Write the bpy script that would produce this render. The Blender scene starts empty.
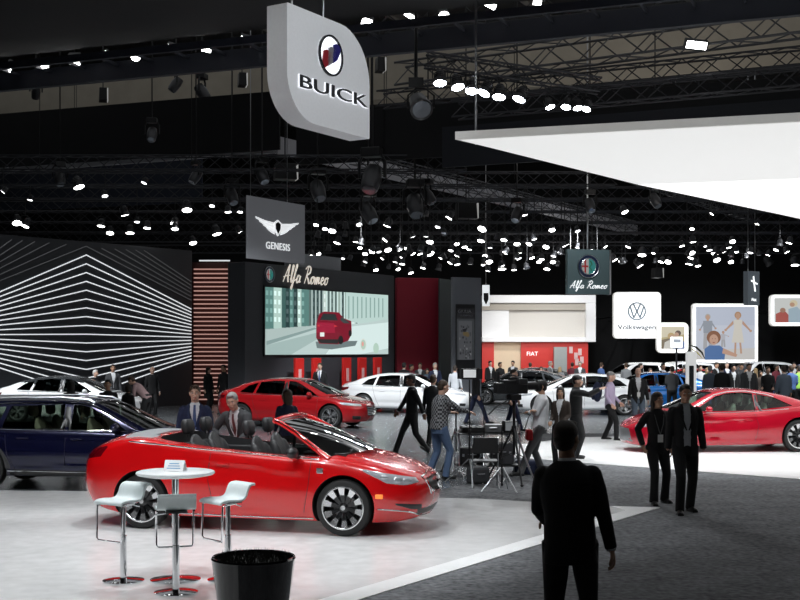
import bpy, bmesh, math, random
from mathutils import Vector, Matrix, Euler, noise
from mathutils.bvhtree import BVHTree

sc = bpy.context.scene
COL = sc.collection
PI = math.pi
R = math.radians
H = 2.30            # camera height
HOR = 350.0         # image row of the horizon
F = 1200.0          # focal length in pixels

# ------------------------------------------------------------------ camera
cam_d = bpy.data.cameras.new('camera')
cam = bpy.data.objects.new('camera', cam_d)
COL.objects.link(cam)
cam.location = (0, 0, H)
cam.rotation_euler = (R(90), 0, 0)
cam_d.sensor_width = 36.0
cam_d.lens = 36.0 * F / 800.0
cam_d.shift_y = (HOR - 300) / 800.0
cam_d.clip_end = 300
sc.camera = cam

# ------------------------------------------------------------------ world, exposure
w = bpy.data.worlds.new('hall_air')
sc.world = w
w.use_nodes = True
w.node_tree.nodes['Background'].inputs[0].default_value = (0.60, 0.68, 0.80, 1)
w.node_tree.nodes['Background'].inputs[1].default_value = 0.055
sc.view_settings.view_transform = 'Standard'
sc.view_settings.look = 'None'
sc.view_settings.exposure = 0.0
sc.view_settings.gamma = 1.0
sc.view_settings.use_curve_mapping = False

# ------------------------------------------------------------------ lights of the hall (rig spots above the stands, and added fills)
def spot(x, y, z, tx, ty, tz, watts, deg, col=(1, 1, 1), blend=0.5, size=0.25):
    d = bpy.data.lights.new('rig_and_fill_spot', 'SPOT')
    d.energy = watts; d.spot_size = R(deg); d.spot_blend = blend
    d.shadow_soft_size = size; d.color = col
    o = bpy.data.objects.new('rig_and_fill_spot', d)
    COL.objects.link(o)
    o.location = (x, y, z)
    o.rotation_euler = (Vector((tx, ty, tz)) - Vector((x, y, z))).to_track_quat('-Z', 'Y').to_euler()
    return o
def area(x, y, z, tx, ty, tz, watts, sx, sy, col=(1, 1, 1)):
    d = bpy.data.lights.new('added_fill_light', 'AREA')
    d.energy = watts; d.shape = 'RECTANGLE'; d.size = sx; d.size_y = sy; d.color = col
    o = bpy.data.objects.new('added_fill_light', d)
    COL.objects.link(o)
    o.location = (x, y, z)
    o.rotation_euler = (Vector((tx, ty, tz)) - Vector((x, y, z))).to_track_quat('-Z', 'Y').to_euler()
    return o
COOL = (0.93, 0.97, 1.0)
# the convertible's stand
spot(-5.5, 8.5, 8.6, -3.2, 14.5, .3, 1150, 50, COOL)
spot(-1.2, 9.0, 8.6, -1.2, 14.6, .4, 1100, 44, COOL)
spot(-7.0, 15.5, 8.6, -4.5, 13.5, .2, 900, 62, COOL)
spot(-2.5, 17.5, 8.8, -2.6, 14.2, .2, 1500, 52, COOL, .5, .12)
spot(-3.4, 12.6, 8.8, -3.2, 11.6, 0, 750, 60, COOL)
spot(1.0, 15.5, 8.8, 0.6, 16.0, 0, 500, 50, COOL)
# estate car and the cars behind
spot(-8.0, 13.5, 8.6, -7.0, 19.5, .5, 2400, 50, COOL)
spot(-13., 33., 7.2, -12., 37.5, .6, 4200, 62, COOL)
spot(-3.5, 28.5, 7.2, -3.0, 34.5, .5, 3600, 64, COOL)
spot(-1.0, 38.5, 7.2, -0.5, 43.5, .5, 3200, 64, COOL)
spot(3.5, 37.5, 7.2, 5.0, 42.0, .5, 3600, 66, COOL)
spot(7.0, 46., 7.2, 9.5, 54., .5, 4500, 80, COOL)
spot(14.5, 40., 7.2, 16., 47., .8, 4200, 80, COOL)
spot(16., 53., 7.0, 17., 61., .5, 4000, 80, COOL)
# camera crew and the aisle
spot(-.6, 15.5, 8.6, 1.5, 21.6, .9, 1500, 34, COOL)  # fill spot added to brighten the poorly lit crew
spot(4.5, 20.5, 8.6, 4.8, 22.3, 0, 900, 50, COOL)  # fill spot added to lift the dark carpet
spot(2.6, 30.0, 7.6, 2.6, 25.0, 0, 1500, 75, COOL)
# the coupe's stand under the white canopy
spot(8.4, 24.0, 5.9, 8.2, 26.6, 0, 850, 115, COOL, .9)
spot(5.6, 24.5, 5.9, 6.0, 26.0, 0, 800, 110, COOL, .9)
spot(10., 17., 8.5, 8.5, 26.2, .6, 1500, 40, COOL)
# weak general fill added high in the hall, without any fixture
area(0, 20, 14.0, 0, 20, 0, 620, 26, 30, COOL)
area(0, 52, 14.0, 0, 52, 0, 900, 40, 26, COOL)
# up-lights added to make the concrete girders visible
area(-8, 46, 9.0, -8, 53, 14.0, 20, 14, .6, (1, .93, .82))
area(8, 38, 9.0, 8, 45, 14.0, 110, 10, .6, (1, .95, .88))

# ------------------------------------------------------------------ helpers
def px(x, y, Y):
    """The point of the place that stands Y metres ahead at the photograph's pixel (x, y)."""
    return Vector(((x - 400) / F * Y, Y, H - (y - HOR) / F * Y))
def fl(x, y):
    Y = H * F / (y - HOR)
    return Vector(((x - 400) / F * Y, Y, 0))

MATS = {}
def mat(name, col, rough=.5, metal=0., var=.06, scale=18., bump=0., emis=None, es=0., coat=0., spec=.5, alpha=None):
    if name in MATS: return MATS[name]
    m = bpy.data.materials.new(name); m.use_nodes = True
    nt = m.node_tree; b = nt.nodes['Principled BSDF']
    b.inputs['Roughness'].default_value = rough
    b.inputs['Metallic'].default_value = metal
    b.inputs['Specular IOR Level'].default_value = spec
    if coat: b.inputs['Coat Weight'].default_value = coat; b.inputs['Coat Roughness'].default_value = .03
    c = (*col, 1)
    tc = nt.nodes.new('ShaderNodeTexCoord')
    nz = nt.nodes.new('ShaderNodeTexNoise'); nz.inputs['Scale'].default_value = scale; nz.inputs['Detail'].default_value = 4
    nt.links.new(tc.outputs['Object'], nz.inputs['Vector'])
    mx = nt.nodes.new('ShaderNodeMix'); mx.data_type = 'RGBA'
    mx.inputs[6].default_value = tuple(max(0, v * (1 - var)) for v in col) + (1,)
    mx.inputs[7].default_value = tuple(min(1, v * (1 + var)) for v in col) + (1,)
    nt.links.new(nz.outputs['Fac'], mx.inputs[0])
    nt.links.new(mx.outputs[2], b.inputs['Base Color'])
    if bump:
        bp = nt.nodes.new('ShaderNodeBump'); bp.inputs['Strength'].default_value = bump; bp.inputs['Distance'].default_value = .01
        nt.links.new(nz.outputs['Fac'], bp.inputs['Height']); nt.links.new(bp.outputs[0], b.inputs['Normal'])
    if emis is not None:
        b.inputs['Emission Color'].default_value = (*emis, 1); b.inputs['Emission Strength'].default_value = es
        if es > 1.5: m.cycles.emission_sampling = 'NONE'
    m.diffuse_color = c
    MATS[name] = m
    return m
def glass(name, tint=(.35, .4, .42), refl=.9):
    if name in MATS: return MATS[name]
    m = bpy.data.materials.new(name); m.use_nodes = True; nt = m.node_tree
    nt.nodes.clear()
    o = nt.nodes.new('ShaderNodeOutputMaterial'); mx = nt.nodes.new('ShaderNodeMixShader')
    t = nt.nodes.new('ShaderNodeBsdfTransparent'); t.inputs[0].default_value = (*tint, 1)
    g = nt.nodes.new('ShaderNodeBsdfGlossy'); g.inputs['Roughness'].default_value = .02; g.inputs[0].default_value = (refl, refl, refl, 1)
    f = nt.nodes.new('ShaderNodeFresnel'); f.inputs[0].default_value = 1.55
    nt.links.new(f.outputs[0], mx.inputs[0]); nt.links.new(t.outputs[0], mx.inputs[1]); nt.links.new(g.outputs[0], mx.inputs[2])
    nt.links.new(mx.outputs[0], o.inputs[0])
    MATS[name] = m
    return m
def vcol_mat(name, strength=None, rough=.5):
    """Colours held by the faces themselves: printed pictures (strength None) or a lit screen."""
    if name in MATS: return MATS[name]
    m = bpy.data.materials.new(name); m.use_nodes = True; nt = m.node_tree; b = nt.nodes['Principled BSDF']
    a = nt.nodes.new('ShaderNodeVertexColor'); a.layer_name = 'Col'
    if strength:
        b.inputs['Base Color'].default_value = (.01, .01, .01, 1)
        nt.links.new(a.outputs[0], b.inputs['Emission Color']); b.inputs['Emission Strength'].default_value = strength
    else:
        nt.links.new(a.outputs[0], b.inputs['Base Color'])
    b.inputs['Roughness'].default_value = rough
    MATS[name] = m
    return m

def tag(o, label=None, cat=None, group=None, kind=None):
    if label: o['label'] = label
    if cat: o['category'] = cat
    if group: o['group'] = group
    if kind: o['kind'] = kind
    return o
def empty(name, loc=(0, 0, 0), rz=0., label=None, cat=None, group=None, parent=None):
    o = bpy.data.objects.new(name, None); COL.objects.link(o)
    o.location = loc; o.rotation_euler = (0, 0, rz); o.empty_display_size = .1
    if parent: o.parent = parent
    tag(o, label, cat, group)
    return o
def link(name, me, parent=None, loc=(0, 0, 0), rot=(0, 0, 0)):
    o = bpy.data.objects.new(name, me); COL.objects.link(o)
    o.location = loc; o.rotation_euler = rot
    if parent: o.parent = parent
    return o
def kids(o): return [c for c in bpy.data.objects if c.parent == o]
def copy_tree(o, parent=None, children=None):
    if children is None:
        children = {}
        for c in bpy.data.objects:
            if c.parent: children.setdefault(c.parent.name, []).append(c)
    c = o.copy(); COL.objects.link(c)
    if parent: c.parent = parent
    for k in list(children.get(o.name, [])): copy_tree(k, c, children)
    return c

class MB:
    """Collects boxes, tubes, lathes, prisms; build() links them as one mesh object."""
    def __init__(s): s.v = []; s.f = []; s.m = []; s.c = []; s.cur = 0; s.col = (1, 1, 1)
    def add(s, vs, fs, mi=None):
        n = len(s.v); s.v += [tuple(v) for v in vs]
        for f in fs:
            s.f.append([i + n for i in f]); s.m.append(s.cur if mi is None else mi); s.c.append(s.col)
    def box(s, c, d, M=None, taper=1.):
        x, y, z = d[0] / 2, d[1] / 2, d[2] / 2
        vs = [Vector((sx * x * (taper if sz > 0 else 1), sy * y * (taper if sz > 0 else 1), sz * z)) for sz in (-1, 1) for sy in (-1, 1) for sx in (-1, 1)]
        if M: vs = [M @ v for v in vs]
        vs = [v + Vector(c) for v in vs]
        s.add(vs, [(0, 2, 3, 1), (4, 5, 7, 6), (0, 1, 5, 4), (2, 6, 7, 3), (0, 4, 6, 2), (1, 3, 7, 5)])
    def bar(s, a, b, w, h):
        a = Vector(a); b = Vector(b); d = b - a
        M = d.to_track_quat('X', 'Z').to_matrix()
        s.box((a + b) / 2, (d.length, w, h), M)
    def tube(s, pts, r, n=10, cap=True, flat=1.):
        pts = [Vector(p) for p in pts]; rs = r if isinstance(r, (list, tuple)) else [r] * len(pts)
        vs = []; up = Vector((0, 0, 1)); prev = None
        for i, p in enumerate(pts):
            a = pts[max(0, i - 1)]; b = pts[min(len(pts) - 1, i + 1)]
            t = (b - a).normalized()
            u = t.cross(up if prev is None else prev)
            if prev is None and u.length < .05: u = t.cross(Vector((1, 0, 0)))
            if prev is not None: u = prev - t * prev.dot(t)
            u.normalize(); w_ = t.cross(u); prev = u
            for k in range(n):
                q = 2 * PI * k / n
                vs.append(p + (u * math.cos(q) + w_ * math.sin(q) * flat) * rs[i])
        fs = [(i * n + k, i * n + (k + 1) % n, (i + 1) * n + (k + 1) % n, (i + 1) * n + k) for i in range(len(pts) - 1) for k in range(n)]
        if cap: fs += [tuple(range(n))[::-1], tuple((len(pts) - 1) * n + k for k in range(n))]
        s.add(vs, fs)
    def cyl(s, a, b, r, r2=None, n=16): s.tube([a, b], [r, r if r2 is None else r2], n)
    def lathe(s, prof, n=24, c=(0, 0, 0), axis='Z', cap=False, M=None, sy=1.):
        vs = []
        for r_, z in prof:
            for k in range(n):
                q = 2 * PI * k / n
                v = Vector((r_ * math.cos(q), r_ * math.sin(q) * sy, z))
                if axis == 'Y': v = Vector((v.x, v.z, v.y))
                if axis == 'X': v = Vector((v.z, v.x, v.y))
                if M: v = M @ v
                vs.append(v + Vector(c))
        m = len(prof)
        fs = [(i * n + k, i * n + (k + 1) % n, (i + 1) * n + (k + 1) % n, (i + 1) * n + k) for i in range(m - 1) for k in range(n)]
        if cap: fs += [tuple(range(n))[::-1], tuple((m - 1) * n + k for k in range(n))]
        s.add(vs, fs)
    def ell(s, c, r, M=None, nu=16, nv=10):
        vs = [Vector((0, 0, -r[2]))]; fs = []
        for i in range(1, nv):
            a = -PI / 2 + PI * i / nv
            for k in range(nu):
                q = 2 * PI * k / nu
                vs.append(Vector((r[0] * math.cos(a) * math.cos(q), r[1] * math.cos(a) * math.sin(q), r[2] * math.sin(a))))
        vs.append(Vector((0, 0, r[2])))
        for k in range(nu): fs.append((0, 1 + (k + 1) % nu, 1 + k))
        for i in range(nv - 2):
            for k in range(nu):
                fs.append((1 + i * nu + k, 1 + i * nu + (k + 1) % nu, 1 + (i + 1) * nu + (k + 1) % nu, 1 + (i + 1) * nu + k))
        l = len(vs) - 1
        for k in range(nu): fs.append((1 + (nv - 2) * nu + k, 1 + (nv - 2) * nu + (k + 1) % nu, l))
        if M: vs = [M @ v for v in vs]
        s.add([v + Vector(c) for v in vs], fs)
    def rings(s, secs, cap=True):
        n = len(secs[0]); vs = [p for q in secs for p in q]
        fs = [(i * n + k, i * n + (k + 1) % n, (i + 1) * n + (k + 1) % n, (i + 1) * n + k) for i in range(len(secs) - 1) for k in range(n)]
        if cap: fs += [tuple(range(n))[::-1], tuple((len(secs) - 1) * n + k for k in range(n))]
        s.add(vs, fs)
    def prism(s, poly, a, b, M=None):
        """poly: 2-D points (x, z); extruded along y from a to b; M maps to the place."""
        n = len(poly)
        vs = [Vector((p[0], a, p[1])) for p in poly] + [Vector((p[0], b, p[1])) for p in poly]
        if M: vs = [M @ v for v in vs]
        ar = sum(poly[i][0] * poly[(i + 1) % n][1] - poly[(i + 1) % n][0] * poly[i][1] for i in range(n))
        fr = tuple(range(n)); bk = tuple(range(n, 2 * n))[::-1]
        sd = [(i, (i + 1) % n, (i + 1) % n + n, i + n) for i in range(n)]
        if (ar > 0) == (b > a):
            fs = [fr, bk] + [t[::-1] for t in sd]
        else:
            fs = [fr[::-1], bk[::-1]] + sd
        s.add(vs, fs)
    def mesh(s, name, mats, smooth=None, colors=False):
        me = bpy.data.meshes.new(name); me.from_pydata(s.v, [], s.f)
        for m in (mats if isinstance(mats, (list, tuple)) else [mats]): me.materials.append(m)
        me.polygons.foreach_set('material_index', s.m)
        if colors:
            ca = me.color_attributes.new('Col', 'FLOAT_COLOR', 'CORNER')
            for p, c in zip(me.polygons, s.c):
                for li in p.loop_indices: ca.data[li].color = (*c, 1)
        if smooth is not None:
            me.polygons.foreach_set('use_smooth', [True] * len(me.polygons))
            me.set_sharp_from_angle(angle=R(smooth))
        me.update()
        return me
    def build(s, name, mats, parent=None, smooth=None, loc=(0, 0, 0), rot=(0, 0, 0), bevel=0., colors=False):
        me = s.mesh(name, mats, smooth, colors)
        o = link(name, me, parent, loc, rot)
        if bevel:
            bv = o.modifiers.new('bevel', 'BEVEL'); bv.width = bevel; bv.segments = 2; bv.limit_method = 'ANGLE'
        return o

def baked(o):
    """Apply o's modifiers by evaluating it."""
    dg = bpy.context.evaluated_depsgraph_get(); dg.update()
    me = bpy.data.meshes.new_from_object(o.evaluated_get(dg))
    old = o.data; o.modifiers.clear(); o.data = me; me.name = old.name
    if old.users == 0: bpy.data.meshes.remove(old)
    return o
def remesh(mb, size, smooth_it=2):
    """One continuous surface grown over the overlapping shapes of mb; returns the mesh."""
    me = mb.mesh('tmp', []); o = link('tmp', me)
    r = o.modifiers.new('r', 'REMESH'); r.mode = 'VOXEL'; r.voxel_size = size; r.use_smooth_shade = True
    if smooth_it:
        q = o.modifiers.new('s', 'SMOOTH'); q.iterations = smooth_it; q.factor = .5
    baked(o); me = o.data; bpy.data.objects.remove(o)
    me.materials.clear()
    return me
def boolean(o, cutter, op='DIFFERENCE'):
    bm = bmesh.new(); bm.from_mesh(cutter.data); bmesh.ops.recalc_face_normals(bm, faces=bm.faces); bm.to_mesh(cutter.data); bm.free()
    m = o.modifiers.new('b', 'BOOLEAN'); m.object = cutter; m.operation = op; m.solver = 'EXACT'
    try: m.material_mode = 'TRANSFER'
    except Exception: pass
    baked(o)
    bpy.data.objects.remove(cutter)
def text_mesh(txt, size, depth=.01, shear=0., sx=1., space=1., bold=0.):
    c = bpy.data.curves.new('t', 'FONT'); c.body = txt; c.size = size; c.extrude = depth; c.shear = shear
    c.align_x = 'CENTER'; c.align_y = 'CENTER'; c.space_character = space; c.offset = bold; c.resolution_u = 4
    o = bpy.data.objects.new('t', c); COL.objects.link(o)
    dg = bpy.context.evaluated_depsgraph_get(); dg.update()
    me = bpy.data.meshes.new_from_object(o.evaluated_get(dg))
    bpy.data.objects.remove(o); bpy.data.curves.remove(c)
    for v in me.vertices: v.co.x *= sx
    me.materials.clear()
    return me
def text(name, txt, size, m, parent, loc, rot=(R(90), 0, 0), **kw):
    me = text_mesh(txt, size, **kw); me.materials.append(m)
    return link(name, me, parent, loc, rot)
def catmull(keys, n):
    """keys: list of tuples; n samples per span."""
    out = []; k = [keys[0]] + list(keys) + [keys[-1]]
    for i in range(1, len(k) - 2):
        for j in range(n):
            t = j / n
            out.append(tuple(.5 * ((2 * b) + (-a + c) * t + (2 * a - 5 * b + 4 * c - d) * t * t + (-a + 3 * b - 3 * c + d) * t ** 3)
                             for a, b, c, d in zip(k[i - 1], k[i], k[i + 1], k[i + 2])))
    out.append(tuple(keys[-1])); return out
def lut(keys):
    """Monotone smooth interpolation through (x, v) keys."""
    xs = [k[0] for k in keys]; vs = [k[1] for k in keys]; n = len(keys)
    d = [(vs[i + 1] - vs[i]) / (xs[i + 1] - xs[i]) for i in range(n - 1)]
    m = [d[0]] + [0 if d[i - 1] * d[i] <= 0 else 2 * d[i - 1] * d[i] / (d[i - 1] + d[i]) for i in range(1, n - 1)] + [d[-1]] if n > 2 else [d[0], d[0]]
    def f(x):
        if x <= xs[0]: return vs[0]
        if x >= xs[-1]: return vs[-1]
        for i in range(n - 1):
            if x <= xs[i + 1]:
                h = xs[i + 1] - xs[i]; t = (x - xs[i]) / h
                return ((2 * t ** 3 - 3 * t * t + 1) * vs[i] + (t ** 3 - 2 * t * t + t) * h * m[i] + (-2 * t ** 3 + 3 * t * t) * vs[i + 1] + (t ** 3 - t * t) * h * m[i + 1])
    return f

# ------------------------------------------------------------------ shared materials
M_black = mat('black_metal', (.012, .012, .013), .45, .3)
M_dark = mat('dark_fabric_masking', (.006, .006, .007), .9)
M_chrome = mat('polished_chrome', (.82, .83, .85), .08, 1., .02)
M_alu = mat('brushed_aluminium', (.55, .56, .58), .3, 1.)
M_rubber = mat('tyre_rubber', (.012, .012, .012), .6, 0, .15, 60)
M_plastic = mat('black_plastic', (.015, .015, .016), .4)
M_white = mat('white_gloss_panel', (.80, .81, .82), .35, 0, .02)
M_lens = mat('lit_lamp_lens', (1, 1, 1), .3, emis=(1, 1, .98), es=14.)
M_lens_dim = mat('glowing_lamp_lens', (1, 1, 1), .3, emis=(.95, .97, 1), es=5.)
M_lens_off = mat('unlit_lamp_lens', (.3, .32, .35), .1, .6)
# ------------------------------------------------------------------ floor
def floor_mat(name, c1, c2, rough, sc_, bump=.2, spec=.5, big=1.):
    m = bpy.data.materials.new(name); m.use_nodes = True; nt = m.node_tree; b = nt.nodes['Principled BSDF']
    tc = nt.nodes.new('ShaderNodeTexCoord')
    n1 = nt.nodes.new('ShaderNodeTexNoise'); n1.inputs['Scale'].default_value = sc_; n1.inputs['Detail'].default_value = 6
    n2 = nt.nodes.new('ShaderNodeTexNoise'); n2.inputs['Scale'].default_value = big
    nt.links.new(tc.outputs['Object'], n1.inputs['Vector']); nt.links.new(tc.outputs['Object'], n2.inputs['Vector'])
    a = nt.nodes.new('ShaderNodeMath'); a.operation = 'MULTIPLY_ADD'; a.inputs[1].default_value = .4
    nt.links.new(n2.outputs['Fac'], a.inputs[0]); nt.links.new(n1.outputs['Fac'], a.inputs[2])
    cr = nt.nodes.new('ShaderNodeValToRGB'); cr.color_ramp.elements[0].position = .45; cr.color_ramp.elements[1].position = .95
    cr.color_ramp.elements[0].color = (*c1, 1); cr.color_ramp.elements[1].color = (*c2, 1)
    nt.links.new(a.outputs[0], cr.inputs[0]); nt.links.new(cr.outputs[0], b.inputs['Base Color'])
    b.inputs['Roughness'].default_value = rough; b.inputs['Specular IOR Level'].default_value = spec
    bp = nt.nodes.new('ShaderNodeBump'); bp.inputs['Strength'].default_value = bump; bp.inputs['Distance'].default_value = .004
    nt.links.new(n1.outputs['Fac'], bp.inputs['Height']); nt.links.new(bp.outputs[0], b.inputs['Normal'])
    return m
M_carpet = floor_mat('grey_aisle_carpet', (.07, .072, .076), (.26, .265, .275), .95, 14, .35, .1, 2.2)
M_wfloor = floor_mat('pale_stand_floor', (.66, .655, .65), (.80, .795, .79), .22, 5, .03, .4, .6)
M_wfloor_edge = floor_mat('white_floor_border', (.78, .78, .77), (.86, .86, .85), .4, 5, .03, .3, .6)
M_gfloor = floor_mat('glossy_grey_floor', (.10, .11, .12), (.16, .17, .18), .22, 3, .0, .5, .5)

def slab(name, poly, z0, z1, m, kind='structure'):
    b = MB(); n = len(poly)
    vs = [(x, y, z0) for x, y in poly] + [(x, y, z1) for x, y in poly]
    b.add(vs, [tuple(range(n))[::-1], tuple(range(n, 2 * n))] + [(i, (i + 1) % n, (i + 1) % n + n, i + n) for i in range(n)])
    o = b.build(name, m); tag(o, kind=kind); return o
slab('floor', [(-34, -6), (34, -6), (34, 80), (-34, 80)], -.10, 0, M_carpet)
E0 = Vector((-.368, 11.04)); E1 = Vector((3.785, 17.47)); ed = (E1 - E0).normalized()
A = E0 - ed * 9
slab('floor.001', [(-14, A.y), (A.x - .36, A.y), (E1.x - .55, E1.y - .30), (3.1, 17.62), (1.2, 18.5), (-3.5, 19.35), (-14, 20.2)], -.02, .008, M_wfloor)
slab('floor.002', [(A.x - .36, A.y), (A.x, A.y), (E1.x, E1.y), (3.1, 17.62), (E1.x - .55, E1.y - .30)], -.02, .010, M_wfloor_edge)
slab('floor.003', [(-30, 20.2), (-14, 20.2), (-3.5, 19.35), (.2, 18.8), (1.6, 21.5), (3.4, 29.5), (4.0, 36), (6, 50), (-30, 50)], -.02, .006, M_gfloor)
slab('floor.004', [(1.2, 26.9), (3.9, 24.2), (7.1, 21.3), (14, 15.2), (22, 22), (14, 33), (4.6, 31.5), (3.4, 29.8)], -.02, .012, M_wfloor_edge)
slab('floor.005', [(3.9, 33), (14, 33.5), (26, 33), (26, 78), (6.2, 78), (6, 50)], -.02, .006, M_gfloor)

# ------------------------------------------------------------------ hall shell
M_ceil = mat('dark_roof_deck', (.03, .028, .026), .9, 0, .3, 2)
M_conc = mat('warm_concrete_girder', (.30, .27, .22), .9, 0, .18, 1.5, .3)
M_hwall = mat('black_hall_wall', (.008, .008, .009), .9, 0, .2, 3)
def vwall(name, a, b, z0, z1, t, m, kind='structure', **kw):
    a = Vector(a); b = Vector(b); d = (b - a).normalized(); n = Vector((-d.y, d.x)) * t
    return slab(name, [(a.x, a.y), (b.x, b.y), (b.x + n.x, b.y + n.y), (a.x + n.x, a.y + n.y)], z0, z1, m, kind)
vwall('wall_back', (-34, 79), (34, 79), 0, 17, .3, M_hwall)
vwall('wall_left', (-34, -6), (-34, 79.3), 0, 17, .3, M_hwall)
vwall('wall_right', (34, 79.3), (34, -6), 0, 17, .3, M_hwall)
vwall('wall_front', (34, -6), (-34, -6), 0, 17, .3, M_hwall)
slab('ceiling', [(-34, -6), (34, -6), (34, 79), (-34, 79)], 17, 17.2, M_ceil)
# concrete girder across the hall, and roof beams
def beam(name, a, b, z0, z1, t, m): return vwall(name, a, b, z0, z1, t, m)
beam('ceiling_beam', (-33, 58.9), (30, 34.6), 12.0, 13.9, .8, M_conc)
beam('ceiling_beam.001', (-33, 46), (33, 20.6), 14.6, 15.6, .5, mat('dim_red_steel', (.12, .03, .02), .7))
M_steel = mat('roof_steel', (.16, .15, .14), .7, .2)
for k in range(9):
    x0 = -30 + k * 6.2
    beam('ceiling_beam.%03d' % (k + 2), (x0, 8), (x0 + 27, 52), 15.2, 15.7, .3, M_steel)

# masking panels: black soffit above the stand, black drapes behind it
u1 = Vector((-2.6, 1)).normalized()
M_soffit = mat('black_soffit_fabric', (.016, .016, .017), .85, 0, .1, 4)
S0 = Vector((-9.2, 27.5)); S1 = Vector((2.5, 23.0))
sd = (S1 - S0).normalized(); P0 = S0 - sd * 16; P1 = S1 + sd * 3.1
nrm = Vector((-.4, -.92))
so = slab('soffit_panel', [(P0.x, P0.y), (P0.x - 5, P0.y - 14), (P1.x - 5, P1.y - 14), (P1.x, P1.y)], 9.0, 9.12, M_soffit, 'structure'); so.name = 'ceiling.001'
dr = vwall('masking_drape', (-33, 50.5), (-4, 39.8), 8.95, 10.9, .08, M_dark); dr.name = 'wall_drape'
dr = vwall('masking_drape', (-33, 62.5), (-9, 54.5), 9.0, 11.2, .08, mat('navy_masking_drape', (.015, .02, .035), .9)); dr.name = 'wall_drape.001'
# dark fascia ring of the next stand
M_fascia = mat('charcoal_fascia', (.38, .38, .40), .7)
fr = empty('overhead_fascia', (-4.2, 40.2, 8.9), 0, 'dark fascia band running back overhead from behind the large hanging sign', 'fascia')
for nm, (dx, dy), ln in (('fascia_panel', (.616, 1), 34), ('fascia_panel', (-1, .43), 19)):
    d = Vector((dx, dy)).normalized(); b = MB()
    b.bar((0, 0, .29), (d.x * ln, d.y * ln, .29), .12, .58)
    b.build(nm, M_fascia, fr)
bm2 = vwall('x', (1.2, 34.2), (33, 20.2), 7.5, 8.65, .1, mat('blue_black_band', (.012, .014, .02), .8)); bm2.name = 'wall_drape.002'
bm2 = vwall('x', (-3.2, 37), (26, 26.5), 8.0, 9.6, .1, M_dark); bm2.name = 'wall_drape.003'

# ------------------------------------------------------------------ white canopy over the coupe
M_lum = mat('luminous_stretch_ceiling', (.3, .3, .3), .6, emis=(.97, .98, .97), es=.74)
M_lum2 = mat('bright_luminous_ceiling', (.3, .3, .3), .6, emis=(1, 1, 1), es=1.05)
M_cside = mat('grey_edge_glow', (.42, .42, .41), .6, emis=(1, 1, .97), es=.24)  # edge is no lamp; a glow is added to lighten its unlit face
cn = empty('canopy', (.97, 21.1, 6.0), 0, 'large white luminous ceiling canopy hanging over the red coupe', 'canopy')
def cpoly(name, pts, z0, z1, m):
    b = MB(); n = len(pts); pts = [(x - .97, y - 21.1) for x, y in pts]
    b.add([(x, y, z0) for x, y in pts] + [(x, y, z1) for x, y in pts],
          [tuple(range(n))[::-1], tuple(range(n, 2 * n))] + [(i, (i + 1) % n, (i + 1) % n + n, i + n) for i in range(n)])
    return b.build(name, m, cn)
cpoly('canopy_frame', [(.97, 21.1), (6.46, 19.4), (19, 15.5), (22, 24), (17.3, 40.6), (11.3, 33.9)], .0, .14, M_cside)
cpoly('light_panel', [(1.08, 21.12), (6.46, 19.48), (19, 15.6), (21.5, 22.1), (8.2, 25.9), (5.3, 26.75)], -.012, .0, M_lum)
cpoly('light_panel', [(5.3, 26.75), (8.2, 25.9), (21.5, 22.1), (21.8, 24), (17.3, 40.4), (11.3, 33.75)], -.014, .0, M_lum2)
b = MB(); q = px(478, 132, 21.6); b.cyl((q.x - .97, q.y - 21.1 + .6, .1), (q.x - .97, q.y - 21.1 + .6, 10.99), .02); b.build('suspension_cable', M_alu, cn); b = MB()
b.cyl((8, 4, .1), (8, 4, 10.99), .02); b.build('suspension_cable', M_alu, cn)

# ------------------------------------------------------------------ trusses
def truss(a, b, sz=.5, m=None, label='', group=None, r=.028, bays=None, chains=True):
    a = Vector(a); b = Vector(b); L = (b - a).length; d = (b - a).normalized()
    s_ = d.cross(Vector((0, 0, 1))).normalized(); up = s_.cross(d).normalized()
    o = empty('lighting_truss', a, 0, label, 'truss', group)
    mb = MB(); n = bays or max(3, int(L / (sz * 1.15)))
    cor = [s_ * sx * sz / 2 + up * sz_ * sz / 2 for sx, sz_ in ((-1, -1), (1, -1), (1, 1), (-1, 1))]
    for c in cor: mb.tube([c, d * L + c], r, 5)
    for k in range(4):
        c0, c1 = cor[k], cor[(k + 1) % 4]
        for i in range(n):
            p, q_ = (c0, c1) if i % 2 == 0 else (c1, c0)
            mb.tube([d * (L * i / n) + p, d * (L * (i + 1) / n) + q_], r * .55, 4, False)
    me = mb.mesh('lighting_truss', m or M_black)
    link('truss_frame', me, o)
    for f_ in ((.15, .5, .85) if chains else ()):
        q_ = d * (L * f_); cb = MB(); cb.cyl((q_.x, q_.y, q_.z), (q_.x, q_.y, 16.99 - a.z), .012, n=4); cb.build('hoist_chain', M_black, o)
    return o
M_truss = mat('dull_truss_alu', (.10, .10, .105), .5, .7)
M_truss2 = mat('dark_truss', (.045, .045, .05), .5, .6)
def tp(x0, y0, x1, y1, z, sz, m, label, group=None, r=.028):
    """A level truss at height z whose ends show at two pixels."""
    Y0 = (z - H) * F / (350 - y0); Y1 = (z - H) * F / (350 - y1)
    return truss(px(x0, y0, Y0), px(x1, y1, Y1), sz, m, label, group, r, chains=z > 11)
tp(400, 76, 860, 14, 10.0, .62, M_truss, 'upper aluminium box truss crossing above the white canopy', r=.035)
tp(380, 100, 900, 47, 9.3, .42, M_truss2, 'dark truss crossing beneath the upper box truss above the canopy')
tp(455, 110, 900, 68, 8.75, .45, M_truss2, 'lowest dark truss running just above the white canopy')
tp(380, 20, 900, -35, 11.3, .6, M_truss2, 'topmost dark truss under the roof at the upper edge')

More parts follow.
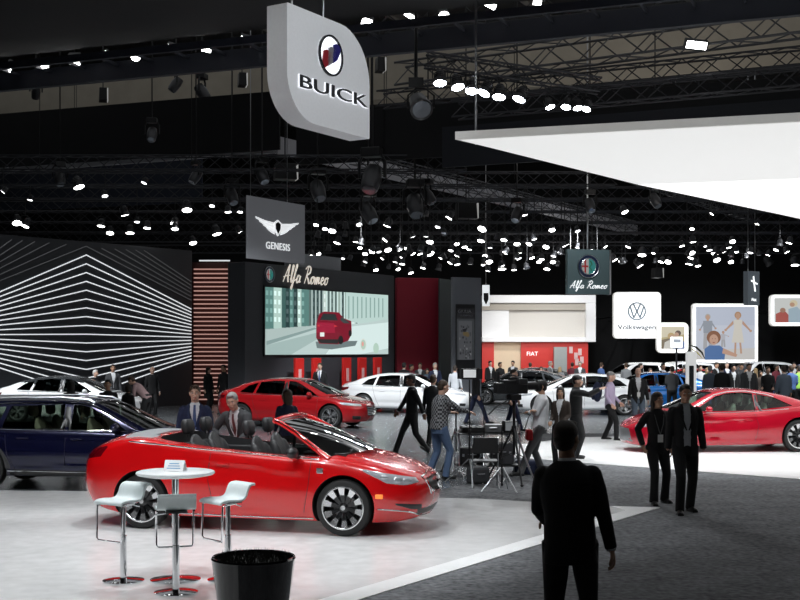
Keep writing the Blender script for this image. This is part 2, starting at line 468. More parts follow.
# ladder truss with floods at the edge of the soffit
lt = empty('flood_ladder_truss', (S0.x, S0.y, 8.8), 0, 'long dark ladder truss carrying a row of small floodlights under the black soffit', 'truss')
b = MB(); off = Vector((-sd.y, sd.x)) * .95
A3 = Vector((sd.x, sd.y, 0)); O3 = Vector((off.x, off.y, 0))
b.bar(A3 * -14, A3 * 18, .10, .16)
b.bar(A3 * -14 + O3 + Vector((0, 0, -.12)), A3 * 18 + O3 + Vector((0, 0, -.12)), .16, .42)
for k in range(34): b.bar(A3 * (-13 + k * .92), A3 * (-13 + k * .92) + O3, .05, .06)
[b.cyl(A3 * q_, A3 * q_ + Vector((0, 0, 8.25)), .015, n=4) for q_ in (-9, 0, 9)]
b.build('ladder_frame', mat('navy_black_beam', (.014, .016, .026), .6), lt)

# ------------------------------------------------------------------ lamp kinds
rnd = random.Random(7)
hous = MB(); rl = .17
hous.lathe([(.01, .34), (rl * .55, .34), (rl * .62, .30), (rl * .8, .10), (rl, .04), (rl * 1.06, -.02), (rl * .98, -.02), (rl * .9, .0)], 14)
for k in range(3): hous.lathe([(rl * .84, .13 + k * .05), (rl * .92, .15 + k * .05), (rl * .8, .17 + k * .05)], 12)
ME_house = hous.mesh('lamp_housing', mat('lamp_housing_black', (.06, .06, .064), .35, .4), 40)
def lensmesh(m):
    b = MB(); b.lathe([(.001, -.012), (rl * .5, -.02), (rl * .95, -.004)], 14); return b.mesh('lens', m, 50)
ME_lens = lensmesh(M_lens); ME_lensd = lensmesh(M_lens_dim); ME_lenso = lensmesh(M_lens_off)
yk = MB(); yk.tube([(-.19, 0, .12), (-.19, 0, .3), (-.1, 0, .42), (.1, 0, .42), (.19, 0, .3), (.19, 0, .12)], .014, 5)
ME_yoke = yk.mesh('yoke', M_black)
dp = MB(); dp.cyl((0, 0, 0), (0, 0, 1), .016, n=5); ME_rod = dp.mesh('drop_rod', M_black)
N_LAMP = [0]
def lamp(P, tilt, az, state, label, group, size=1., zt=None, lensm=None):
    roll = rnd.uniform(-.45, .45)
    o = empty('stage_spotlight', P, 0, label, 'spotlight', group)
    hh = link('lamp_housing', ME_house, o, (0, 0, 0), (tilt, roll, az)); hh.scale = (size,) * 3
    ll = link('lens', lensm or (ME_lens, ME_lensd, ME_lenso)[state], o, (0, 0, 0), (tilt, roll, az)); ll.scale = (size,) * 3
    yy = link('yoke', ME_yoke, o, (0, 0, 0), (0, 0, az)); yy.scale = (size,) * 3
    if zt is not None and zt > P[2] + .45 * size:
        rr = link('drop_rod', ME_rod, o, (0, 0, .42 * size)); rr.scale = (1, 1, zt - P[2] - .42 * size)
    N_LAMP[0] += 1
    return o

# rig trusses above the stands behind, at rising distances
ROWS = [(36, 7.9), (40, 8.0), (44, 8.05), (48, 8.05), (52, 8.05), (56, 8.0), (60, 7.9), (65, 7.75)]
def truss_span(Y): return (-.36 * Y - 1 if Y > 38 else -14.5, .36 * Y if Y > 42 else (2 + (Y - 36) * 1.3))
for Y, z in ROWS:
    x0, x1 = truss_span(Y)
    truss((x0, Y, z), (x1, Y, z), .42, M_truss2, 'dark box truss hung with spotlights above the stands', 'lighting trusses over the rear stands', .024)
for (ax, ay, bx, by, z) in ((-1.5, 40, 12, 62, 8.72), (3.5, 36, 17, 58, 8.72), (10, 36, 22, 56, 8.72)):
    truss((ax, ay, z), (bx, by, z), .42, M_truss, 'grey box truss running away over the lamp rows', 'receding trusses over the rear stands', .024, chains=False)

TAKEN = []
def place(pxl, pyl, size_px, elong, state, label, group):
    """elong: how flat the lens reads (0 edge-on .. 1 face-on); snaps the depth to a truss row."""
    t = max(0, min(1, (pyl - 165) / 105.))
    Yw = 35 + 30 * t
    ok = [r_ for r_ in ROWS if H + (350 - pyl) / F * (r_[0] - .21) < r_[1] - .62]
    if not ok: ok = ROWS[:1]
    for Y, z in sorted(ok, key=lambda r_: abs(r_[0] - Yw) + rnd.random() * 3):
        P = px(pxl, pyl, Y - .21)
        if all((P - q_).length > .78 for q_ in TAKEN) and truss_span(Y)[0] < P.x < truss_span(Y)[1]: break
    else: return
    TAKEN.append(P); Y = P.y
    size = size_px / F * Y / .36
    tilt = R(rnd.uniform(8, 34)); az = rnd.uniform(-1.3, 1.3)
    if elong < .3: tilt = R(rnd.uniform(0, 18)); az = rnd.uniform(-PI, PI)
    # tilt about x then turn about z; lens looks down and towards the camera side
    lamp(P, -tilt, az, state, label, group, max(.55, min(1.35, size)), z - .2)
LL = 'glowing round stage spotlight hung over the patterned wall'
GL = 'spotlights over the patterned wall at the far stand'
for (a, b_, s) in ((17, 223, 10), (79, 187, 12), (25, 226, 9), (125, 215, 10), (101, 226, 8), (110, 233, 8), (130, 233, 9), (3, 192, 5), (20, 195, 5), (144, 183, 5), (105, 196, 5),
                   (187, 210, 11), (147, 228, 8), (217, 234, 10), (240, 232, 7), (174, 224, 8), (175, 229, 8), (228, 212, 7), (212, 206, 5), (193, 243, 8), (240, 212, 6), (30, 200, 4), (137, 222, 5)):
    place(a, b_, s, 1, 0 if s > 5 else 1, LL, GL)
LC = 'bright round stage spotlight in the dense lamp cluster above the stage screens'
GC = 'spotlights in the dense cluster over the middle of the hall'
for (a, b_, s) in ((332, 231, 9), (337, 243, 8), (316, 225, 6), (387, 226, 9), (388, 250, 8), (482, 229, 10), (481, 241, 8), (449, 218, 8), (430, 242, 8), (413, 254, 6), (431, 253, 7), (420, 254, 6), (407, 249, 6),
                   (497, 239, 7), (504, 240, 7), (517, 244, 7), (529, 244, 7), (546, 247, 7), (552, 230, 7), (385, 240, 7), (457, 244, 6), (465, 247, 7), (485, 256, 6), (470, 264, 7), (489, 262, 8),
                   (502, 269, 9), (514, 270, 6), (547, 269, 7), (438, 270, 7), (411, 273, 6), (423, 268, 6), (372, 252, 6), (365, 254, 6), (360, 248, 5), (532, 258, 6), (539, 262, 6), (553, 262, 6),
                   (376, 270, 6), (395, 262, 6), (402, 258, 6), (445, 259, 6), (450, 263, 6), (457, 256, 6), (517, 218, 7), (525, 215, 6), (426, 216, 5)):
    place(a, b_, s, 1, 0, LC, GC)
for k in range(112):
    place(rnd.uniform(310, 585), rnd.triangular(222, 274, 262), rnd.uniform(4, 6.5), rnd.choice((.1, 1)), rnd.choice((0, 1, 1, 2)), LC, GC)
LR = 'glowing stage spotlight in the long rows before the black far wall'
GR = 'spotlights in rows over the far end of the hall'
for (a, b_, s) in ((625, 212, 8), (642, 255, 9), (640, 266, 9), (668, 262, 7), (691, 258, 7), (692, 253, 7), (689, 264, 8), (715, 254, 8), (717, 260, 8), (698, 266, 6), (770, 264, 9), (795, 265, 9), (724, 252, 6),
                   (731, 262, 6), (654, 253, 6), (615, 260, 7), (605, 247, 6), (592, 250, 6), (712, 214, 5), (757, 224, 5), (692, 229, 5), (693, 242, 7), (776, 250, 6), (787, 252, 6), (736, 252, 6), (789, 243, 7), (682, 246, 6), (661, 262, 6), (768, 255, 6), (628, 247, 6)):
    place(a, b_, s, 1, 0, LR, GR)
for k in range(34):
    place(rnd.uniform(580, 800), rnd.triangular(238, 268, 258), rnd.uniform(4, 6.5), rnd.choice((.1, 1)), rnd.choice((0, 1, 2)), LR, GR)
# unlit moving heads hanging in front of the cluster
def moving_head(P, sc_, az, zt, label, group):
    o = empty('moving_head_lamp', P, az, label, 'spotlight', group)
    b = MB(); b.box((0, 0, .38), (.3, .22, .14)); b.build('lamp_base', M_black, o, bevel=.02)
    b = MB(); b.tube([(-.2, 0, 0), (-.2, 0, .25), (-.15, 0, .33), (.15, 0, .33), (.2, 0, .25), (.2, 0, 0)], .025, 6); b.build('yoke', M_black, o)
    b = MB(); M_ = Matrix.Rotation(R(-35), 3, 'X'); b.lathe([(.02, .2), (.12, .18), (.15, 0), (.13, -.2), (.11, -.24)], 14, M=M_); b.build('lamp_housing', ME_house.materials[0], o, 40)
    b = MB(); b.lathe([(.001, -.235), (.105, -.24)], 14, M=M_); b.build('lens', M_lens_off, o, 40)
    b = MB(); b.cyl((0, 0, .44), (0, 0, (zt - P[2]) / sc_), .02, n=6); b.build('drop_rod', M_black, o)
    o.scale = (sc_,) * 3
    return o
for (a, b_, y, s, az) in ((318, 190, 36, 1.5, .4), (372, 178, 34, 1.9, -.3), (368, 212, 36, 1.5, .9), (415, 205, 36, 1.7, .2), (428, 196, 38, 1.2, 1.2), (517, 214, 40, 1.2, -.5), (232, 196, 40, 1.3, .5), (196, 176, 38, 1.1, -1), (152, 134, 34, 1., 0), (262, 175, 36, 1.2, .7), (590, 205, 42, 1.2, .2), (655, 200, 42, 1.2, .6), (60, 178, 40, 1.2, .4)):
    P = px(a, b_, y)
    moving_head(P, s, az, 16.93, 'unlit black moving head lamp hanging from a rig pole', 'unlit moving head lamps')
# speaker box hanging beside the sign-stand
def hung_box(x, y, Y, wpx, hpx, nm, lab, m):
    P = px(x, y, Y); w_ = wpx / F * Y; h_ = hpx / F * Y
    o = empty(nm, P, R(15), lab, 'loudspeaker')
    b = MB(); b.box((0, 0, 0), (w_, .5, h_), taper=.9); b.build('speaker_box', M_black, o, bevel=.02)
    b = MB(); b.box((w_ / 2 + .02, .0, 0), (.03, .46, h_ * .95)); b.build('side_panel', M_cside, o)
    b = MB(); b.cyl((0, 0, h_ / 2), (0, 0, 16.99 - P.z), .02); b.build('suspension_cable', M_black, o)
    return o
hung_box(285, 172, 37, 22, 16, 'hanging_loudspeaker', 'black loudspeaker box hanging above the winged-logo sign', M_black)
hung_box(466, 211, 40, 20, 16, 'hanging_loudspeaker', 'black loudspeaker box hanging above the red wall', M_black)
hung_box(657, 273, 62, 9, 10, 'hanging_loudspeaker', 'small black loudspeaker hanging before the far black wall', M_black)

for (x, y, w_, h_) in ((103, 95, 8, 13), (242, 80, 8, 13), (380, 65, 8, 14), (636, 66, 7, 13)):
    hung_box(x, y, 44, w_, h_, 'hanging_loudspeaker', 'small black loudspeaker hanging before the concrete girder', M_black)['group'] = 'small loudspeakers before the concrete girder'
for (x, y, s) in ((36, 92, 1.1), (176, 84, 1.3), (202, 92, 1.5)):
    moving_head(px(x, y, 44), s, x * .1, 16.93, 'unlit black moving head lamp hanging from a rig pole', 'unlit moving head lamps')
# floods on the ladder truss under the soffit
FLG = 'small floodlights under the black soffit'
def flood(x, y, wpx, hpx, Y, rot, label, group, dim=False, shape='box', zt=9.0):
    P = px(x, y, Y); w_ = wpx / F * Y; h_ = hpx / F * Y
    o = empty('floodlight', P, 0, label, 'floodlight', group)
    M_ = Euler((R(34), rot, rot * .5)).to_matrix()
    if shape == 'box':
        w_ *= 1.0; h_ *= 1.05
        b = MB(); b.box((0, 0, 0), (w_ * 1.15, .16, h_ * 1.15), M_); b.build('lamp_housing', M_black, o)
        b = MB(); b.box(M_ @ Vector((0, -.085, 0)), (w_, .01, h_), M_); b.build('lens', M_lens_dim if dim else M_lens, o)
    else:
        M_ = M_ @ Matrix.Rotation(R(90), 3, 'X')
        b = MB(); b.lathe([(w_ * .3, -.3), (w_ * .5, -.05), (w_ * .55, .06), (w_ * .5, .05)], 18, M=M_); b.build('lamp_housing', M_black, o, 40)
        b = MB(); b.lathe([(w_ * .3, .045), (w_ * .46, .052)], 18, M=M_); b.lathe([(.001, .05), (w_ * .24, .052)], 18, M=M_); b.build('lens', M_lens, o, 40)
    if zt > P.z + .05:
        b = MB(); b.cyl((0, .05, 0), (0, .05, zt - P.z), .02, n=6); b.build('bracket', M_black, o)
    return o
for (x, y, w_, h_, rot, sh, lab) in ((10, 66, 6, 9, .5, 'box', 'small floodlight, outermost of the row under the soffit'), (44, 64, 9, 6, -.2, 'box', 'small flat floodlight next to the outermost one of the row'),
        (75, 59, 10, 9, 0, 'box', 'brightest square floodlight of the row under the soffit'), (109, 54, 9, 2.5, .7, 'box', 'dim thin tilted floodlight beside the brightest one'),
        (136, 56, 10, 9, 0, 'round', 'round ring-shaped floodlight of the soffit row'), (173, 47, 10, 5, .3, 'box', 'flat floodlight just past the ring-shaped one'),
        (207, 48, 9, 5, .2, 'box', 'double floodlight midway along the soffit row'), (247, 38, 11, 4, .2, 'box', 'flat floodlight beside the top corner of the large hanging sign'),
        (367, 21, 10, 7, .3, 'box', 'small floodlight just past the large hanging sign'), (410, 15, 11, 4, .5, 'box', 'thin tilted floodlight before the round lamp of the row'),
        (444, 16, 12, 11, 0, 'round', 'larger round lamp near the end of the soffit row'), (490, 4, 12, 5, .4, 'box', 'tilted floodlight at the top edge, last of the row')):
    t = (x - 0) / 530.; Yl = 28.1 - 4.6 * t
    flood(x, y, w_, h_, Yl, rot, lab, FLG, shape=sh, zt=9.0)
flood(696, 44, 20, 7, 29, .1, 'wide double floodlight hanging before the upper truss', None, zt=9.7)
flood(537, 1, 8, 5, 24, .1, 'single floodlight at the very top of the view', None, zt=9.0)
# bright blinding row above the canopy
BRG = 'blinding bright spotlights in the row above the canopy tip'
ME_hot = lensmesh(mat('blinding_lamp_lens', (1, 1, 1), .3, emis=(.86, .92, 1), es=45.))
for (x, y) in ((440, 83), (458, 87), (472, 91), (484, 93), (499, 97), (519, 99), (550, 107), (566, 107), (578, 108), (586, 109)):
    P = px(x, y, 30.); lamp(P, R(-20), rnd.uniform(-.3, .3), 0, 'blinding bright stage spotlight in the row above the canopy tip', BRG, 1.0 if x < 530 else .75, P.z + .46, ME_hot)
truss(px(425, 60, 30.), px(600, 86, 30.), .34, M_truss2, 'short sloping truss carrying the blinding bright lamp row', chains=False)
# big fresnel on a pole
P = px(421, 108, 24.)
o = empty('fresnel_lamp', P, 0, 'large black fresnel lamp hanging alone on a pole beside the brand sign', 'spotlight')
M_ = Euler((R(-50), R(20), .5)).to_matrix()
b = MB(); b.lathe([(.12, .38), (.17, .36), (.2, .1), (.23, -.02), (.23, -.08), (.2, -.06)], 18, M=M_); b.build('lamp_housing', ME_house.materials[0], o, 40)
b = MB(); b.lathe([(.001, -.05), (.19, -.07)], 18, M=M_); b.build('lens', M_lens_off, o, 40)
b = MB(); b.tube([(-.26, 0, 0), (-.26, 0, .25), (-.1, 0, .38), (.1, 0, .38), (.26, 0, .25), (.26, 0, 0)], .02, 6); b.cyl((-.1, 0, .38), (-.1, 0, 16.99 - P.z), .035, n=8)
b.box((-.1, 0, .5), (.3, .12, .2)); b.build('yoke', M_black, o)
# the rig right above the convertible (seen in its paint)
RG = 'rig spotlights above the convertible'
for i in range(6):
    for j in range(5):
        P = Vector((-7.5 + i * 1.75 + rnd.uniform(-.3, .3), 9.2 + j * 2.3 + rnd.uniform(-.3, .3), 8.45))
        if i in (1, 4) and j == 2: continue
        lamp(P, R(rnd.uniform(-25, 25)), rnd.uniform(0, 6), 0, 'round stage spotlight on the rig above the red convertible', RG, 1., 8.95)
# ------------------------------------------------------------------ cars
# car frame: +X forward, Z up, origin on the ground midway between the axles
def paint(name, col, metallic=.0, rough=.28):
    return mat(name, col, rough, metallic, .02, 3, coat=1.)
M_well = mat('wheel_well_black', (.006, .006, .006), .9)
M_cabin = mat('dark_cabin_trim', (.02, .02, .022), .7)
M_glassd = glass('dark_car_glass', (.16, .19, .19), .9)
M_glassc = glass('clear_car_glass', (.55, .62, .60), .9)
M_seat_l = mat('beige_leather', (.62, .56, .45), .5)
M_seat_d = mat('black_leather', (.03, .03, .032), .45)
M_seat_w = mat('white_leather', (.75, .75, .72), .5)
M_hl = mat('headlamp_glass', (.75, .78, .82), .08, .6)
M_hl_dark = mat('headlamp_dark', (.03, .03, .035), .1)
M_tail = mat('tail_lamp_red', (.10, .001, .004), .10, 0, .1)
M_amber = mat('amber_marker', (1., .25, .05), .3, emis=(1, .3, .05), es=.5)

def body_fn(sp):
    top = lut(sp['top']); sh = lut(sp['sh']); xf = lut(sp['front']); xr = lut(sp['rear']); W = sp['W']
    wid = lut(sp['wid'])         # half-width factor along u
    zb = lut(sp['bot'])
    prof = sp.get('prof') or [(0, 0, 0), (.80, 0, 0), (.93, .04, 0), (.975, .16, 0), (1., .42, 0), (.995, .66, 0), (.965, .88, 0), (.925, 1., 0), (.84, 1., .42), (.55, 1., .86), (0, 1., 1.)]
    prof = catmull(prof, 4)
    def end(u):
        a = abs(2 * u - 1); return (1 - a ** (sp.get('p', 9) if u > .5 else sp.get('pr', 13))) ** (1 / (sp.get('q', 2.3) if u > .5 else 2.8)) if a < 1 else 0
    def pt(u, k):
        yf, a, c = prof[k]
        xm = xr(.5) + u * (xf(.5) - xr(.5))
        z0 = zb(xm); zs = sh(xm); zc = top(xm)
        z = z0 + a * (zs - z0) + c * (zc - zs)
        x = xr(z) + u * (xf(z) - xr(z))
        y = W * wid(u) * end(u) * max(0, yf)
        for (x0, zz0, x1, zz1, dep, hgt) in sp.get('crease', []):
            if x0 < x < x1 and yf > .9:
                zl = zz0 + (zz1 - zz0) * (x - x0) / (x1 - x0); f = min(1, (x - x0) / .3, (x1 - x) / .3)
                d = zl - z
                if 0 < d < hgt: y -= dep * f * (1 - d / hgt) ** 1.3
        return x, y, z
    return pt, len(prof)

def build_body(sp):
    pt, n = body_fn(sp)
    us = []
    N = 84
    for i in range(N + 1):
        t = i / N; us.append(.5 - .5 * math.copysign(abs(math.cos(PI * t)) ** .75, math.cos(PI * t)))
    b = MB(); secs = []
    for u in us:
        half = [pt(u, k) for k in range(n)]
        ring = [Vector(p) for p in half] + [Vector((p[0], -p[1], p[2])) for p in half[1:-1]][::-1]
        secs.append(ring)
    b.rings(secs)
    me = b.mesh('body', []); bm = bmesh.new(); bm.from_mesh(me)
    bmesh.ops.remove_doubles(bm, verts=bm.verts, dist=.0008)
    bmesh.ops.dissolve_degenerate(bm, edges=bm.edges, dist=.0005)
    bmesh.ops.recalc_face_normals(bm, faces=bm.faces)
    bm.to_mesh(me); bm.free()
    return me

def cabin_secs(sp, inset=0., base=None, bottom=True):
    c = sp['cabin']; rf = lut(c['roof']); sh = lut(sp['sh'])
    x0 = c['roof'][0][0] + inset * 2.2; x1 = c['roof'][-1][0] - inset * 2.2; zm = max(k[1] for k in c['roof'])
    N = 64; secs = []
    for i in range(N + 1):
        t = i / N; x = x0 + (x1 - x0) * t
        zr = rf(x) - inset; zb_ = sh(x) - .10 if base is None else base
        zr = max(zr, zb_ + .02)
        def wy(z):
            return c['wb'] - inset - (c['wb'] - c['wr']) * max(0, (z - sh(x)) / max(.01, zm - sh(x)))
        h = zr - zb_; k = min(1, h / .25)
        L = [(wy(zb_), zb_)] if bottom else []
        for f in (.02, .3, .6): L.append((wy(zb_ + f * h), zb_ + f * h))
        L += [(wy(zr - .085 * k), zr - .085 * k), (wy(zr - .05 * k) - .012, zr - .05 * k), (wy(zr) - .045, zr - .022 * k), (wy(zr) - .10, zr - .006 * k), (wy(zr) * .62, zr + .012 * k), (0, zr + .02 * k)]
        def bulge(y):
            q = 1 - (y / c['wb']) ** 2
            return c.get('bf', .22) * q * max(0, (t - .5) * 2) ** 2 - c.get('br', .14) * q * max(0, (.5 - t) * 2) ** 2
        half = ([(0, zb_)] if bottom else []) + L
        ring = [Vector((x + bulge(y), y, z)) for y, z in half]
        back = [Vector((x + bulge(y), -y, z)) for y, z in (half[1:-1] if bottom else half[:-1])][::-1]
        secs.append(ring + back)
    return secs

def obj_from(me, name='t'):
    return link(name, me)

def make_cabin(sp, root, M_p):
    c = sp['cabin']; sh = lut(sp['sh'])
    b = MB(); b.rings(cabin_secs(sp, 0)); me = b.mesh('roof', M_p)
    o = obj_from(me, 'roof')
    b = MB(); b.rings(cabin_secs(sp, .04, base=.5)); cu = obj_from(b.mesh('c', M_cabin), 'cut'); boolean(o, cu)
    for poly in c['side']:
        b = MB(); b.prism(poly, -1.3, 1.3); cu = obj_from(b.mesh('c', M_cabin), 'cut'); boolean(o, cu)
    for (xa, wa, xb, wb_, zl) in c['ends']:      # plan trapezoid for windscreen and rear window
        b = MB(); N = 8
        def edge(x, w_, bul): return [(x + bul * (1 - (y / w_) ** 2), y) for y in [w_ * (k / N * 2 - 1) for k in range(N + 1)]]
        bl = c.get('bf', .22) if xb > xa else -c.get('br', .14)
        pl = edge(xa, wa, bl * .45) + edge(xb, wb_, bl * .95)[::-1]
        n = len(pl)
        b.add([(x, y, zl) for x, y in pl] + [(x, y, 2.2) for x, y in pl], [tuple(range(n))[::-1], tuple(range(n, 2 * n))] + [(i, (i + 1) % n, (i + 1) % n + n, i + n) for i in range(n)])
        me = b.mesh('c', M_cabin); bm = bmesh.new(); bm.from_mesh(me); bmesh.ops.recalc_face_normals(bm, faces=bm.faces); bm.to_mesh(me); bm.free()
        cu = obj_from(me, 'cut'); boolean(o, cu)
    o.parent = root
    me = o.data; me.polygons.foreach_set('use_smooth', [True] * len(me.polygons)); me.set_sharp_from_angle(angle=R(32))
    # glass
    secs = cabin_secs(sp, .018, bottom=False)
    full = MB(); full.rings(secs, cap=False)
    vs = full.v; groups = {'windshield': [], 'rear_window': [], 'side_window': []}
    n = len(secs[0])
    xs_w = c['ends'][0][0] if c['ends'] else 9; xs_r = c['ends'][1][0] if len(c['ends']) > 1 else -9
    rf = lut(c['roof'])
    for f in full.f:
        idx = [i % n for i in f]
        if set(idx) == {0, n - 1}: continue
        ce = sum((Vector(vs[i]) for i in f), Vector()) / 4
        top_zone = all(4 <= i <= n - 5 for i in idx)
        if top_zone:
            if ce.x > xs_w - .08: groups['windshield'].append(f)
            elif ce.x < xs_r + .08: groups['rear_window'].append(f)
        else: groups['side_window'].append(f)
    for nm, fs in groups.items():
        if not fs: continue
        g = MB(); g.v = vs; g.f = [list(f) for f in fs]; g.m = [0] * len(fs); g.c = [(1, 1, 1)] * len(fs)
        me = g.mesh(nm, c.get('glass', M_glassd), 60)
        bm = bmesh.new(); bm.from_mesh(me); bmesh.ops.delete(bm, geom=[v for v in bm.verts if not v.link_faces], context='VERTS'); bm.to_mesh(me); bm.free()
        link(nm, me, root)
    return o

class Skin:
    """Projects outlines onto a car body so trims and lamps lie on its surface."""
    def __init__(s, obs):
        b = []; v = []
        for o in obs:
            n = len(v); v += [p.co.copy() for p in o.data.vertices]; b += [[i + n for i in p.vertices] for p in o.data.polygons]
        s.t = BVHTree.FromPolygons(v, b)
    def hit(s, p, d):
        p = Vector(p); d = Vector(d).normalized()
        h = s.t.ray_cast(p - d * 4, d)
        if h[0] is None:
            h = s.t.find_nearest(p)
        n = h[1]
        if n.dot(d) > 0: n = -n
        return h[0], n
    def patch(s, a, b_, d, rows=5, off=.006, thick=.0):
        """Surface patch between polylines a and b_ (3-D, projected along d)."""
        vs = []; n = len(a)
        for r_ in range(rows + 1):
            t = r_ / rows
            for p, q in zip(a, b_):
                h, nn = s.hit(Vector(p).lerp(Vector(q), t), d); e = off
                if r_ in (0, rows) or p is a[0] or p is a[-1]: e = -.004
                vs.append(h + nn * e)
        fs = [(i * n + k, i * n + k + 1, (i + 1) * n + k + 1, (i + 1) * n + k) for i in range(rows) for k in range(n - 1)]
        return vs, fs
    def line(s, pts, d, r=.005, n=5, sub=6):
        P = []
        for a, b_ in zip(pts[:-1], pts[1:]):
            for j in range(sub): P.append(Vector(a).lerp(Vector(b_), j / sub))
        P.append(Vector(pts[-1]))
        m = MB(); m.tube([s.hit(p, d)[0] for p in P], r, n); return m
def resample(pts, n):
    pts = [Vector(p) for p in pts]; L = [0]
    for a, b_ in zip(pts[:-1], pts[1:]): L.append(L[-1] + (b_ - a).length)
    out = []
    for i in range(n):
        t = L[-1] * i / (n - 1)
        for k in range(len(L) - 1):
            if t <= L[k + 1] + 1e-9:
                out.append(pts[k].lerp(pts[k + 1], (t - L[k]) / max(1e-9, L[k + 1] - L[k]))); break
    return out
def add_patch(sk, name, top, bot, d, m, root, n=12, rows=5, off=.006, both=True, smooth=60):
    """top/bot polylines; mirrored across y for the other side too; both sides in a mesh each."""
    out = []
    for s_ in ((1, -1) if both else (1,)):
        T = [(p[0], p[1] * s_, p[2]) for p in top]; B = [(p[0], p[1] * s_, p[2]) for p in bot]; D = (d[0], d[1] * s_, d[2])
        vs, fs = sk.patch(resample(T, n), resample(B, n), D, rows, off)
        b = MB(); b.add(vs, fs); me = b.mesh(name, m, smooth)
        bm = bmesh.new(); bm.from_mesh(me); bmesh.ops.recalc_face_normals(bm, faces=bm.faces); bm.to_mesh(me); bm.free()
        out.append(link(name, me, root))
    return out

WHEELS = {}
def wheel_meshes(style, r=.345, rr=.255, wd=.235):
    key = (style, r, rr)
    if key in WHEELS: return WHEELS[key]
    t = MB(); h = wd / 2
    t.lathe([(rr - .01, -h * .8), (rr + .01, -h), (r - .05, -h * 1.02), (r - .015, -h * .9), (r, -h * .6), (r, h * .6), (r - .015, h * .9), (r - .05, h * 1.02), (rr + .01, h), (rr - .01, h * .8)], 44, axis='Y')
    tire = t.mesh('tyre', M_rubber, 40)
    # outer face looks along -Y of the wheel frame
    m = MB()
    m.lathe([(rr + .008, -h * .97), (rr + .004, -h * .99), (rr - .012, -h * .95), (rr - .02, -h * .75), (rr - .03, h * .2), (.0, h * .25)], 44, axis='Y')
    col = 1
    m.cur = 1
    m.lathe([(rr + .010, -h * .98), (rr - .006, -h * 1.01), (rr - .014, -h * .95)], 44, axis='Y')
    fy = -h * .86
    def spoke(a, w0, w1, r0, r1, y0, y1, dp=.03, mi=1):
        m.cur = mi
        ca, sa = math.cos(a), math.sin(a)
        def P(rad, off, y): return Vector((rad * ca - off * sa, y, rad * sa + off * ca))
        vs = [P(r0, -w0, y0), P(r0, w0, y0), P(r1, w1, y1), P(r1, -w1, y1), P(r0, -w0, y0 + dp), P(r0, w0, y0 + dp), P(r1, w1, y1 + dp), P(r1, -w1, y1 + dp)]
        m.add(vs, [(0, 1, 2, 3), (7, 6, 5, 4), (0, 4, 5, 1), (1, 5, 6, 2), (2, 6, 7, 3), (3, 7, 4, 0)])
    if style == 'ten':       # ten split spokes: bright flared ends, black pockets
        for k in range(10):
            a = 2 * PI * k / 10 + .1
            spoke(a, .018, .030, .055, rr * .62, fy + .03, fy + .012, mi=2)
            spoke(a, .026, .046, rr * .60, rr - .005, fy + .010, fy - .006)
            spoke(a + .16, .006, .010, .06, rr * .75, fy + .04, fy + .015, mi=2)
        m.cur = 1; m.lathe([(.001, fy - .005), (.03, fy - .005), (.036, fy + .01)], 16, axis='Y')
    elif style == 'mesh':
        for k in range(5):
            a = 2 * PI * k / 5 + .3
            for da in (-.2, .2):
                spoke(a + da * .25, .014, .012, .04, rr - .005, fy + .03, fy, mi=1)
                spoke(a + da * 1.5, .010, .008, rr * .45, rr - .005, fy + .02, fy, mi=1)
        m.cur = 1; m.lathe([(.001, fy), (.035, fy), (.045, fy + .03)], 16, axis='Y')
    else:
        for k in range(5):
            a = 2 * PI * k / 5 + .3
            for da in (-.14, .14): spoke(a + da, .022, .016, .05, rr - .005, fy + .03, fy, mi=1)
        m.cur = 1; m.lathe([(.001, fy), (.04, fy), (.05, fy + .03)], 16, axis='Y')
    m.cur = 2; m.lathe([(.05, fy + .06), (.065, fy + .03), (.001, fy + .02)], 20, axis='Y')
    rim = m.mesh('rim', [mat('rim_barrel_dark', (.03, .03, .032), .35, .5), mat('rim_machined', (.72, .73, .74), .22, .85), mat('rim_black_gloss', (.012, .012, .013), .2)], 35)
    d = MB(); d.lathe([(.001, .0), (.15, .0), (.15, .02), (.001, .02)], 28, axis='Y')
    d.box((.1, -.012, .05), (.09, .05, .14))
    disc = d.mesh('brake_disc', mat('brake_steel', (.25, .25, .26), .4, .8), 30)
    WHEELS[key] = (tire, rim, disc)
    return WHEELS[key]
def add_wheels(root, sp, style):
    r_ = sp.get('wr', .345); t, rim, disc = wheel_meshes(style, r_, sp.get('rr', .255))
    for x in (sp['wb'] / 2, -sp['wb'] / 2):
        for s_ in (-1, 1):
            w_ = link('wheel', t, root, (x, s_ * (sp['W'] - .125), r_), (0, R(17 * s_), 0 if s_ < 0 else PI))
            link('rim', rim, w_); link('brake_disc', disc, w_)

def seat_mesh(m_, w_=.5, head=True, hm=None):
    b = MB()
    M_ = Matrix.Rotation(R(-14), 3, 'Y')
    def sq(c, r_): b.ell(c, r_, M_, 14, 10)
    sq((0, 0, .30), (.075, w_ / 2, .34)); sq((.03, w_ * .38, .28), (.09, .06, .26)); sq((.03, -w_ * .38, .28), (.09, .06, .26))
    sq((.22, 0, -.02), (.28, w_ / 2, .09))
    me = remesh(b, .02, 3); me.name = 'seat'; me.materials.append(m_); return me
def head_mesh(m_):
    b = MB(); b.box((0, 0, 0), (.10, .25, .17)); me = b.mesh('headrest', m_, 30); return me
SEATS = {}
def section0(c, rx, ry, n=16, sq=3.4):
    return [Vector(c) + Vector((rx * math.copysign(abs(math.cos(2 * PI * k / n)) ** (2 / sq), math.cos(2 * PI * k / n)), ry * math.copysign(abs(math.sin(2 * PI * k / n)) ** (2 / sq), math.sin(2 * PI * k / n)), 0)) for k in range(n)]
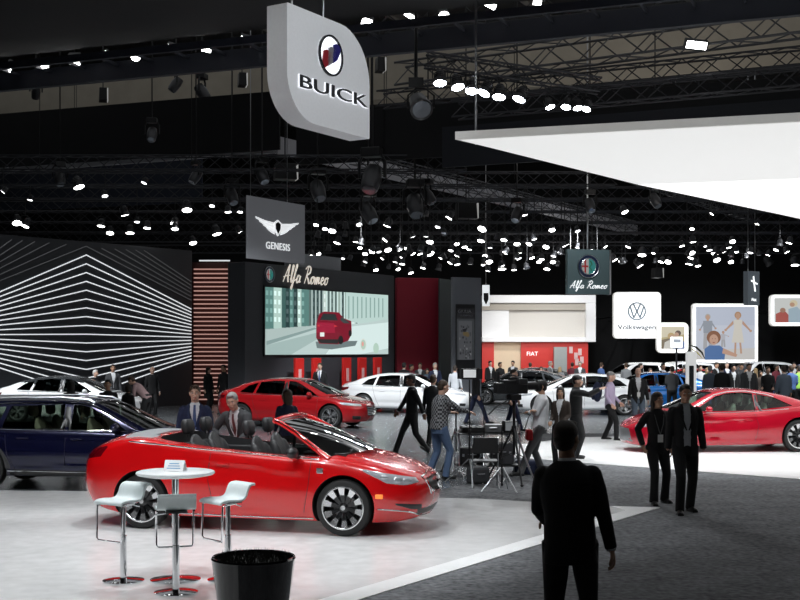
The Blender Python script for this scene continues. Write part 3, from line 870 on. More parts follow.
def add_seats(root, m_, spots, z):
    if m_.name not in SEATS: SEATS[m_.name] = seat_mesh(m_)
    for x, y in spots:
        s_ = link('seat', SEATS[m_.name], root, (x, y, z))
        b = MB(); b.rings([section0((-.17 - .01 * q_, 0, .72 + q_ * .095), .062 * (1 - .45 * abs(q_) ** 4), .132 * (1 - .22 * abs(q_) ** 3)) for q_ in (-1, -.85, -.5, 0, .5, .85, 1)]); b.cyl((-.15, .05, .58), (-.16, .05, .68), .008, n=6); b.cyl((-.15, -.05, .58), (-.16, -.05, .68), .008, n=6)
        b.build('headrest', m_, s_, 50)
def add_steering(root, x, y, z):
    b = MB(); P = [(0, .18 * math.cos(a * PI / 12), .18 * math.sin(a * PI / 12)) for a in range(25)]
    b.tube(P, .014, 6, False); b.tube([(0, -.17, 0), (0, .17, 0)], .014, 5); b.tube([(0, 0, 0), (0, 0, -.17)], .014, 5); b.tube([(0, 0, 0), (.3, 0, 0)], .03, 6)
    b.build('steering_wheel', M_cabin, root, 40, (x, y, z), (0, R(-25), 0))
def add_mirror(root, x, y, z, m_):
    for s_ in (-1, 1):
        b = MB(); b.ell((x, s_ * (y + .10), z + .04), (.075, .11, .07), None, 14, 8); b.tube([(x + .03, s_ * (y - .04), z - .02), (x + .01, s_ * (y + .06), z + .01)], [.03, .022], 6)
        b.build('wing_mirror', m_, root, 50)

def car(sp, pnt, label, loc, rz, style='five', group=None):
    root = empty(sp.get('name', 'car'), loc, rz, label, 'car', group)
    me = build_body(sp); me.materials.append(pnt)
    o = link('body', me)
    # wheel wells and cabin tub
    for x in (sp['wb'] / 2, -sp['wb'] / 2):
        for s_ in (-1, 1):
            b = MB(); ra = sp.get('wr', .345) + .045
            b.lathe([(ra, -.30), (ra, .30)], 48, c=(x, s_ * (sp['W'] - .13), sp.get('wr', .345) + .01), axis='Y', cap=True)
            m2 = b.mesh('c', M_well); bm = bmesh.new(); bm.from_mesh(m2); bmesh.ops.recalc_face_normals(bm, faces=bm.faces); bm.to_mesh(m2); bm.free()
            boolean(o, link('cut', m2))
    if 'tub' in sp:
        x0, x1, hw, z0 = sp['tub']; b = MB(); n = 8
        pl = []
        for (cx, cy, a0) in ((x1 - .12, hw - .12, 0), (x0 + .12, hw - .12, 90), (x0 + .12, -hw + .12, 180), (x1 - .12, -hw + .12, 270)):
            for k in range(5): a = R(a0 + 22.5 * k); pl.append((cx + .12 * math.cos(a), cy + .12 * math.sin(a)))
        n = len(pl)
        b.add([(x, y, z0) for x, y in pl] + [(x, y, 2.) for x, y in pl], [tuple(range(n))[::-1], tuple(range(n, 2 * n))] + [(i, (i + 1) % n, (i + 1) % n + n, i + n) for i in range(n)])
        boolean(o, link('cut', b.mesh('c', M_cabin)))
    me = o.data; me.polygons.foreach_set('use_smooth', [True] * len(me.polygons)); me.set_sharp_from_angle(angle=R(38))
    o.parent = root
    obs = [o]
    if 'cabin' in sp: obs.append(make_cabin(sp, root, sp.get('roofpaint') or pnt))
    sk = Skin(obs)
    add_wheels(root, sp, style)
    W = sp['W']
    if 'cabin' in sp:
        sd_ = sp['cabin']['side']; a_, b_ = sd_[-2], sd_[-1]; xa = max(p[0] for p in a_); xb = min(p[0] for p in b_); zt_ = max(p[1] for p in b_ if p[0] < xb + .05)
        add_patch(sk, 'pillar_cover', [(xa - .01, -1, zt_ + .0), (xb + .01, -1, zt_ + .0)], [(xa - .01, -1, 1.0 if zt_ < 1.45 else 1.1), (xb + .01, -1, 1.0 if zt_ < 1.45 else 1.1)], (0, 1, 0), M_plastic, root, n=4, rows=6, off=.006)
    for pts in sp.get('seams', []):
        for s_ in (-1, 1):
            sk.line([(x, 0, z) for x, z in pts], (0, -s_, 0), .0045).build('door_seam', M_plastic, root)
    for (x, z) in sp.get('handles', []):
        for s_ in (-1, 1):
            h, n = sk.hit((x, 0, z), (0, -s_, 0)); b = MB(); b.box(h + n * .012, (.19, .03, .028)); b.build('door_handle', sp.get('handle_mat', pnt), root, bevel=.008)
    for it in sp.get('patches', []):
        nm, T, B, d, m_ = it[:5]; kw = it[5] if len(it) > 5 else {}
        add_patch(sk, nm, T, B, d, m_, root, **kw)
    for it in sp.get('trims', []):
        nm, pts, r_, m_ = it
        for s_ in (-1, 1): sk.line([(x, 0, z) for x, z in pts], (0, -s_, 0), r_, 6, 5).build(nm, m_, root, 60)
    return root, sk, o

# ---- the red convertible
M_red = paint('signal_red_paint', (.62, .003, .005), 0, .25)
CASC = dict(wb=2.695, W=.92, wr=.350, rr=.262, p=10, q=2.3, name='convertible_car',
    front=[(.12, 2.14), (.22, 2.24), (.40, 2.33), (.55, 2.34), (.70, 2.31), (.85, 2.20), (.98, 2.08), (1.2, 1.95)],
    rear=[(.15, -2.20), (.30, -2.31), (.55, -2.38), (.80, -2.37), (.95, -2.30), (1.08, -2.20), (1.2, -2.12)],
    top=[(-2.36, 1.02), (-2.15, 1.13), (-1.85, 1.20), (-1.4, 1.185), (-1.0, 1.13), (0, 1.03), (.8, .99), (1.05, 1.02), (1.30, 1.035), (1.65, .985), (1.95, .90), (2.2, .79), (2.34, .66)],
    sh=[(-2.36, .88), (-2.0, 1.04), (-1.5, 1.115), (-1.0, 1.075), (0, .995), (.9, .935), (1.2, .925), (1.6, .87), (2.0, .775), (2.34, .62)],
    wid=[(0, .93), (.12, .99), (.3, 1.0), (.6, .985), (.8, 1.0), (.92, .97), (1, .90)],
    bot=[(-2.36, .34), (-2.1, .24), (-1.7, .17), (1.7, .16), (2.1, .17), (2.34, .20)],
    crease=[(-.75, .86, 1.05, .74, .022, .22), (-1.6, .44, .55, .34, .020, .12)],
    tub=(-1.22, .98, .70, .50),
    seams=[[(-.40, 1.03), (-.44, .70), (-.36, .35)], [(.93, .93), (.90, .6), (.84, .28)]],
    handles=[(-.24, .86)])
CASC['patches'] = [
    ('headlight', [(2.2, .52, .715), (1.98, .70, .765), (1.76, .82, .81), (1.56, .87, .835)], [(2.26, .52, .655), (2.08, .68, .615), (1.88, .82, .645), (1.60, .87, .80)], (-.75, -.9, -.1), mat('headlamp_grey_glass', (.48, .49, .52), .10, .3), dict(n=16, off=.008)),
    ('fog_recess', [(2.1, .88, .42), (2.25, .68, .40), (2.32, .48, .38)], [(2.1, .88, .40), (2.25, .68, .32), (2.32, .46, .30)], (-1, -.45, 0), M_plastic, dict(n=10, off=.005)),
    ('taillight', [(-2.22, .50, 1.00), (-2.1, .72, 1.02), (-1.9, .88, 1.06)], [(-2.3, .50, .90), (-2.2, .74, .86), (-2.0, .9, .90)], (1, -.75, 0), M_tail, dict(n=12, off=.012)),
    ('grille', [(2.3, -.40, .70), (2.3, 0, .735), (2.3, .40, .70)], [(2.3, -.26, .50), (2.3, 0, .47), (2.3, .26, .50)], (-1, 0, 0), M_plastic, dict(n=14, off=.004, both=False)),
    ('lower_intake', [(2.3, -.60, .33), (2.3, 0, .345), (2.3, .60, .33)], [(2.3, -.52, .235), (2.3, 0, .225), (2.3, .52, .235)], (-1, 0, 0), M_plastic, dict(n=14, off=.004, both=False)),
]
CASC['trims'] = [('belt_strip', [(-1.55, 1.112), (-1.0, 1.072), (0, .992), (.9, .94), (1.02, .938)], .011, M_chrome),
                 ('sill_strip', [(-.98, .215), (0, .20), (.96, .205)], .010, M_chrome)]
TH = 14.0
Yf = 14.75; Xf = (343 - 400) / F * Yf
fwd = Vector((math.cos(R(-TH)), math.sin(R(-TH)), 0)); lef = Vector((-fwd.y, fwd.x, 0))
near = Vector((Xf, Yf, 0))                      # outer contact of the front right wheel
ctr = near - fwd * (2.695 / 2) + lef * (.92 - .03)
root, sk, bo = car(CASC, M_red, 'glossy red convertible with the roof down parked on the white floor behind the bar table', (ctr.x, ctr.y, .008), R(-TH), 'ten')
CR = root
# windscreen frame, glass, quarter windows
def P3(x, y, z): return Vector((x, y, z))
for s_ in (-1, 1):
    b = MB(); b.tube([P3(1.14, .80 * s_, .93), P3(.98, .765 * s_, 1.04), P3(.68, .70 * s_, 1.24), P3(.46, .655 * s_, 1.36), P3(.36, .62 * s_, 1.395)], [.05, .036, .033, .033, .032], 10)
    b.build('windscreen_pillar', M_red, root, 60)
    b = MB(); b.tube([P3(.64, .735 * s_, .985), P3(.66, .70 * s_, 1.20)], .017, 6); b.tube([P3(.62, .75 * s_, .965), P3(1.06, .79 * s_, .955)], .014, 6); b.build('quarter_window_frame', M_chrome, root, 50)
    b = MB(); b.add([P3(.65, .735 * s_, .98), P3(1.05, .785 * s_, .975), P3(.67, .70 * s_, 1.22)], [(0, 1, 2)]); b.build('quarter_window', M_glassd, root)
    b = MB(); b.tube([P3(1.1, .815 * s_, .955), P3(.98, .79 * s_, 1.055), P3(.68, .725 * s_, 1.26), P3(.46, .68 * s_, 1.375), P3(.38, .66 * s_, 1.40)], .009, 5); b.build('pillar_strip', M_chrome, root, 50)
b = MB(); hp = [P3(.36, .63, 1.385), P3(.39, .45, 1.415), P3(.41, 0, 1.43), P3(.39, -.45, 1.415), P3(.36, -.63, 1.385)]
b.tube(catmull([tuple(p) for p in hp], 4), .032, 8); b.build('windscreen_header', M_red, root, 60)
vs = []; n = 13; rows = 8
for r_ in range(rows + 1):
    t = r_ / rows
    for k in range(n):
        f = k / (n - 1) * 2 - 1
        vs.append(P3((.40 - .03 * f * f) * (1 - t) + (1.52 - .36 * f * f) * t, (.62 * (1 - t) + .78 * t) * f, (1.415 - .03 * f * f) * (1 - t) + (1.02 - .07 * f * f) * t + .035 * math.sin(PI * t)))
b = MB(); b.add(vs, [(i * n + k, i * n + k + 1, (i + 1) * n + k + 1, (i + 1) * n + k) for i in range(rows) for k in range(n - 1)]); b.build('windshield', glass('convertible_glass', (.32, .37, .36)), root, 60)
b = MB(); b.box((1.05, 0, .93), (.55, 1.38, .14)); b.ell((.86, .36, .97), (.12, .2, .07)); b.build('dashboard', M_cabin, root, 40)
b = MB(); b.tube([P3(1.30, .10, 1.035), P3(1.24, .72, 1.0)], .010, 5); b.tube([P3(1.34, -.55, 1.03), P3(1.30, .02, 1.05)], .010, 5); b.build('wiper', M_plastic, root)
add_steering(root, .66, .36, .98)
add_mirror(root, .72, .88, .98, M_plastic)
add_seats(root, M_seat_d, [(.08, -.36), (.08, .36), (-.80, -.30), (-.80, .30)], .56)
b = MB(); b.box((-1.02, 0, .80), (.24, 1.30, .50)); b.box((.1, .0, .58), (.9, .18, .24)); b.build('rear_bulkhead', M_cabin, root, bevel=.04)
for s_ in (-1, 1):
    b = MB(); b.box((-.1, .70 * s_, .86), (1.9, .05, .22)); b.build('door_card', M_seat_d, root, bevel=.02)
T = [(-1.92, -.0, 1.25), (-1.92, -.62, 1.25)]
add_patch(sk, 'soft_top_cover', [(-1.72, -.74, 1.3), (-1.78, 0, 1.3), (-1.72, .74, 1.3)], [(-1.20, -.74, 1.3), (-1.22, 0, 1.3), (-1.20, .74, 1.3)], (0, 0, -1), mat('light_grey_cover', (.30, .31, .32), .6), root, both=False, n=16, off=.012)
# lamps details
for s_ in (-1, 1):
    for (x, y, z, r_) in ((2.10, .66, .685, .050), (2.0, .745, .70, .050), (1.86, .83, .735, .040)):
        h, nn = sk.hit((x, y * s_, z), (-.75, -.9 * s_, -.1)); q = nn.to_track_quat('Z', 'Y').to_matrix()
        b = MB(); b.ell(h + nn * .006, (r_ * 1.25, r_ * .8, .012), q, 14, 6); b.build('lamp_reflector', M_hl, root, 50)
    h, nn = sk.hit((1.80, 0, .50), (0, -s_, 0)); b = MB(); b.box(h + nn * .004, (.10, .012, .055)); b.build('side_marker', M_amber, root, bevel=.01)
    h, nn = sk.hit((1.05, 0, .80), (0, -s_, 0)); b = MB(); b.box(h + nn * .004, (.085, .012, .07)); b.build('wing_badge', M_chrome, root, bevel=.01)
sl = MB()
for k in range(9):
    y = -.30 + k * .075; h0, n0 = sk.hit((2.3, y, .69), (-1, 0, 0)); h1, n1 = sk.hit((2.3, y * .8, .51), (-1, 0, 0)); sl.tube([h0 + n0 * .012, h1 + n1 * .012], .009, 5)
sl.build('grille_bar', M_chrome, root)
h0, n0 = sk.hit((2.3, 0, .62), (-1, 0, 0)); M_ = n0.to_track_quat('Z', 'Y').to_matrix()
bd = MB(); bd.lathe([(.068, .0), (.078, .016), (.088, .0)], 24, c=h0 + n0 * .02, M=M_)
for k in (-1, 0, 1):
    bd.ell(h0 + n0 * .03 + M_ @ Vector((k * .035, .0, 0)), (.014, .03, .006), M_ @ Matrix.Rotation(R(20), 3, 'Z'))
bd.build('badge', M_chrome, root, 40)
for a, b2 in (((2.3, -.41, .71), (2.3, -.27, .49)), ((2.3, .41, .71), (2.3, .27, .49))):
    sk.line([a, b2], (-1, 0, 0), .011).build('grille_surround', M_chrome, root, 50)
sk.line([(2.3, -.41, .71), (2.3, 0, .745), (2.3, .41, .71)], (-1, 0, 0), .011).build('grille_surround', M_chrome, root, 50)
for s_ in (-1, 1):
    sk.line([(2.2, .95 * s_, .345), (2.25, .68 * s_, .30), (2.32, .40 * s_, .225), (2.32, 0, .205)], (-1, -.2 * s_, 0), .009).build('bumper_strip', M_chrome, root, 50)

# ---- navy estate car
M_navy = paint('midnight_blue_paint', (.006, .007, .036), .4, .22)
TOUR = dict(wb=2.83, W=.93, wr=.355, rr=.25, p=10, q=2.4, name='estate_car',
    front=[(.2, 2.28), (.45, 2.38), (.7, 2.36), (.9, 2.2), (1.1, 2.0)], rear=[(.2, -2.45), (.5, -2.58), (.8, -2.58), (1., -2.52), (1.2, -2.45)],
    top=[(-2.58, 1.04), (-2.0, 1.05), (0, 1.02), (1.0, 1.0), (1.35, 1.03), (1.8, .93), (2.2, .82), (2.38, .68)],
    sh=[(-2.58, .98), (-1, .99), (0, .975), (1.0, .95), (1.4, .93), (1.9, .84), (2.38, .64)],
    wid=[(0, .93), (.12, .99), (.3, 1.0), (.7, .99), (.85, 1.0), (1, .92)], bot=[(-2.58, .36), (-2.1, .24), (2.0, .22), (2.38, .28)],
    crease=[(-2.2, .93, 1.6, .83, .018, .2), (-1.05, .36, 1.0, .42, -.02, .16)],
    tub=(-2.1, 1.05, .70, .55),
    seams=[[(-1.06, .96), (-1.0, .6), (-.84, .3)], [(-.03, .97), (-.03, .3)], [(1.06, .95), (1.02, .6), (.95, .3)]],
    handles=[(-.75, .86), (.16, .85)],
    trims=[('belt_strip', [(-2.05, 1.005), (-1, 1.0), (0, .985), (1.05, .965), (1.2, .95)], .011, M_chrome),
           ('sill_strip', [(-1.0, .33), (0, .315), (1.0, .325)], .014, M_chrome)],
    cabin=dict(wb=.80, wr=.60, bf=.20, br=.10, glass=glass('estate_glass', (.42, .48, .42)),
        roof=[(-2.52, 1.02), (-2.42, 1.22), (-2.15, 1.40), (-1.5, 1.46), (-.6, 1.475), (0, 1.465), (.35, 1.43), (.70, 1.28), (1.05, 1.10), (1.32, .98)],
        side=[[(-2.16, 1.02), (-1.25, 1.005), (-1.12, 1.36), (-1.7, 1.33), (-2.0, 1.24)], [(-1.16, 1.005), (-.12, .99), (-.12, 1.395), (-1.04, 1.37)], [(.02, .985), (.98, .965), (.80, 1.10), (.34, 1.34), (.20, 1.385), (.02, 1.395)]],
        ends=[(.36, .55, 1.27, .71, 1.0), (-2.2, .5, -2.5, .62, 1.05)]))
TOUR['patches'] = [('headlight', [(2.3, .5, .74), (2.0, .80, .80), (1.7, .9, .83)], [(2.34, .5, .66), (2.1, .80, .69), (1.7, .9, .81)], (-.75, -.9, 0), M_hl, dict(n=12)),
    ('grille', [(2.3, -.4, .70), (2.3, .4, .70)], [(2.3, -.34, .45), (2.3, .34, .45)], (-1, 0, 0), M_plastic, dict(n=10, both=False)),
    ('lower_cladding', [(-1.02, -1, .36), (0, -1, .34), (1.0, -1, .35)], [(-1.02, -1, .24), (0, -1, .235), (1.0, -1, .24)], (0, 1, 0), M_plastic, dict(n=14, off=.012))]
def at_wheel(x, y, Y, th, wb, W, which):
    """centre of a car whose near (camera-side) wheel touches the floor at pixel x, Y metres ahead."""
    f_ = Vector((math.cos(th), math.sin(th), 0)); l_ = Vector((-f_.y, f_.x, 0))
    near_side = 1 if l_.y > 0 else -1
    p = Vector(((x - 400) / F * Y, Y, 0))
    return p - f_ * (wb / 2 * which) + l_ * near_side * (W - .03)
c0 = at_wheel(-17, 0, 19.6, R(-6), 2.83, .93, -1)
root, sk, bo = car(TOUR, M_navy, 'midnight blue estate car with beige seats behind the red convertible', (c0.x, c0.y, .008), R(-6), 'five')
add_seats(root, M_seat_l, [(.28, -.36), (.28, .36), (-.62, -.36), (-.62, .36)], .56)
add_steering(root, .78, .36, 1.0)
b = MB(); b.box((1.05, 0, .94), (.45, 1.38, .12)); b.build('dashboard', M_cabin, root, bevel=.03)
add_mirror(root, .82, .84, 1.0, M_navy)
for s_ in (-1, 1):
    b = MB(); b.tube([(-2.0, .56 * s_, 1.43), (-1.85, .56 * s_, 1.485), (-.2, .565 * s_, 1.51), (.25, .565 * s_, 1.475), (.35, .57 * s_, 1.43)], .018, 6); b.build('roof_rail', M_alu, root, 50)
    b = MB(); b.tube([(1.14, .775 * s_, 1.0), (.98, .76 * s_, 1.08), (.66, .70 * s_, 1.25), (.36, .645 * s_, 1.39), (.1, .63 * s_, 1.425), (-1.0, .625 * s_, 1.415), (-1.8, .64 * s_, 1.36)], .011, 5); b.build('window_trim', M_chrome, root, 50)
b = MB()
for k in range(26):
    a = PI * k / 25; b.v.append((-1.415 + .42 * math.cos(a), -.945, .365 + .42 * math.sin(a))); b.v.append((-1.415 + .385 * math.cos(a), -.93, .365 + .385 * math.sin(a)))
    b.v.append((-1.415 + .47 * math.cos(a), -.915, .365 + .47 * math.sin(a)))
for k in range(25):
    i = k * 3; b.f.append([i, i + 1, i + 4, i + 3]); b.f.append([i + 2, i, i + 3, i + 5]); b.m += [0, 0]; b.c += [(1, 1, 1)] * 2
b.build('arch_cladding', mat('grey_cladding', (.04, .04, .042), .5), root, 60)

# ---- saloon (used for the white, red, black and blue saloons)
def saloon(name='saloon_car', L=(2.42, -2.48), wb=2.91, hatch=False, rise=0., gl=None):
    lf, lr = L; s = 'x'
    sp = dict(wb=wb, W=.93, wr=.345, rr=.25, p=10, q=2.4, name=name,
        front=[(.15, lf - .12), (.35, lf - .02), (.55, lf), (.72, lf - .03), (.9, lf - .25), (1.1, lf - .45)], rear=[(.2, lr + .12), (.5, lr), (.8, lr + .02), (1.0, lr + .08), (1.2, lr + .12)],
        top=[(lr, 1.02), (lr + .2, 1.09), (-1.8, 1.09), (-1.3, 1.05), (0, 1.0), (1.0, .98), (1.3, 1.0), (1.8, .93), (lf - .2, .80), (lf, .66)],
        sh=[(lr, .95), (-1.8, 1.0), (0, .95), (1.0, .92), (1.5, .88), (2.0, .78), (lf, .62)],
        wid=[(0, .92), (.12, .985), (.3, 1.0), (.7, .985), (.85, 1.0), (1, .90)], bot=[(lr, .34), (-2, .20), (2.0, .17), (lf, .20)],
        crease=[(-2.2, .87, 1.7, .76, .02, .2), (-1.2, .42, 1.1, .38, .02, .14)],
        tub=(-1.6, 1.0, .68, .55),
        seams=[[(-1.1, .96), (-1.0, .6), (-.86, .26)], [(-.05, .95), (-.05, .26)], [(1.06, .92), (1.02, .55), (.98, .26)]],
        handles=[(-.72, .80), (.22, .79)],
        trims=[('belt_strip', [(-1.45, .985), (0, .955), (1.05, .93)], .012, M_chrome)],
        cabin=dict(wb=.79, wr=.57, bf=.24, br=.16, glass=gl or M_glassd,
            roof=[(lr + .42, 1.08), (-1.85, 1.14), (-1.45, 1.29), (-.9, 1.41), (-.3, 1.445), (.05, 1.435), (.38, 1.38), (.75, 1.22), (1.1, 1.06), (1.35, .96)],
            side=[[(-1.55, 1.03), (-1.1, 1.0), (-.98, 1.31), (-1.3, 1.22)], [(-1.02, .995), (-.12, .975), (-.12, 1.37), (-.45, 1.375), (-.90, 1.335)], [(.02, .97), (1.0, .945), (.80, 1.08), (.36, 1.31), (.20, 1.36), (.02, 1.37)]],
            ends=[(.36, .52, 1.28, .70, .99), (-1.0, .50, lr + .5, .60, 1.10)]))
    sp['patches'] = [('headlight', [(lf - .10, .55, .72), (lf - .35, .78, .765), (lf - .7, .90, .79)], [(lf - .04, .56, .645), (lf - .25, .80, .655), (lf - .6, .91, .70)], (-.75, -.9, 0), M_hl, dict(n=12, off=.008)),
        ('taillight', [(lr + .06, .48, .93), (lr + .2, .82, .95), (lr + .45, .92, .96)], [(lr, .5, .80), (lr + .15, .84, .80), (lr + .35, .93, .86)], (1, -.8, 0), M_tail, dict(n=12, off=.008)),
        ('grille', [(lf, -.42, .70), (lf, .42, .70)], [(lf, -.30, .34), (lf, 0, .28), (lf, .30, .34)], (-1, 0, 0), M_hl_dark, dict(n=12, off=.006, both=False)),
        ('side_intake', [(lf - .12, .88, .40), (lf - .02, .58, .38)], [(lf - .12, .86, .26), (lf - .03, .56, .25)], (-1, -.4, 0), M_plastic, dict(n=8, off=.004))]
    return sp
def finish(root, seats=M_seat_d, mm=None):
    add_seats(root, seats, [(.25, -.36), (.25, .36), (-.65, -.36), (-.65, .36)], .52)
    add_steering(root, .76, .36, .95)
    add_mirror(root, .80, .84, .96, mm)
    b = MB(); b.box((1.0, 0, .90), (.4, 1.3, .12)); b.build('dashboard', M_cabin, root, bevel=.03)
M_red2 = paint('deep_red_paint', (.42, .010, .014), .1, .22)
c0 = at_wheel(330, 0, 34.9, R(-20), 2.91, .93, 1)
redsal, sk, bo = car(saloon(), M_red2, 'deep red saloon turned on the grey stage before the big video screen', (c0.x, c0.y, .008), R(-20), 'mesh')
finish(redsal, mm=M_red2)
sp = saloon()
gm = MB()
for k in range(6):
    z = .40 + k * .05; w_ = .30 + k * .015
    h0, n0 = sk.hit((2.4, -w_, z), (-1, 0, 0)); h1, n1 = sk.hit((2.4, w_, z), (-1, 0, 0)); hm, nm_ = sk.hit((2.4, 0, z), (-1, 0, 0))
    gm.tube([h0 + n0 * .012, hm + nm_ * .012, h1 + n1 * .012], .009, 5)
gm.build('grille_bar', M_chrome, redsal)
def repaint(src, pnt_new, pnt_old, loc, rz, label, mirror=False):
    c = copy_tree(src); c.location = loc; c.rotation_euler = (0, 0, rz); c['label'] = label
    todo = [x for x in bpy.data.objects if x.parent == c]
    for x in todo:
        if x.type == 'MESH' and pnt_old.name in [m_.name for m_ in x.data.materials if m_]:
            me = x.data.copy(); x.data = me
            for i, m_ in enumerate(me.materials):
                if m_ and m_.name == pnt_old.name: me.materials[i] = pnt_new
    return c
M_wpaint = paint('pearl_white_paint', (.80, .81, .82), 0, .25)
M_kpaint = paint('graphite_paint', (.035, .04, .045), .5, .25)
M_bpaint = paint('bright_blue_paint', (.01, .18, .60), .2, .25)
M_wroof = M_kpaint
c0 = at_wheel(105, 0, 37.6, R(-8), 2.91, .93, 1)
whiteL = repaint(redsal, M_wpaint, M_red2, (c0.x, c0.y, .008), R(-8), 'white saloon with a black roof in front of the patterned wall')
for x in bpy.data.objects:
    if x.parent == whiteL and x.name.startswith('roof'):
        me = x.data
        for i, m_ in enumerate(me.materials):
            if m_ and m_.name == M_wpaint.name: me.materials.append(M_kpaint)
        ki = len(me.materials) - 1
        for p in me.polygons:
            if p.material_index == 0 and p.center.z > 1.26: p.material_index = ki
def sal(xpix, Y, deg, which, pnt_, label):
    c0 = at_wheel(xpix, 0, Y, R(deg), 2.91, .93, which)
    return repaint(redsal, pnt_, M_red2, (c0.x, c0.y, .008), R(deg), label)
sal(441, 43.0, -14, 1, M_wpaint, 'white saloon nosing past the deep red saloon, its front behind the camera crew')
sal(316, 50, -10, 0, M_wpaint, 'white saloon mostly hidden behind the red one, below the video screen')
sal(519, 50, 168, 0, M_kpaint, 'dark grey saloon parked between the camera crew and the poster tower')
sal(625, 42.0, 176, -1, M_wpaint, 'white saloon with dark wheels behind the photographer in black')
sal(672, 44.5, 184, -0.4, M_bpaint, 'bright blue saloon behind the man with the lanyard')
sal(687, 54.4, 176, 0, M_red2, 'red saloon in the crowd behind the bright blue one')
sal(533, 57.7, 180, 0, M_kpaint, 'black saloon behind the white one, before the red wall')

# ---- white sport utility vehicles by the round logo sign
SUV = dict(wb=2.75, W=.95, wr=.37, rr=.25, p=11, q=2.6, name='sport_utility_car',
    front=[(.2, 2.2), (.5, 2.28), (.85, 2.26), (1.0, 2.1), (1.2, 1.9)], rear=[(.2, -2.2), (.6, -2.28), (1., -2.24), (1.3, -2.15)],
    top=[(-2.28, 1.10), (0, 1.12), (.9, 1.10), (1.3, 1.14), (1.9, 1.05), (2.28, .88)], sh=[(-2.28, 1.05), (0, 1.05), (1.2, 1.03), (1.8, .96), (2.28, .82)],
    wid=[(0, .94), (.12, .99), (.5, 1.0), (.85, 1.0), (1, .93)], bot=[(-2.28, .38), (-1.9, .27), (1.9, .26), (2.28, .32)],
    tub=(-1.9, .9, .72, .7), crease=[(-2., .95, 1.8, .92, .02, .2)],
    seams=[[(-1.0, 1.04), (-.9, .35)], [(-.05, 1.05), (-.05, .33)], [(.95, 1.02), (.92, .33)]], handles=[(-.7, .95), (.2, .95)],
    trims=[('belt_strip', [(-1.9, 1.08), (0, 1.06), (1.0, 1.05)], .012, M_chrome)],
    cabin=dict(wb=.82, wr=.64, bf=.16, br=.08, glass=M_glassd,
        roof=[(-2.2, 1.10), (-2.1, 1.38), (-1.8, 1.60), (-1.2, 1.67), (-.4, 1.69), (.1, 1.67), (.42, 1.58), (.8, 1.34), (1.18, 1.10)],
        side=[[(-1.85, 1.16), (-1.15, 1.10), (-1.0, 1.54), (-1.6, 1.50)], [(-1.05, 1.10), (-.12, 1.08), (-.12, 1.58), (-.9, 1.56)], [(.02, 1.075), (.9, 1.07), (.66, 1.26), (.34, 1.50), (.2, 1.57), (.02, 1.585)]],
        ends=[(.42, .56, 1.12, .72, 1.13), (-1.9, .5, -2.15, .66, 1.14)]))
SUV['patches'] = [('headlight', [(2.2, .5, .92), (1.95, .80, .95), (1.6, .94, .96)], [(2.24, .5, .80), (2.05, .82, .80), (1.8, .95, .86)], (-.75, -.9, 0), M_hl, dict(n=12)),
    ('grille', [(2.25, -.5, .90), (2.25, .5, .90)], [(2.25, -.5, .62), (2.25, .5, .62)], (-1, 0, 0), M_hl_dark, dict(n=10, both=False)),
    ('taillight', [(-2.2, .5, 1.0), (-2.1, .8, 1.02), (-1.9, .94, 1.02)], [(-2.25, .5, .86), (-2.2, .8, .86), (-2.0, .95, .9)], (1, -.75, 0), M_tail, dict(n=10))]
suv, sk, bo = car(SUV, M_wpaint, 'white sport utility car, leftmost of the pale ones under the round-logo sign', (11.4, 58.4, 0), R(196), 'five')
add_seats(suv, M_seat_d, [(.25, -.36), (.25, .36), (-.65, -.36), (-.65, .36)], .66); add_mirror(suv, .72, .88, 1.1, M_wpaint)
for (x, y, a, lb) in ((14.2, 61.9, 200, 'white sport utility car, middle of the pale ones under the round-logo sign'), (18.9, 64.0, 200, 'white sport utility car beneath the small picture beside the round-logo sign')):
    c = copy_tree(suv); c.location = (x, y, 0); c.rotation_euler = (0, 0, R(a)); c['label'] = lb
M_spaint = paint('silver_paint', (.55, .58, .60), .5, .25)
for (x, y, a, p_, lb) in ((23.0, 61.5, 186, M_spaint, 'silver sport utility car beyond the crowd under the family picture'), (19.2, 56.2, 184, mat('navy_blue_car_paint', (.03, .06, .25), .25, coat=1.), 'blue sport utility car half hidden by the crowd before the family picture')):
    repaint(suv, p_, M_wpaint, (x, y, 0), R(a), lb)

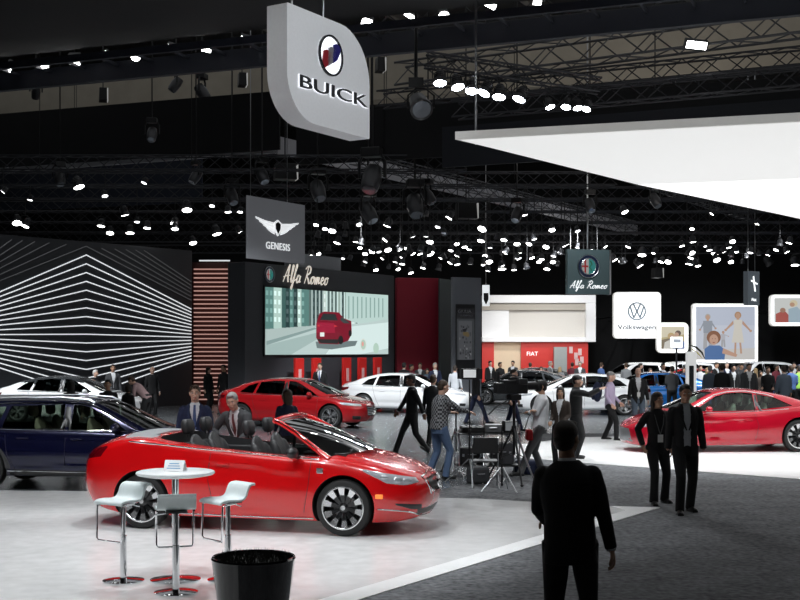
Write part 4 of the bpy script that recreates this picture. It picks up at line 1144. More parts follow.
# ---- red coupe under the canopy
M_red3 = paint('crimson_red_paint', (.47, .004, .02), .1, .22)
COUPE = dict(wb=2.87, W=.96, wr=.365, rr=.275, p=9, q=2.2, name='coupe_car',
    front=[(.12, 2.30), (.3, 2.36), (.5, 2.36), (.7, 2.26), (.85, 2.0), (1., 1.8)], rear=[(.2, -2.25), (.5, -2.4), (.8, -2.38), (1.05, -2.28), (1.2, -2.2)],
    top=[(-2.4, 1.0), (-2.2, 1.07), (-1.6, 1.05), (-1.0, 1.0), (0, .94), (.9, .92), (1.3, .97), (1.8, .90), (2.15, .76), (2.36, .56)],
    sh=[(-2.4, .92), (-1.5, 1.0), (-.8, .94), (0, .87), (.9, .86), (1.4, .87), (1.9, .74), (2.36, .52)],
    wid=[(0, .94), (.15, 1.0), (.3, 1.0), (.5, .95), (.65, .955), (.8, 1.0), (.92, .98), (1, .90)], bot=[(-2.4, .34), (-2, .20), (2.0, .14), (2.36, .17)],
    crease=[(-.6, .76, 1.5, .62, .028, .22), (-1.0, .34, 1.0, .36, .03, .14)],
    tub=(-1.3, .95, .68, .5), seams=[[(-.42, .90), (-.5, .6), (-.42, .24)], [(1.0, .86), (.95, .5), (.9, .24)]], handles=[(-.28, .72)],
    trims=[('belt_strip', [(-1.2, .97), (-.5, .915), (0, .89), (.95, .88)], .012, M_chrome)],
    cabin=dict(wb=.80, wr=.55, bf=.24, br=.14, glass=glass('coupe_glass', (.50, .60, .52)),
        roof=[(-2.1, 1.02), (-1.7, 1.12), (-1.2, 1.27), (-.6, 1.375), (-.15, 1.40), (.15, 1.385), (.45, 1.32), (.85, 1.13), (1.3, .92)],
        side=[[(-1.35, 1.03), (-.56, .95), (-.56, 1.29), (-.95, 1.22)], [(-.47, .93), (.95, .91), (.80, 1.01), (.40, 1.24), (.12, 1.315), (-.2, 1.33), (-.47, 1.305)]],
        ends=[(.42, .50, 1.22, .70, .96), (-.75, .48, -1.95, .62, 1.06)]))
COUPE['patches'] = [('headlight', [(2.25, .55, .62), (2.0, .80, .69), (1.75, .90, .76)], [(2.3, .58, .55), (2.1, .84, .56), (1.85, .93, .64)], (-.75, -.9, 0), M_hl, dict(n=12)),
    ('grille', [(2.3, -.35, .60), (2.3, 0, .62), (2.3, .35, .60)], [(2.3, -.62, .16), (2.3, 0, .15), (2.3, .62, .16)], (-1, 0, 0), mat('grey_mesh_grille', (.20, .21, .22), .35, .6), dict(n=12, both=False)),
    ('taillight', [(-2.2, .5, .95), (-2.1, .8, .98), (-1.9, .94, 1.0)], [(-2.3, .5, .82), (-2.2, .84, .82), (-2.0, .95, .88)], (1, -.75, 0), M_tail, dict(n=10))]
c0 = at_wheel(675, 0, 26.6, R(186), 2.87, .96, 1)
root, sk, bo = car(COUPE, M_red3, 'crimson red coupe under the white canopy behind the walking couple', (c0.x, c0.y, .012), R(186), 'ten')
add_seats(root, M_seat_w, [(-.05, -.36), (-.05, .36), (-.8, -.32), (-.8, .32)], .46)
add_steering(root, .50, .36, .90); add_mirror(root, .66, .86, .93, M_red3)
b = MB(); b.box((.95, 0, .85), (.4, 1.3, .1)); b.build('dashboard', M_cabin, root, bevel=.03)
for s_ in (-1, 1):
    b = MB(); b.tube([(1.12, .80 * s_, .93), (.85, .75 * s_, 1.08), (.45, .675 * s_, 1.28), (.12, .62 * s_, 1.35), (-.3, .605 * s_, 1.36), (-.8, .62 * s_, 1.28), (-1.3, .68 * s_, 1.10)], .011, 5); b.build('window_trim', M_chrome, root, 50)
# ------------------------------------------------------------------ stand walls, signs and screens
def panel(name, xl, Yl, xr, Yr, zt, zb, label, cat='sign', group=None):
    """An upright panel between two pixel columns; returns its Empty (lower left corner, X along it, -Y to the viewer), width and height."""
    a = Vector(((xl - 400) / F * Yl, Yl)); b_ = Vector(((xr - 400) / F * Yr, Yr)); d = b_ - a
    o = empty(name, (a.x, a.y, zb), math.atan2(d.y, d.x), label, cat, group)
    return o, d.length, zt - zb
def zpx(y, Y): return H - (y - HOR) / F * Y
def sheet(parent, name, polys, m, y0=-.01, w_=1., h_=1., step=.0012):
    """Flat coloured shapes: polys = [(colour, [(u, v) ...])], v downwards, later ones lie on top."""
    b = MB()
    for i, (c, pl) in enumerate(polys):
        b.col = c; y = y0 - i * step
        pts = [((u) * w_, y, (1 - v) * h_) for u, v in pl]
        ar = sum(pts[k][0] * pts[(k + 1) % len(pts)][2] - pts[(k + 1) % len(pts)][0] * pts[k][2] for k in range(len(pts)))
        if ar < 0: pts = pts[::-1]
        b.add(pts, [tuple(range(len(pts)))])
    return b.build(name, m, parent, colors=True)
def circ(cx, cy, r, n=20, ry=None, a0=0, a1=360):
    return [(cx + r * math.cos(R(a0 + (a1 - a0) * k / n)), cy + (ry or r) * math.sin(R(a0 + (a1 - a0) * k / n))) for k in range(n + (a1 - a0 < 360))]
def rrect(x0, y0, x1, y1, r, n=6, rs=None):
    rs = rs or [r] * 4; P = []
    for (cx, cy, a0, q) in ((x1 - rs[0], y1 - rs[0], 0, rs[0]), (x0 + rs[1], y1 - rs[1], 90, rs[1]), (x0 + rs[2], y0 + rs[2], 180, rs[2]), (x1 - rs[3], y0 + rs[3], 270, rs[3])):
        for k in range(n + 1): P.append((cx + q * math.cos(R(a0 + 90 * k / n)), cy + q * math.sin(R(a0 + 90 * k / n))))
    return P
M_wallk = mat('charcoal_stand_wall', (.042, .045, .052), .6)
M_wallg = mat('slate_stand_wall', (.15, .16, .18), .6)

def script(parent, x, z, hgt, width, m, r, y):
    """Flowing hand-written Alfa Romeo, each letter a pen stroke."""
    st = [(.58, [[(0, .0), (.10, .35), (.34, 1.02), (.36, .9), (.34, .3), (.42, .0)], [(-.02, .30), (.2, .36), (.5, .42)]]),
        (.22, [[(0, .15), (.1, .5), (.16, .95), (.08, 1.0), (.06, .4), (.10, .0), (.22, .15)]]),
        (.30, [[(0, .15), (.14, .6), (.24, 1.0), (.16, 1.05), (.08, .3), (-.02, -.38), (-.10, -.3), (.08, .05), (.28, .2)]]),
        (.36, [[(.28, .38), (.14, .45), (.03, .2), (.10, .0), (.24, .15), (.30, .42), (.27, .06), (.38, .08)]]),
        (.28, []),
        (.62, [[(.10, .0), (.2, .5), (.28, 1.0)], [(.05, .85), (.25, 1.05), (.48, .95), (.46, .65), (.22, .48), (.38, .25), (.50, .0), (.60, .1)]]),
        (.36, [[(.16, .42), (.04, .3), (.06, .04), (.20, .02), (.28, .25), (.18, .42), (.36, .36)]]),
        (.56, [[(.02, .4), (.05, .0), (.12, .35), (.20, .4), (.20, .0), (.28, .35), (.36, .4), (.38, .04), (.54, .15)]]),
        (.34, [[(.02, .18), (.22, .28), (.18, .44), (.06, .36), (.04, .08), (.16, .0), (.34, .15)]]),
        (.34, [[(.16, .42), (.04, .3), (.06, .04), (.20, .02), (.28, .25), (.18, .42), (.32, .40)]])]
    tot = sum(a for a, _ in st); sx_ = width / tot; cx_ = 0
    for adv, strokes in st:
        b = MB()
        for pts in strokes:
            P = catmull([(x + (cx_ + u + v * .22) * sx_, y, z + v * hgt) for u, v in pts], 5); b.tube(P, [r * (1.35 if (P[min(i + 1, len(P) - 1)][2] < P[max(0, i - 1)][2]) else .8) for i in range(len(P))], 6)
        if strokes: b.build('script_letter', m, parent, 60)
        cx_ += adv
# patterned wall with chevron light lines
o, w_, h_ = panel('display_wall', -55, 41.2, 192, 50, 6.44, 0, 'black stand wall with glowing white chevron lines', 'stand wall')
PW = o
b = MB(); b.box((w_ / 2, .25, h_ / 2), (w_, .5, h_)); b.build('wall_panel', M_wallk, o)
def wall_pt(xp, yp):
    a = Vector((-455 / F * 41.2, 41.2)); e = Vector((-208 / F * 50, 50)); d = e - a
    k = (xp - 400) / F                     # solve X = k Y on the wall line
    t = (k * a.y - a.x) / (d.x - k * d.y); Y = a.y + t * d.y
    return Vector((t * d.length, -.02, H - (yp - HOR) / F * Y))
M_line = mat('white_light_line', (1, 1, 1), .4, emis=(.92, .96, 1), es=.75)
M_line2 = mat('faint_light_line', (.1, .1, .1), .4, emis=(.5, .53, .56), es=.10)
for k in range(-6, 17):
    ya = 255 + 8.8 * k
    yl = 335 + (ya - 335) * .55 - (0 if k >= 0 else 0); yr = 337.5 + (ya - 335) * .355
    if k < 0: yl = 335 + (ya - 335) * .62; yr = 337.5 + (ya - 335) * .42
    yl2 = yl + (yl - ya) * .55
    pts = [(-45, yl2), (86, ya), (191, yr)]
    if ya < 246:
        f = (246 - ya)
        tl = f / (yl - ya); tr = f / (yr - ya)
        segs = [[(86 - 86 * tl - 0, 246 - (86 * tl) * .085), (-45, yl2)], [(86 + 105 * tr, 246 + 105 * tr * .05 + 1.5), (191, yr)]]
    else: segs = [pts]
    b = MB()
    for sg in segs:
        P = [wall_pt(*p) for p in sg]
        for p, q in zip(P[:-1], P[1:]): b.bar(p, q, .02, .036 if k >= 0 else .026)
    b.build('light_line', M_line if k >= 0 else M_line2, o)

# red-lit slatted wall
o, w_, h_ = panel('slatted_wall', 192, 50.3, 243, 50.3, zpx(262, 50.3), 0, 'dark slatted wall with pinkish lit louvres beside the chevron wall', 'stand wall')
b = MB(); b.box((w_ / 2, .2, h_ / 2), (w_, .2, h_)); b.build('back_panel', mat('dark_maroon_panel', (.05, .012, .010), .6), o)
b = MB()
for k in range(31):
    z = h_ - .30 - k * .182
    b.box((w_ / 2 - .05, .05, z), (w_ - .25, .14, .045))
b.build('louvres', mat('pinkish_lit_louvre', (.4, .25, .22), .4, emis=(.75, .42, .36), es=.55), o)['kind'] = 'stuff'
b = MB(); b.box((w_ * .45, -.1, h_ + .05), (w_ * .6, .06, .05)); b.build('strip_light', M_line, o)

# video wall stand
o, w_, h_ = panel('video_wall_stand', 245, 41.9, 388, 49.4, 5.38, 0, 'dark stand wall holding the big video screen and white script lettering', 'stand wall')
VW_ = o
b = MB(); b.box((w_ / 2, .4, h_ / 2), (w_, .8, h_)); b.box((w_ + .2, 1.2, h_ / 2), (.5, 2.4, h_)); b.build('wall_panel', M_wallk, o, bevel=.02)
def vwx(xp):
    a = Vector((-155 / F * 41.9, 41.9)); e = Vector((-12 / F * 49.4, 49.4)); d = e - a; k = (xp - 400) / F
    t = (k * a.y - a.x) / (d.x - k * d.y); return t * d.length, a.y + t * d.y
x0, Y0 = vwx(264); x1, Y1 = vwx(386)
sw = x1 - x0; sz0 = 2.13; sh_ = 4.55 - sz0
scr = empty('video_screen', (x0, -.03, sz0), 0, parent=o)
b = MB(); b.box((sw / 2, .0, sh_ / 2), (sw + .12, .05, sh_ + .12)); b.build('screen_frame', M_plastic, scr)
rp = random.Random(3)
P = [((.42, .52, .50), [(0, 0), (1, 0), (1, 1), (0, 1)])]
P.append(((.62, .78, .74), [(.45, 0), (1, 0), (1, .62), (.45, .6)]))
for k in range(34):            # tall building fronts along the street
    u = k / 34.
    vb = .62 - .12 * (u / .6) if u < .6 else .5 + (u - .6) * .45
    if u < .30: c = rp.choice([(.05, .12, .11), (.10, .22, .20), (.25, .42, .38), (.02, .05, .05), (.45, .62, .56)])
    elif u < .72: c = rp.choice([(.03, .06, .06), (.30, .40, .36), (.55, .68, .62), (.10, .15, .14)])
    else: c = rp.choice([(.45, .62, .58), (.6, .78, .72), (.34, .5, .46)])
    w2 = .034 if u < .3 else .018
    P.append((c, [(u, 0), (u + w2, 0), (u + w2, vb), (u, vb)]))
    if rp.random() < .6:
        for q in range(4): P.append((tuple(min(1, v * 1.6 + .05) for v in c), [(u + .004, .05 + q * .13), (u + w2 * .6, .05 + q * .13), (u + w2 * .6, .12 + q * .13), (u + .004, .12 + q * .13)]))
P.append(((.50, .66, .62), [(.62, 0), (1, 0), (1, .42), (.78, .50), (.62, .46)]))
for k in range(9): P.append(((.22, .36, .33), [(.64 + k * .038, .06), (.650 + k * .038, .06), (.650 + k * .038, .42 - k * .006), (.64 + k * .038, .43 - k * .006)]))
P.append(((.50, .62, .60), [(0, .80), (.35, .58), (.62, .52), (.80, .48), (1, .40), (1, 1), (0, 1)]))
P.append(((.68, .82, .80), [(.62, .56), (1, .46), (1, .9), (.75, 1), (.45, 1)]))
P.append(((.36, .48, .46), [(0, .86), (.38, .66), (.40, .74), (.18, 1), (0, 1)]))
P.append(((.24, .34, .33), [(0, .80), (.36, .58), (.38, .60), (0, .86)]))
P.append(((.15, .20, .20), [(.37, .80), (.72, .78), (.70, .86), (.50, .92), (.38, .90)]))
car_ = [(.375, .52), (.40, .36), (.44, .325), (.56, .33), (.60, .42), (.665, .46), (.67, .66), (.64, .78), (.55, .84), (.40, .83), (.375, .74)]
P.append(((.20, .005, .02), car_))
P.append(((.34, .01, .04), [(.38, .50), (.52, .50), (.53, .66), (.38, .66)]))
P.append(((.02, .03, .03), [(.405, .46), (.43, .36), (.53, .36), (.55, .46)]))
P.append(((.04, .06, .06), [(.57, .45), (.58, .40), (.63, .46), (.655, .50), (.60, .50)]))
P.append(((.02, .02, .02), [(.38, .76), (.56, .76), (.55, .83), (.41, .82)]))
P.append(((.8, .85, .82), [(.405, .655), (.44, .655), (.44, .72), (.405, .72)]))
P.append(((.6, .05, .05), [(.38, .55), (.40, .53), (.40, .57)])); P.append(((.6, .05, .05), [(.52, .53), (.55, .55), (.52, .57)]))
P.append(((.01, .01, .01), circ(.575, .77, .022, 14, .07))); P.append(((.01, .01, .01), circ(.655, .66, .014, 12, .055)))
P.append(((.7, .75, .7), circ(.77, .84, .028, 16, .10))); P.append(((.45, .6, .5), circ(.77, .84, .022, 16, .08))); P.append(((.75, .35, .3), circ(.765, .83, .010, 10, .04)))
P.append(((.45, .62, .52), circ(.885, .90, .026, 16, .09)))
P = [(tuple(v * 1.0 for v in c), pl) for c, pl in P]
sheet(scr, 'screen_picture', P, vcol_mat('screen_glow', 1.0), -.03, sw, sh_, .0004)
text('caption_shade', 'STELVIO', .36, mat('caption_dark', (.02, .02, .02), .5), scr, (sw * .385, -.065, .135), depth=.003, sx=1.35, bold=.02)
text('caption_lettering', 'STELVIO', .36, mat('screen_white', (1, 1, 1), .5, emis=(.85, .92, .9), es=.9), scr, (sw * .37, -.075, .16), depth=.004, sx=1.35, bold=.012)
# white script on the header
M_cream = mat('cream_lettering', (.85, .80, .72), .4, emis=(.9, .82, .72), es=.55)
xa, _ = vwx(303)
script(o, xa - 1.25, 4.78, .62, 2.7, M_cream, .022, -.06)
xb, _ = vwx(268.5)
def alfa_badge(parent, x, y, z, r):
    bd = empty('round_badge', (x, y, z), 0, parent=parent)
    b = MB(); b.lathe([(.001, 0), (r, 0), (r, .03), (r * .98, .04), (.001, .04)], 32, axis='Y', M=Matrix.Scale(-1, 3, Vector((0, 1, 0)))); b.build('badge_ring', mat('badge_navy', (.01, .02, .06), .3), bd, 30)
    r2 = r * .66; Lh = circ(0, 0, r2, 16, a0=90, a1=270); Rh = circ(0, 0, r2, 16, a0=-90, a1=90)
    P = [((.75, .75, .72), Lh), ((.05, .45, .42), Rh), ((.6, .02, .03), [(-r2 * .62, -r2 * .75), (-r2 * .38, -r2 * .9), (-r2 * .38, r2 * .9), (-r2 * .62, r2 * .75)]), ((.6, .02, .03), [(-r2 * .97, -.12 * r2), (-.02, -.12 * r2), (-.02, .12 * r2), (-r2 * .97, .12 * r2)]),
         ((.03, .22, .10), [(r2 * .2, r2 * .8), (r2 * .5, r2 * .5), (r2 * .2, r2 * .1), (r2 * .55, -r2 * .3), (r2 * .3, -r2 * .8), (r2 * .12, -r2 * .7), (r2 * .35, -r2 * .3), (r2 * .02, r2 * .12), (r2 * .3, r2 * .5)])]
    q = sheet(bd, 'badge_face', [(c, [(u, 1 - (-v)) for u, v in pl]) for c, pl in P], vcol_mat('badge_print', .35), -.045); q.location.z = 0
    for v in q.data.vertices: v.co.z = -v.co.z if False else v.co.z
    b = MB(); b.lathe([(r * .66, .042), (r * .70, .05), (r * .74, .042)], 32, axis='Y', M=Matrix.Scale(-1, 3, Vector((0, 1, 0)))); b.lathe([(r * .96, .042), (r, .05), (r * 1.03, .03)], 32, axis='Y', M=Matrix.Scale(-1, 3, Vector((0, 1, 0)))); b.build('badge_rim', M_alu, bd, 30)
    return bd
alfa_badge(o, xb, -.02, 5.0, .28)

# header block above the video wall
o, w_, h_ = panel('header_block', 297, 44.6, 341, 47.0, zpx(253, 44.6), 5.40, 'plain grey block above the video wall behind the winged-logo sign', 'stand wall')
b = MB(); b.box((w_ / 2, .3, h_ / 2), (w_, .6, h_)); b.build('block_panel', mat('mid_grey_panel', (.24, .25, .27), .6), o, bevel=.02)

# deep red wall and poster tower
o, w_, h_ = panel('red_stand_wall', 397, 51.2, 439, 51.6, zpx(278, 51.4), 0, 'tall dark red plain wall right of the video screen', 'stand wall')
b = MB(); b.box((w_ / 2, .2, h_ / 2), (w_, .4, h_)); b.build('wall_panel', mat('dark_crimson_wall', (.34, .008, .03), .6), o, bevel=.02)
o, w_, h_ = panel('side_column', 440, 50.6, 452, 51.6, zpx(279, 51.), 0, 'dark green-grey column between the red wall and the poster tower', 'stand wall')
b = MB(); b.box((w_ / 2, .05, h_ / 2), (w_, .06, h_)); b.build('wall_panel', mat('dark_green_grey', (.035, .048, .048), .6), o)
o, w_, h_ = panel('poster_tower', 452.5, 49.0, 481.5, 49.6, zpx(277, 49), 0, 'slate grey tower wall with a tall framed poster', 'stand wall')
b = MB(); b.box((w_ / 2, .08, h_ / 2), (w_, .15, h_)); b.build('wall_panel', M_wallg, o, bevel=.03)
ps = empty('poster', (.17, -.02, 1.9), 0, parent=o)
b = MB(); b.box((.42, 0, .95), (.90, .04, 2.65)); b.build('poster_frame', M_plastic, ps)
P = [((.10, .11, .12), [(0, 0), (1, 0), (1, 1), (0, 1)]), ((.03, .03, .035), [(0, 0), (1, 0), (1, .20), (0, .20)]), ((.20, .21, .23), [(.1, .24), (.85, .24), (.85, 1), (.1, 1)])]
for k in range(44):
    u = rp.uniform(.12, .74); v = rp.uniform(.3, .95); s = rp.uniform(.02, .09); c = rp.choice([(.03, .03, .04), (.35, .36, .38), (.08, .08, .09), (.5, .52, .55)])
    P.append((c, [(u, v), (u + s, v), (u + s, v + .04), (u, v + .04)]))
P.append(((.30, .22, .10), [(.32, .44), (.62, .46), (.70, .52), (.62, .56), (.34, .52)])); P.append(((.04, .04, .05), [(.30, .40), (.55, .38), (.50, .46), (.32, .46)]))
sheet(ps, 'poster_print', P, vcol_mat('poster_print_ink', .25), -.03, .84, 2.1, .0006)
text('poster_lettering', 'GIULIA', .17, M_alu, ps, (.36, -.04, 1.98), depth=.004, sx=1.2)
text('poster_lettering', 'QUADRIFOGLIO', .085, M_alu, ps, (.46, -.04, 1.80), depth=.004)
# red lit stands below the video screen
for i, xp in enumerate((287, 304.5, 335, 350.5, 366)):
    xq, Yq = vwx(xp)
    a = Vector((-155 / F * 41.9, 41.9)); d = (Vector((-12 / F * 49.4, 49.4)) - a).normalized(); p = a + d * xq - Vector((-d.y, d.x)) * .55
    o = empty('banner_stand', (p.x, p.y, .006), math.atan2(d.y, d.x), 'narrow red banner stand in the row under the video screen', 'banner stand', 'red banner stands under the video screen')
    b = MB(); b.box((0, 0, 1.0), (.50, .10, 2.0)); b.build('banner', mat('red_banner', (.55, .015, .012), .5, emis=(.6, .01, .01), es=.05), o, bevel=.01)
    b = MB(); b.box((0, 0, .02), (.6, .4, .04)); b.build('foot', M_black, o)
    b = MB(); b.box((0, -.055, 1.35), (.16, .012, .5)); b.build('banner_mark', mat('banner_mark_pale', (.7, .4, .4), .5), o)

# winged-logo hanging sign
o, w_, h_ = panel('hanging_sign', 247, 34.0, 305, 36.4, 6.69, 4.90, 'square grey hanging sign with a white winged emblem and GENESIS lettering')
b = MB(); b.box((w_ / 2, .02, h_ / 2), (w_, .04, h_)); b.build('sign_box', mat('sign_grey', (.12, .125, .135), .5, emis=(.16, .165, .18), es=.30), o, bevel=.01)
M_sw = mat('sign_white_lettering', (.9, .9, .9), .4, emis=(.9, .93, .95), es=.75)
cx, cz = w_ * .5, h_ * .60
em = empty('winged_emblem', (cx, -.01, cz), 0, parent=o)
for s_ in (-1, 1):
    for k in range(4):
        y1 = .12 - k * .085; L = 1.05 - k * .17
        b = MB(); b.prism([(s_ * .14, y1 - .16), (s_ * .16, y1 - .08), (s_ * L * .6, y1 - .04), (s_ * L, y1 + .03), (s_ * (L - .05), y1 - .03), (s_ * L * .62, y1 - .10)], -.02, .0); b.build('wing_feather', M_sw, em)
b = MB(); b.prism([(0, -.34), (.16, -.16), (.17, .05), (.0, .14), (-.17, .05), (-.16, -.16)], -.03, .0); b.build('shield_rim', M_sw, em)
b = MB(); b.prism([(0, -.27), (.11, -.13), (.12, .02), (.0, .08), (-.12, .02), (-.11, -.13)], -.04, .0); b.build('shield', M_plastic, em)
text('lettering', 'GENESIS', .29, M_sw, o, (w_ * .51, -.02, h_ * .24), depth=.008, sx=1.0, space=1.12)
b = MB(); b.cyl((.35, .15, h_), (.35, .15, 16.99 - 4.9), .012, n=5); b.build('suspension_cable', M_alu, o)
b = MB(); b.cyl((w_ - .7, .15, h_), (w_ - .7, .15, 16.99 - 4.9), .012, n=5); b.build('suspension_cable', M_alu, o)

# large brand sign close to the camera
YL = 20.0
a = Vector((-113 / F * YL, YL)); hd = Vector((.616, 1)).normalized(); Ls = 2.52; zt, zb_ = 8.10, 6.19
o = empty('hanging_sign', (a.x, a.y, zb_), math.atan2(hd.y, hd.x), 'large white hanging sign with two rounded corners, shield emblem and BUICK lettering', 'sign')
hh = zt - zb_
outline = rrect(0, 0, Ls, hh, .05, 10, rs=[.95, .03, .80, .03])
b = MB(); b.prism(outline, 0, .42); sg = b.build('sign_box', mat('sign_white_skin', (.72, .73, .75), .45, emis=(.9, .92, .96), es=.10), o, 40)
sg.data.polygons.foreach_set('use_smooth', [True] * len(sg.data.polygons)); sg.data.set_sharp_from_angle(angle=R(35))
# halo-lit emblem: thin glowing backs behind dark shapes
M_halo = mat('halo_light', (1, 1, 1), .5, emis=(.9, .93, 1), es=1.0)
text('lettering_halo', 'BUICK', .30, M_halo, o, (Ls * .53, -.012, hh * .34), depth=.006, sx=2.45, bold=.009)
text('lettering', 'BUICK', .30, mat('dark_sign_letter', (.03, .03, .034), .3), o, (Ls * .53, -.028, hh * .34), depth=.010, sx=2.45, bold=.002)
em = empty('shield_emblem', (Ls * .49, -.01, hh * .665), 0, parent=o)
def ring(r0, r1, n=36, sx=1., sy=1., y0=-.03, y1=0.):
    b = MB(); b.lathe([(r0, y0), (r1, y0), (r1, y1), (r0, y1), (r0, y0)], n, axis='Y'); b.v = [(x * sx, y, z * sy) for x, y, z in b.v]; return b
ring(.0, .355, y0=-.012, sy=1.0).build('emblem_halo', M_halo, em)
ring(.325, .36, y0=-.04).build('emblem_ring', mat('dark_sign_chrome', (.04, .04, .045), .25, .6), em, 30)
def shield(cx, cz, s, m1):
    b = MB(); pts = [(-.085, .10), (-.03, .125), (.085, .11), (.09, .0), (.05, -.10), (-.03, -.16), (-.075, -.08)]
    M_ = Matrix.Rotation(R(0), 3, 'Y')
    b.prism([((x + z * .25) * s + cx, z * s + cz) for x, z in pts], -.034, -.012); b.build('tri_shield', m1, em)
shield(-.15, -.08, 1.25, mat('shield_red', (.30, .02, .03), .3)); shield(.0, .0, 1.25, mat('shield_silver', (.5, .5, .54), .3, .6)); shield(.15, .08, 1.25, mat('shield_navy', (.03, .025, .20), .3))
b = MB(); b.cyl((.4, .2, hh), (.4, .2, 9.0 - zb_), .02, n=6); b.build('suspension_cable', M_alu, o)
b = MB(); b.cyl((Ls - 1.2, .2, hh), (Ls - 1.2, .2, 9.0 - zb_), .02, n=6); b.build('suspension_cable', M_alu, o)
spot(2.8, 17.6, 8.3, -1.0, 21.5, 7.0, 420, 55, COOL)  # spot added to brighten the front of the sign
spot(-5.0, 20.5, 7.0, -1.9, 20.2, 7.0, 24, 60, COOL)  # weak spot added for the side of the sign

# teal hanging sign
o, w_, h_ = panel('hanging_sign', 567.5, 43.0, 609.5, 43.4, zpx(249, 43), zpx(294, 43), 'teal grey hanging sign with a round badge and white script', 'sign')
b = MB(); b.box((w_ / 2, .1, h_ / 2), (w_, .2, h_)); b.build('sign_box', mat('sign_teal_grey', (.09, .14, .15), .5), o, bevel=.01)
b = MB(); b.box((w_ + .03, .12, h_ / 2), (.06, .26, h_)); b.build('sign_edge', M_alu, o)
alfa_badge(o, w_ * .49, -.01, h_ * .62, .41)
script(o, .08, h_ * .13, .26, w_ - .2, M_sw, .012, -.03)
b = MB(); b.cyl((w_ * .5, .1, h_), (w_ * .5, .1, 16.99 - o.location.z), .03, n=6); b.build('suspension_pole', M_alu, o)
c = px(588, 272, 43); spot(c.x, 40.6, c.z + 2.2, c.x, 43, c.z, 200, 70, COOL)
c = px(590, 320, 60)

# white stand in the distance
Yw = 61.
def fbox(b, x0, y0, x1, y1, Y, t): p = px(x0, y1, Y); q = px(x1, y0, Y); b.box(((p.x + q.x) / 2, Y + t / 2, (p.z + q.z) / 2), (q.x - p.x, t, q.z - p.z))
o = empty('portal_stand', (0, 0, 0), 0, 'white portal frame with a pale panel, over a red wall in the distance', 'stand wall')
b = MB(); fbox(b, 482, 295, 596, 303, Yw, 1.5); fbox(b, 586, 303, 596, 342, Yw, 1.5); fbox(b, 482, 337, 586, 342, Yw, 1.5); b.build('portal_frame', M_white, o, bevel=.03)
b = MB(); fbox(b, 482, 303, 509, 337, Yw + .3, .1); b.build('white_panel', M_white, o)
b = MB(); fbox(b, 509, 303, 586, 337, Yw + .5, .1); b.build('pale_panel', mat('pale_warm_panel', (.62, .60, .56), .6), o)
b = MB(); fbox(b, 482, 303, 586, 310, Yw + .2, .25); b.build('upper_valance', mat('warm_grey_valance', (.40, .37, .32), .6), o)
M_redw = mat('bright_red_wall', (.60, .02, .012), .5)
b = MB(); fbox(b, 521, 342, 588, 400, Yw + .4, .2); fbox(b, 482, 342, 494, 400, Yw + .4, .2); b.build('red_wall', M_redw, o)
b = MB(); fbox(b, 494, 342, 521, 400, Yw + .6, .2); b.build('beige_wall', mat('warm_beige_wall', (.75, .60, .42), .6), o)
b = MB(); fbox(b, 554, 347, 567, 395, Yw - .2, .3); b.build('glass_cabinet', mat('grey_cabinet', (.30, .33, .33), .3), o)
text('wall_lettering', 'FIAT', .30, M_sw, o, (px(533, 354, Yw).x, Yw + .35, px(533, 354, Yw).z), depth=.01)
for k, (x, y) in enumerate(((572, 350), (577, 356), (581, 352), (578, 362), (583, 360))):
    p = px(x, y, Yw); b = MB(); b.box((p.x, Yw + .38, p.z), (.18, .02, .34)); b.build('wall_picture', mat('pale_wall_picture', (.7, .5, .5), .5), o)
area(6.5, 56, 6.5, 6.5, 62, 3.6, 260, 6, .6, (1, .98, .95))  # fill added in front to whiten the portal frame
area(6.8, 58.5, 2.9, 6.8, 62, 1.6, 40, 5, .3, (1, .9, .85))  # low fill added for the wall below the portal
# shield totem left of the portal
o, w_, h_ = panel('hanging_sign', 482.5, 52, 489.5, 52, zpx(285, 52), zpx(306, 52), 'small white hanging sign with a dark shield, beside the poster tower', 'sign')
b = MB(); b.box((w_ / 2, .1, h_ / 2), (w_, .2, h_)); b.build('sign_box', mat('sign_box_lit', (.8, .8, .8), .5, emis=(.85, .9, .92), es=.8), o)
b = MB(); b.prism([(w_ * .15, h_ * .62), (w_ * .85, h_ * .62), (w_ * .85, h_ * .3), (w_ * .5, h_ * .05), (w_ * .15, h_ * .3)], -.03, 0); b.build('shield', M_plastic, o)
b = MB(); b.cyl((w_ / 2, .1, h_), (w_ / 2, .1, 16.99 - o.location.z), .015, n=5); b.build('suspension_cable', M_alu, o)

# round-logo lightbox sign and the framed pictures on the far wall
M_box = mat('lightbox_white', (.8, .8, .8), .5, emis=(.95, .97, .97), es=.92)
M_boxe = mat('lightbox_edge', (.7, .7, .68), .5, emis=(.85, .84, .80), es=.45)
Yv = 66.
def lightbox(x0, y0, x1, y1, Y, rpx, label, name='picture_lightbox'):
    o, w_, h_ = panel(name, x0, Y, x1, Y, zpx(y0, Y), zpx(y1, Y), label, 'sign' if name != 'picture_lightbox' else 'picture')
    r = rpx / F * Y
    b = MB(); b.prism(rrect(0, 0, w_, h_, r), 0, .35); b.build('box_shell', M_boxe, o)
    b = MB(); b.prism(rrect(.04, .04, w_ - .04, h_ - .04, r), -.02, 0); b.build('light_face', M_box, o)
    bk = MB()
    for u in (.2, .8): bk.cyl((w_ * u, .2, h_ * .5), (w_ * u, 79 - Y, h_ * .5), .04, n=6)
    for i, u in enumerate((.2, .8)):
        bk = MB(); bk.cyl((w_ * u, .2, h_ * .5), (w_ * u, 79 - Y, h_ * .5), .04, n=6); bk.build('wall_bracket', M_black, o)
    return o, w_, h_
o, w_, h_ = lightbox(613.5, 292, 661, 338.5, Yv, 4, 'white rounded square lightbox with a round blue-grey VW emblem', 'lightbox_sign')
M_vw = mat('emblem_blue_grey', (.12, .17, .22), .4)
em = empty('round_emblem', (w_ * .49, -.02, h_ * .585), 0, parent=o)
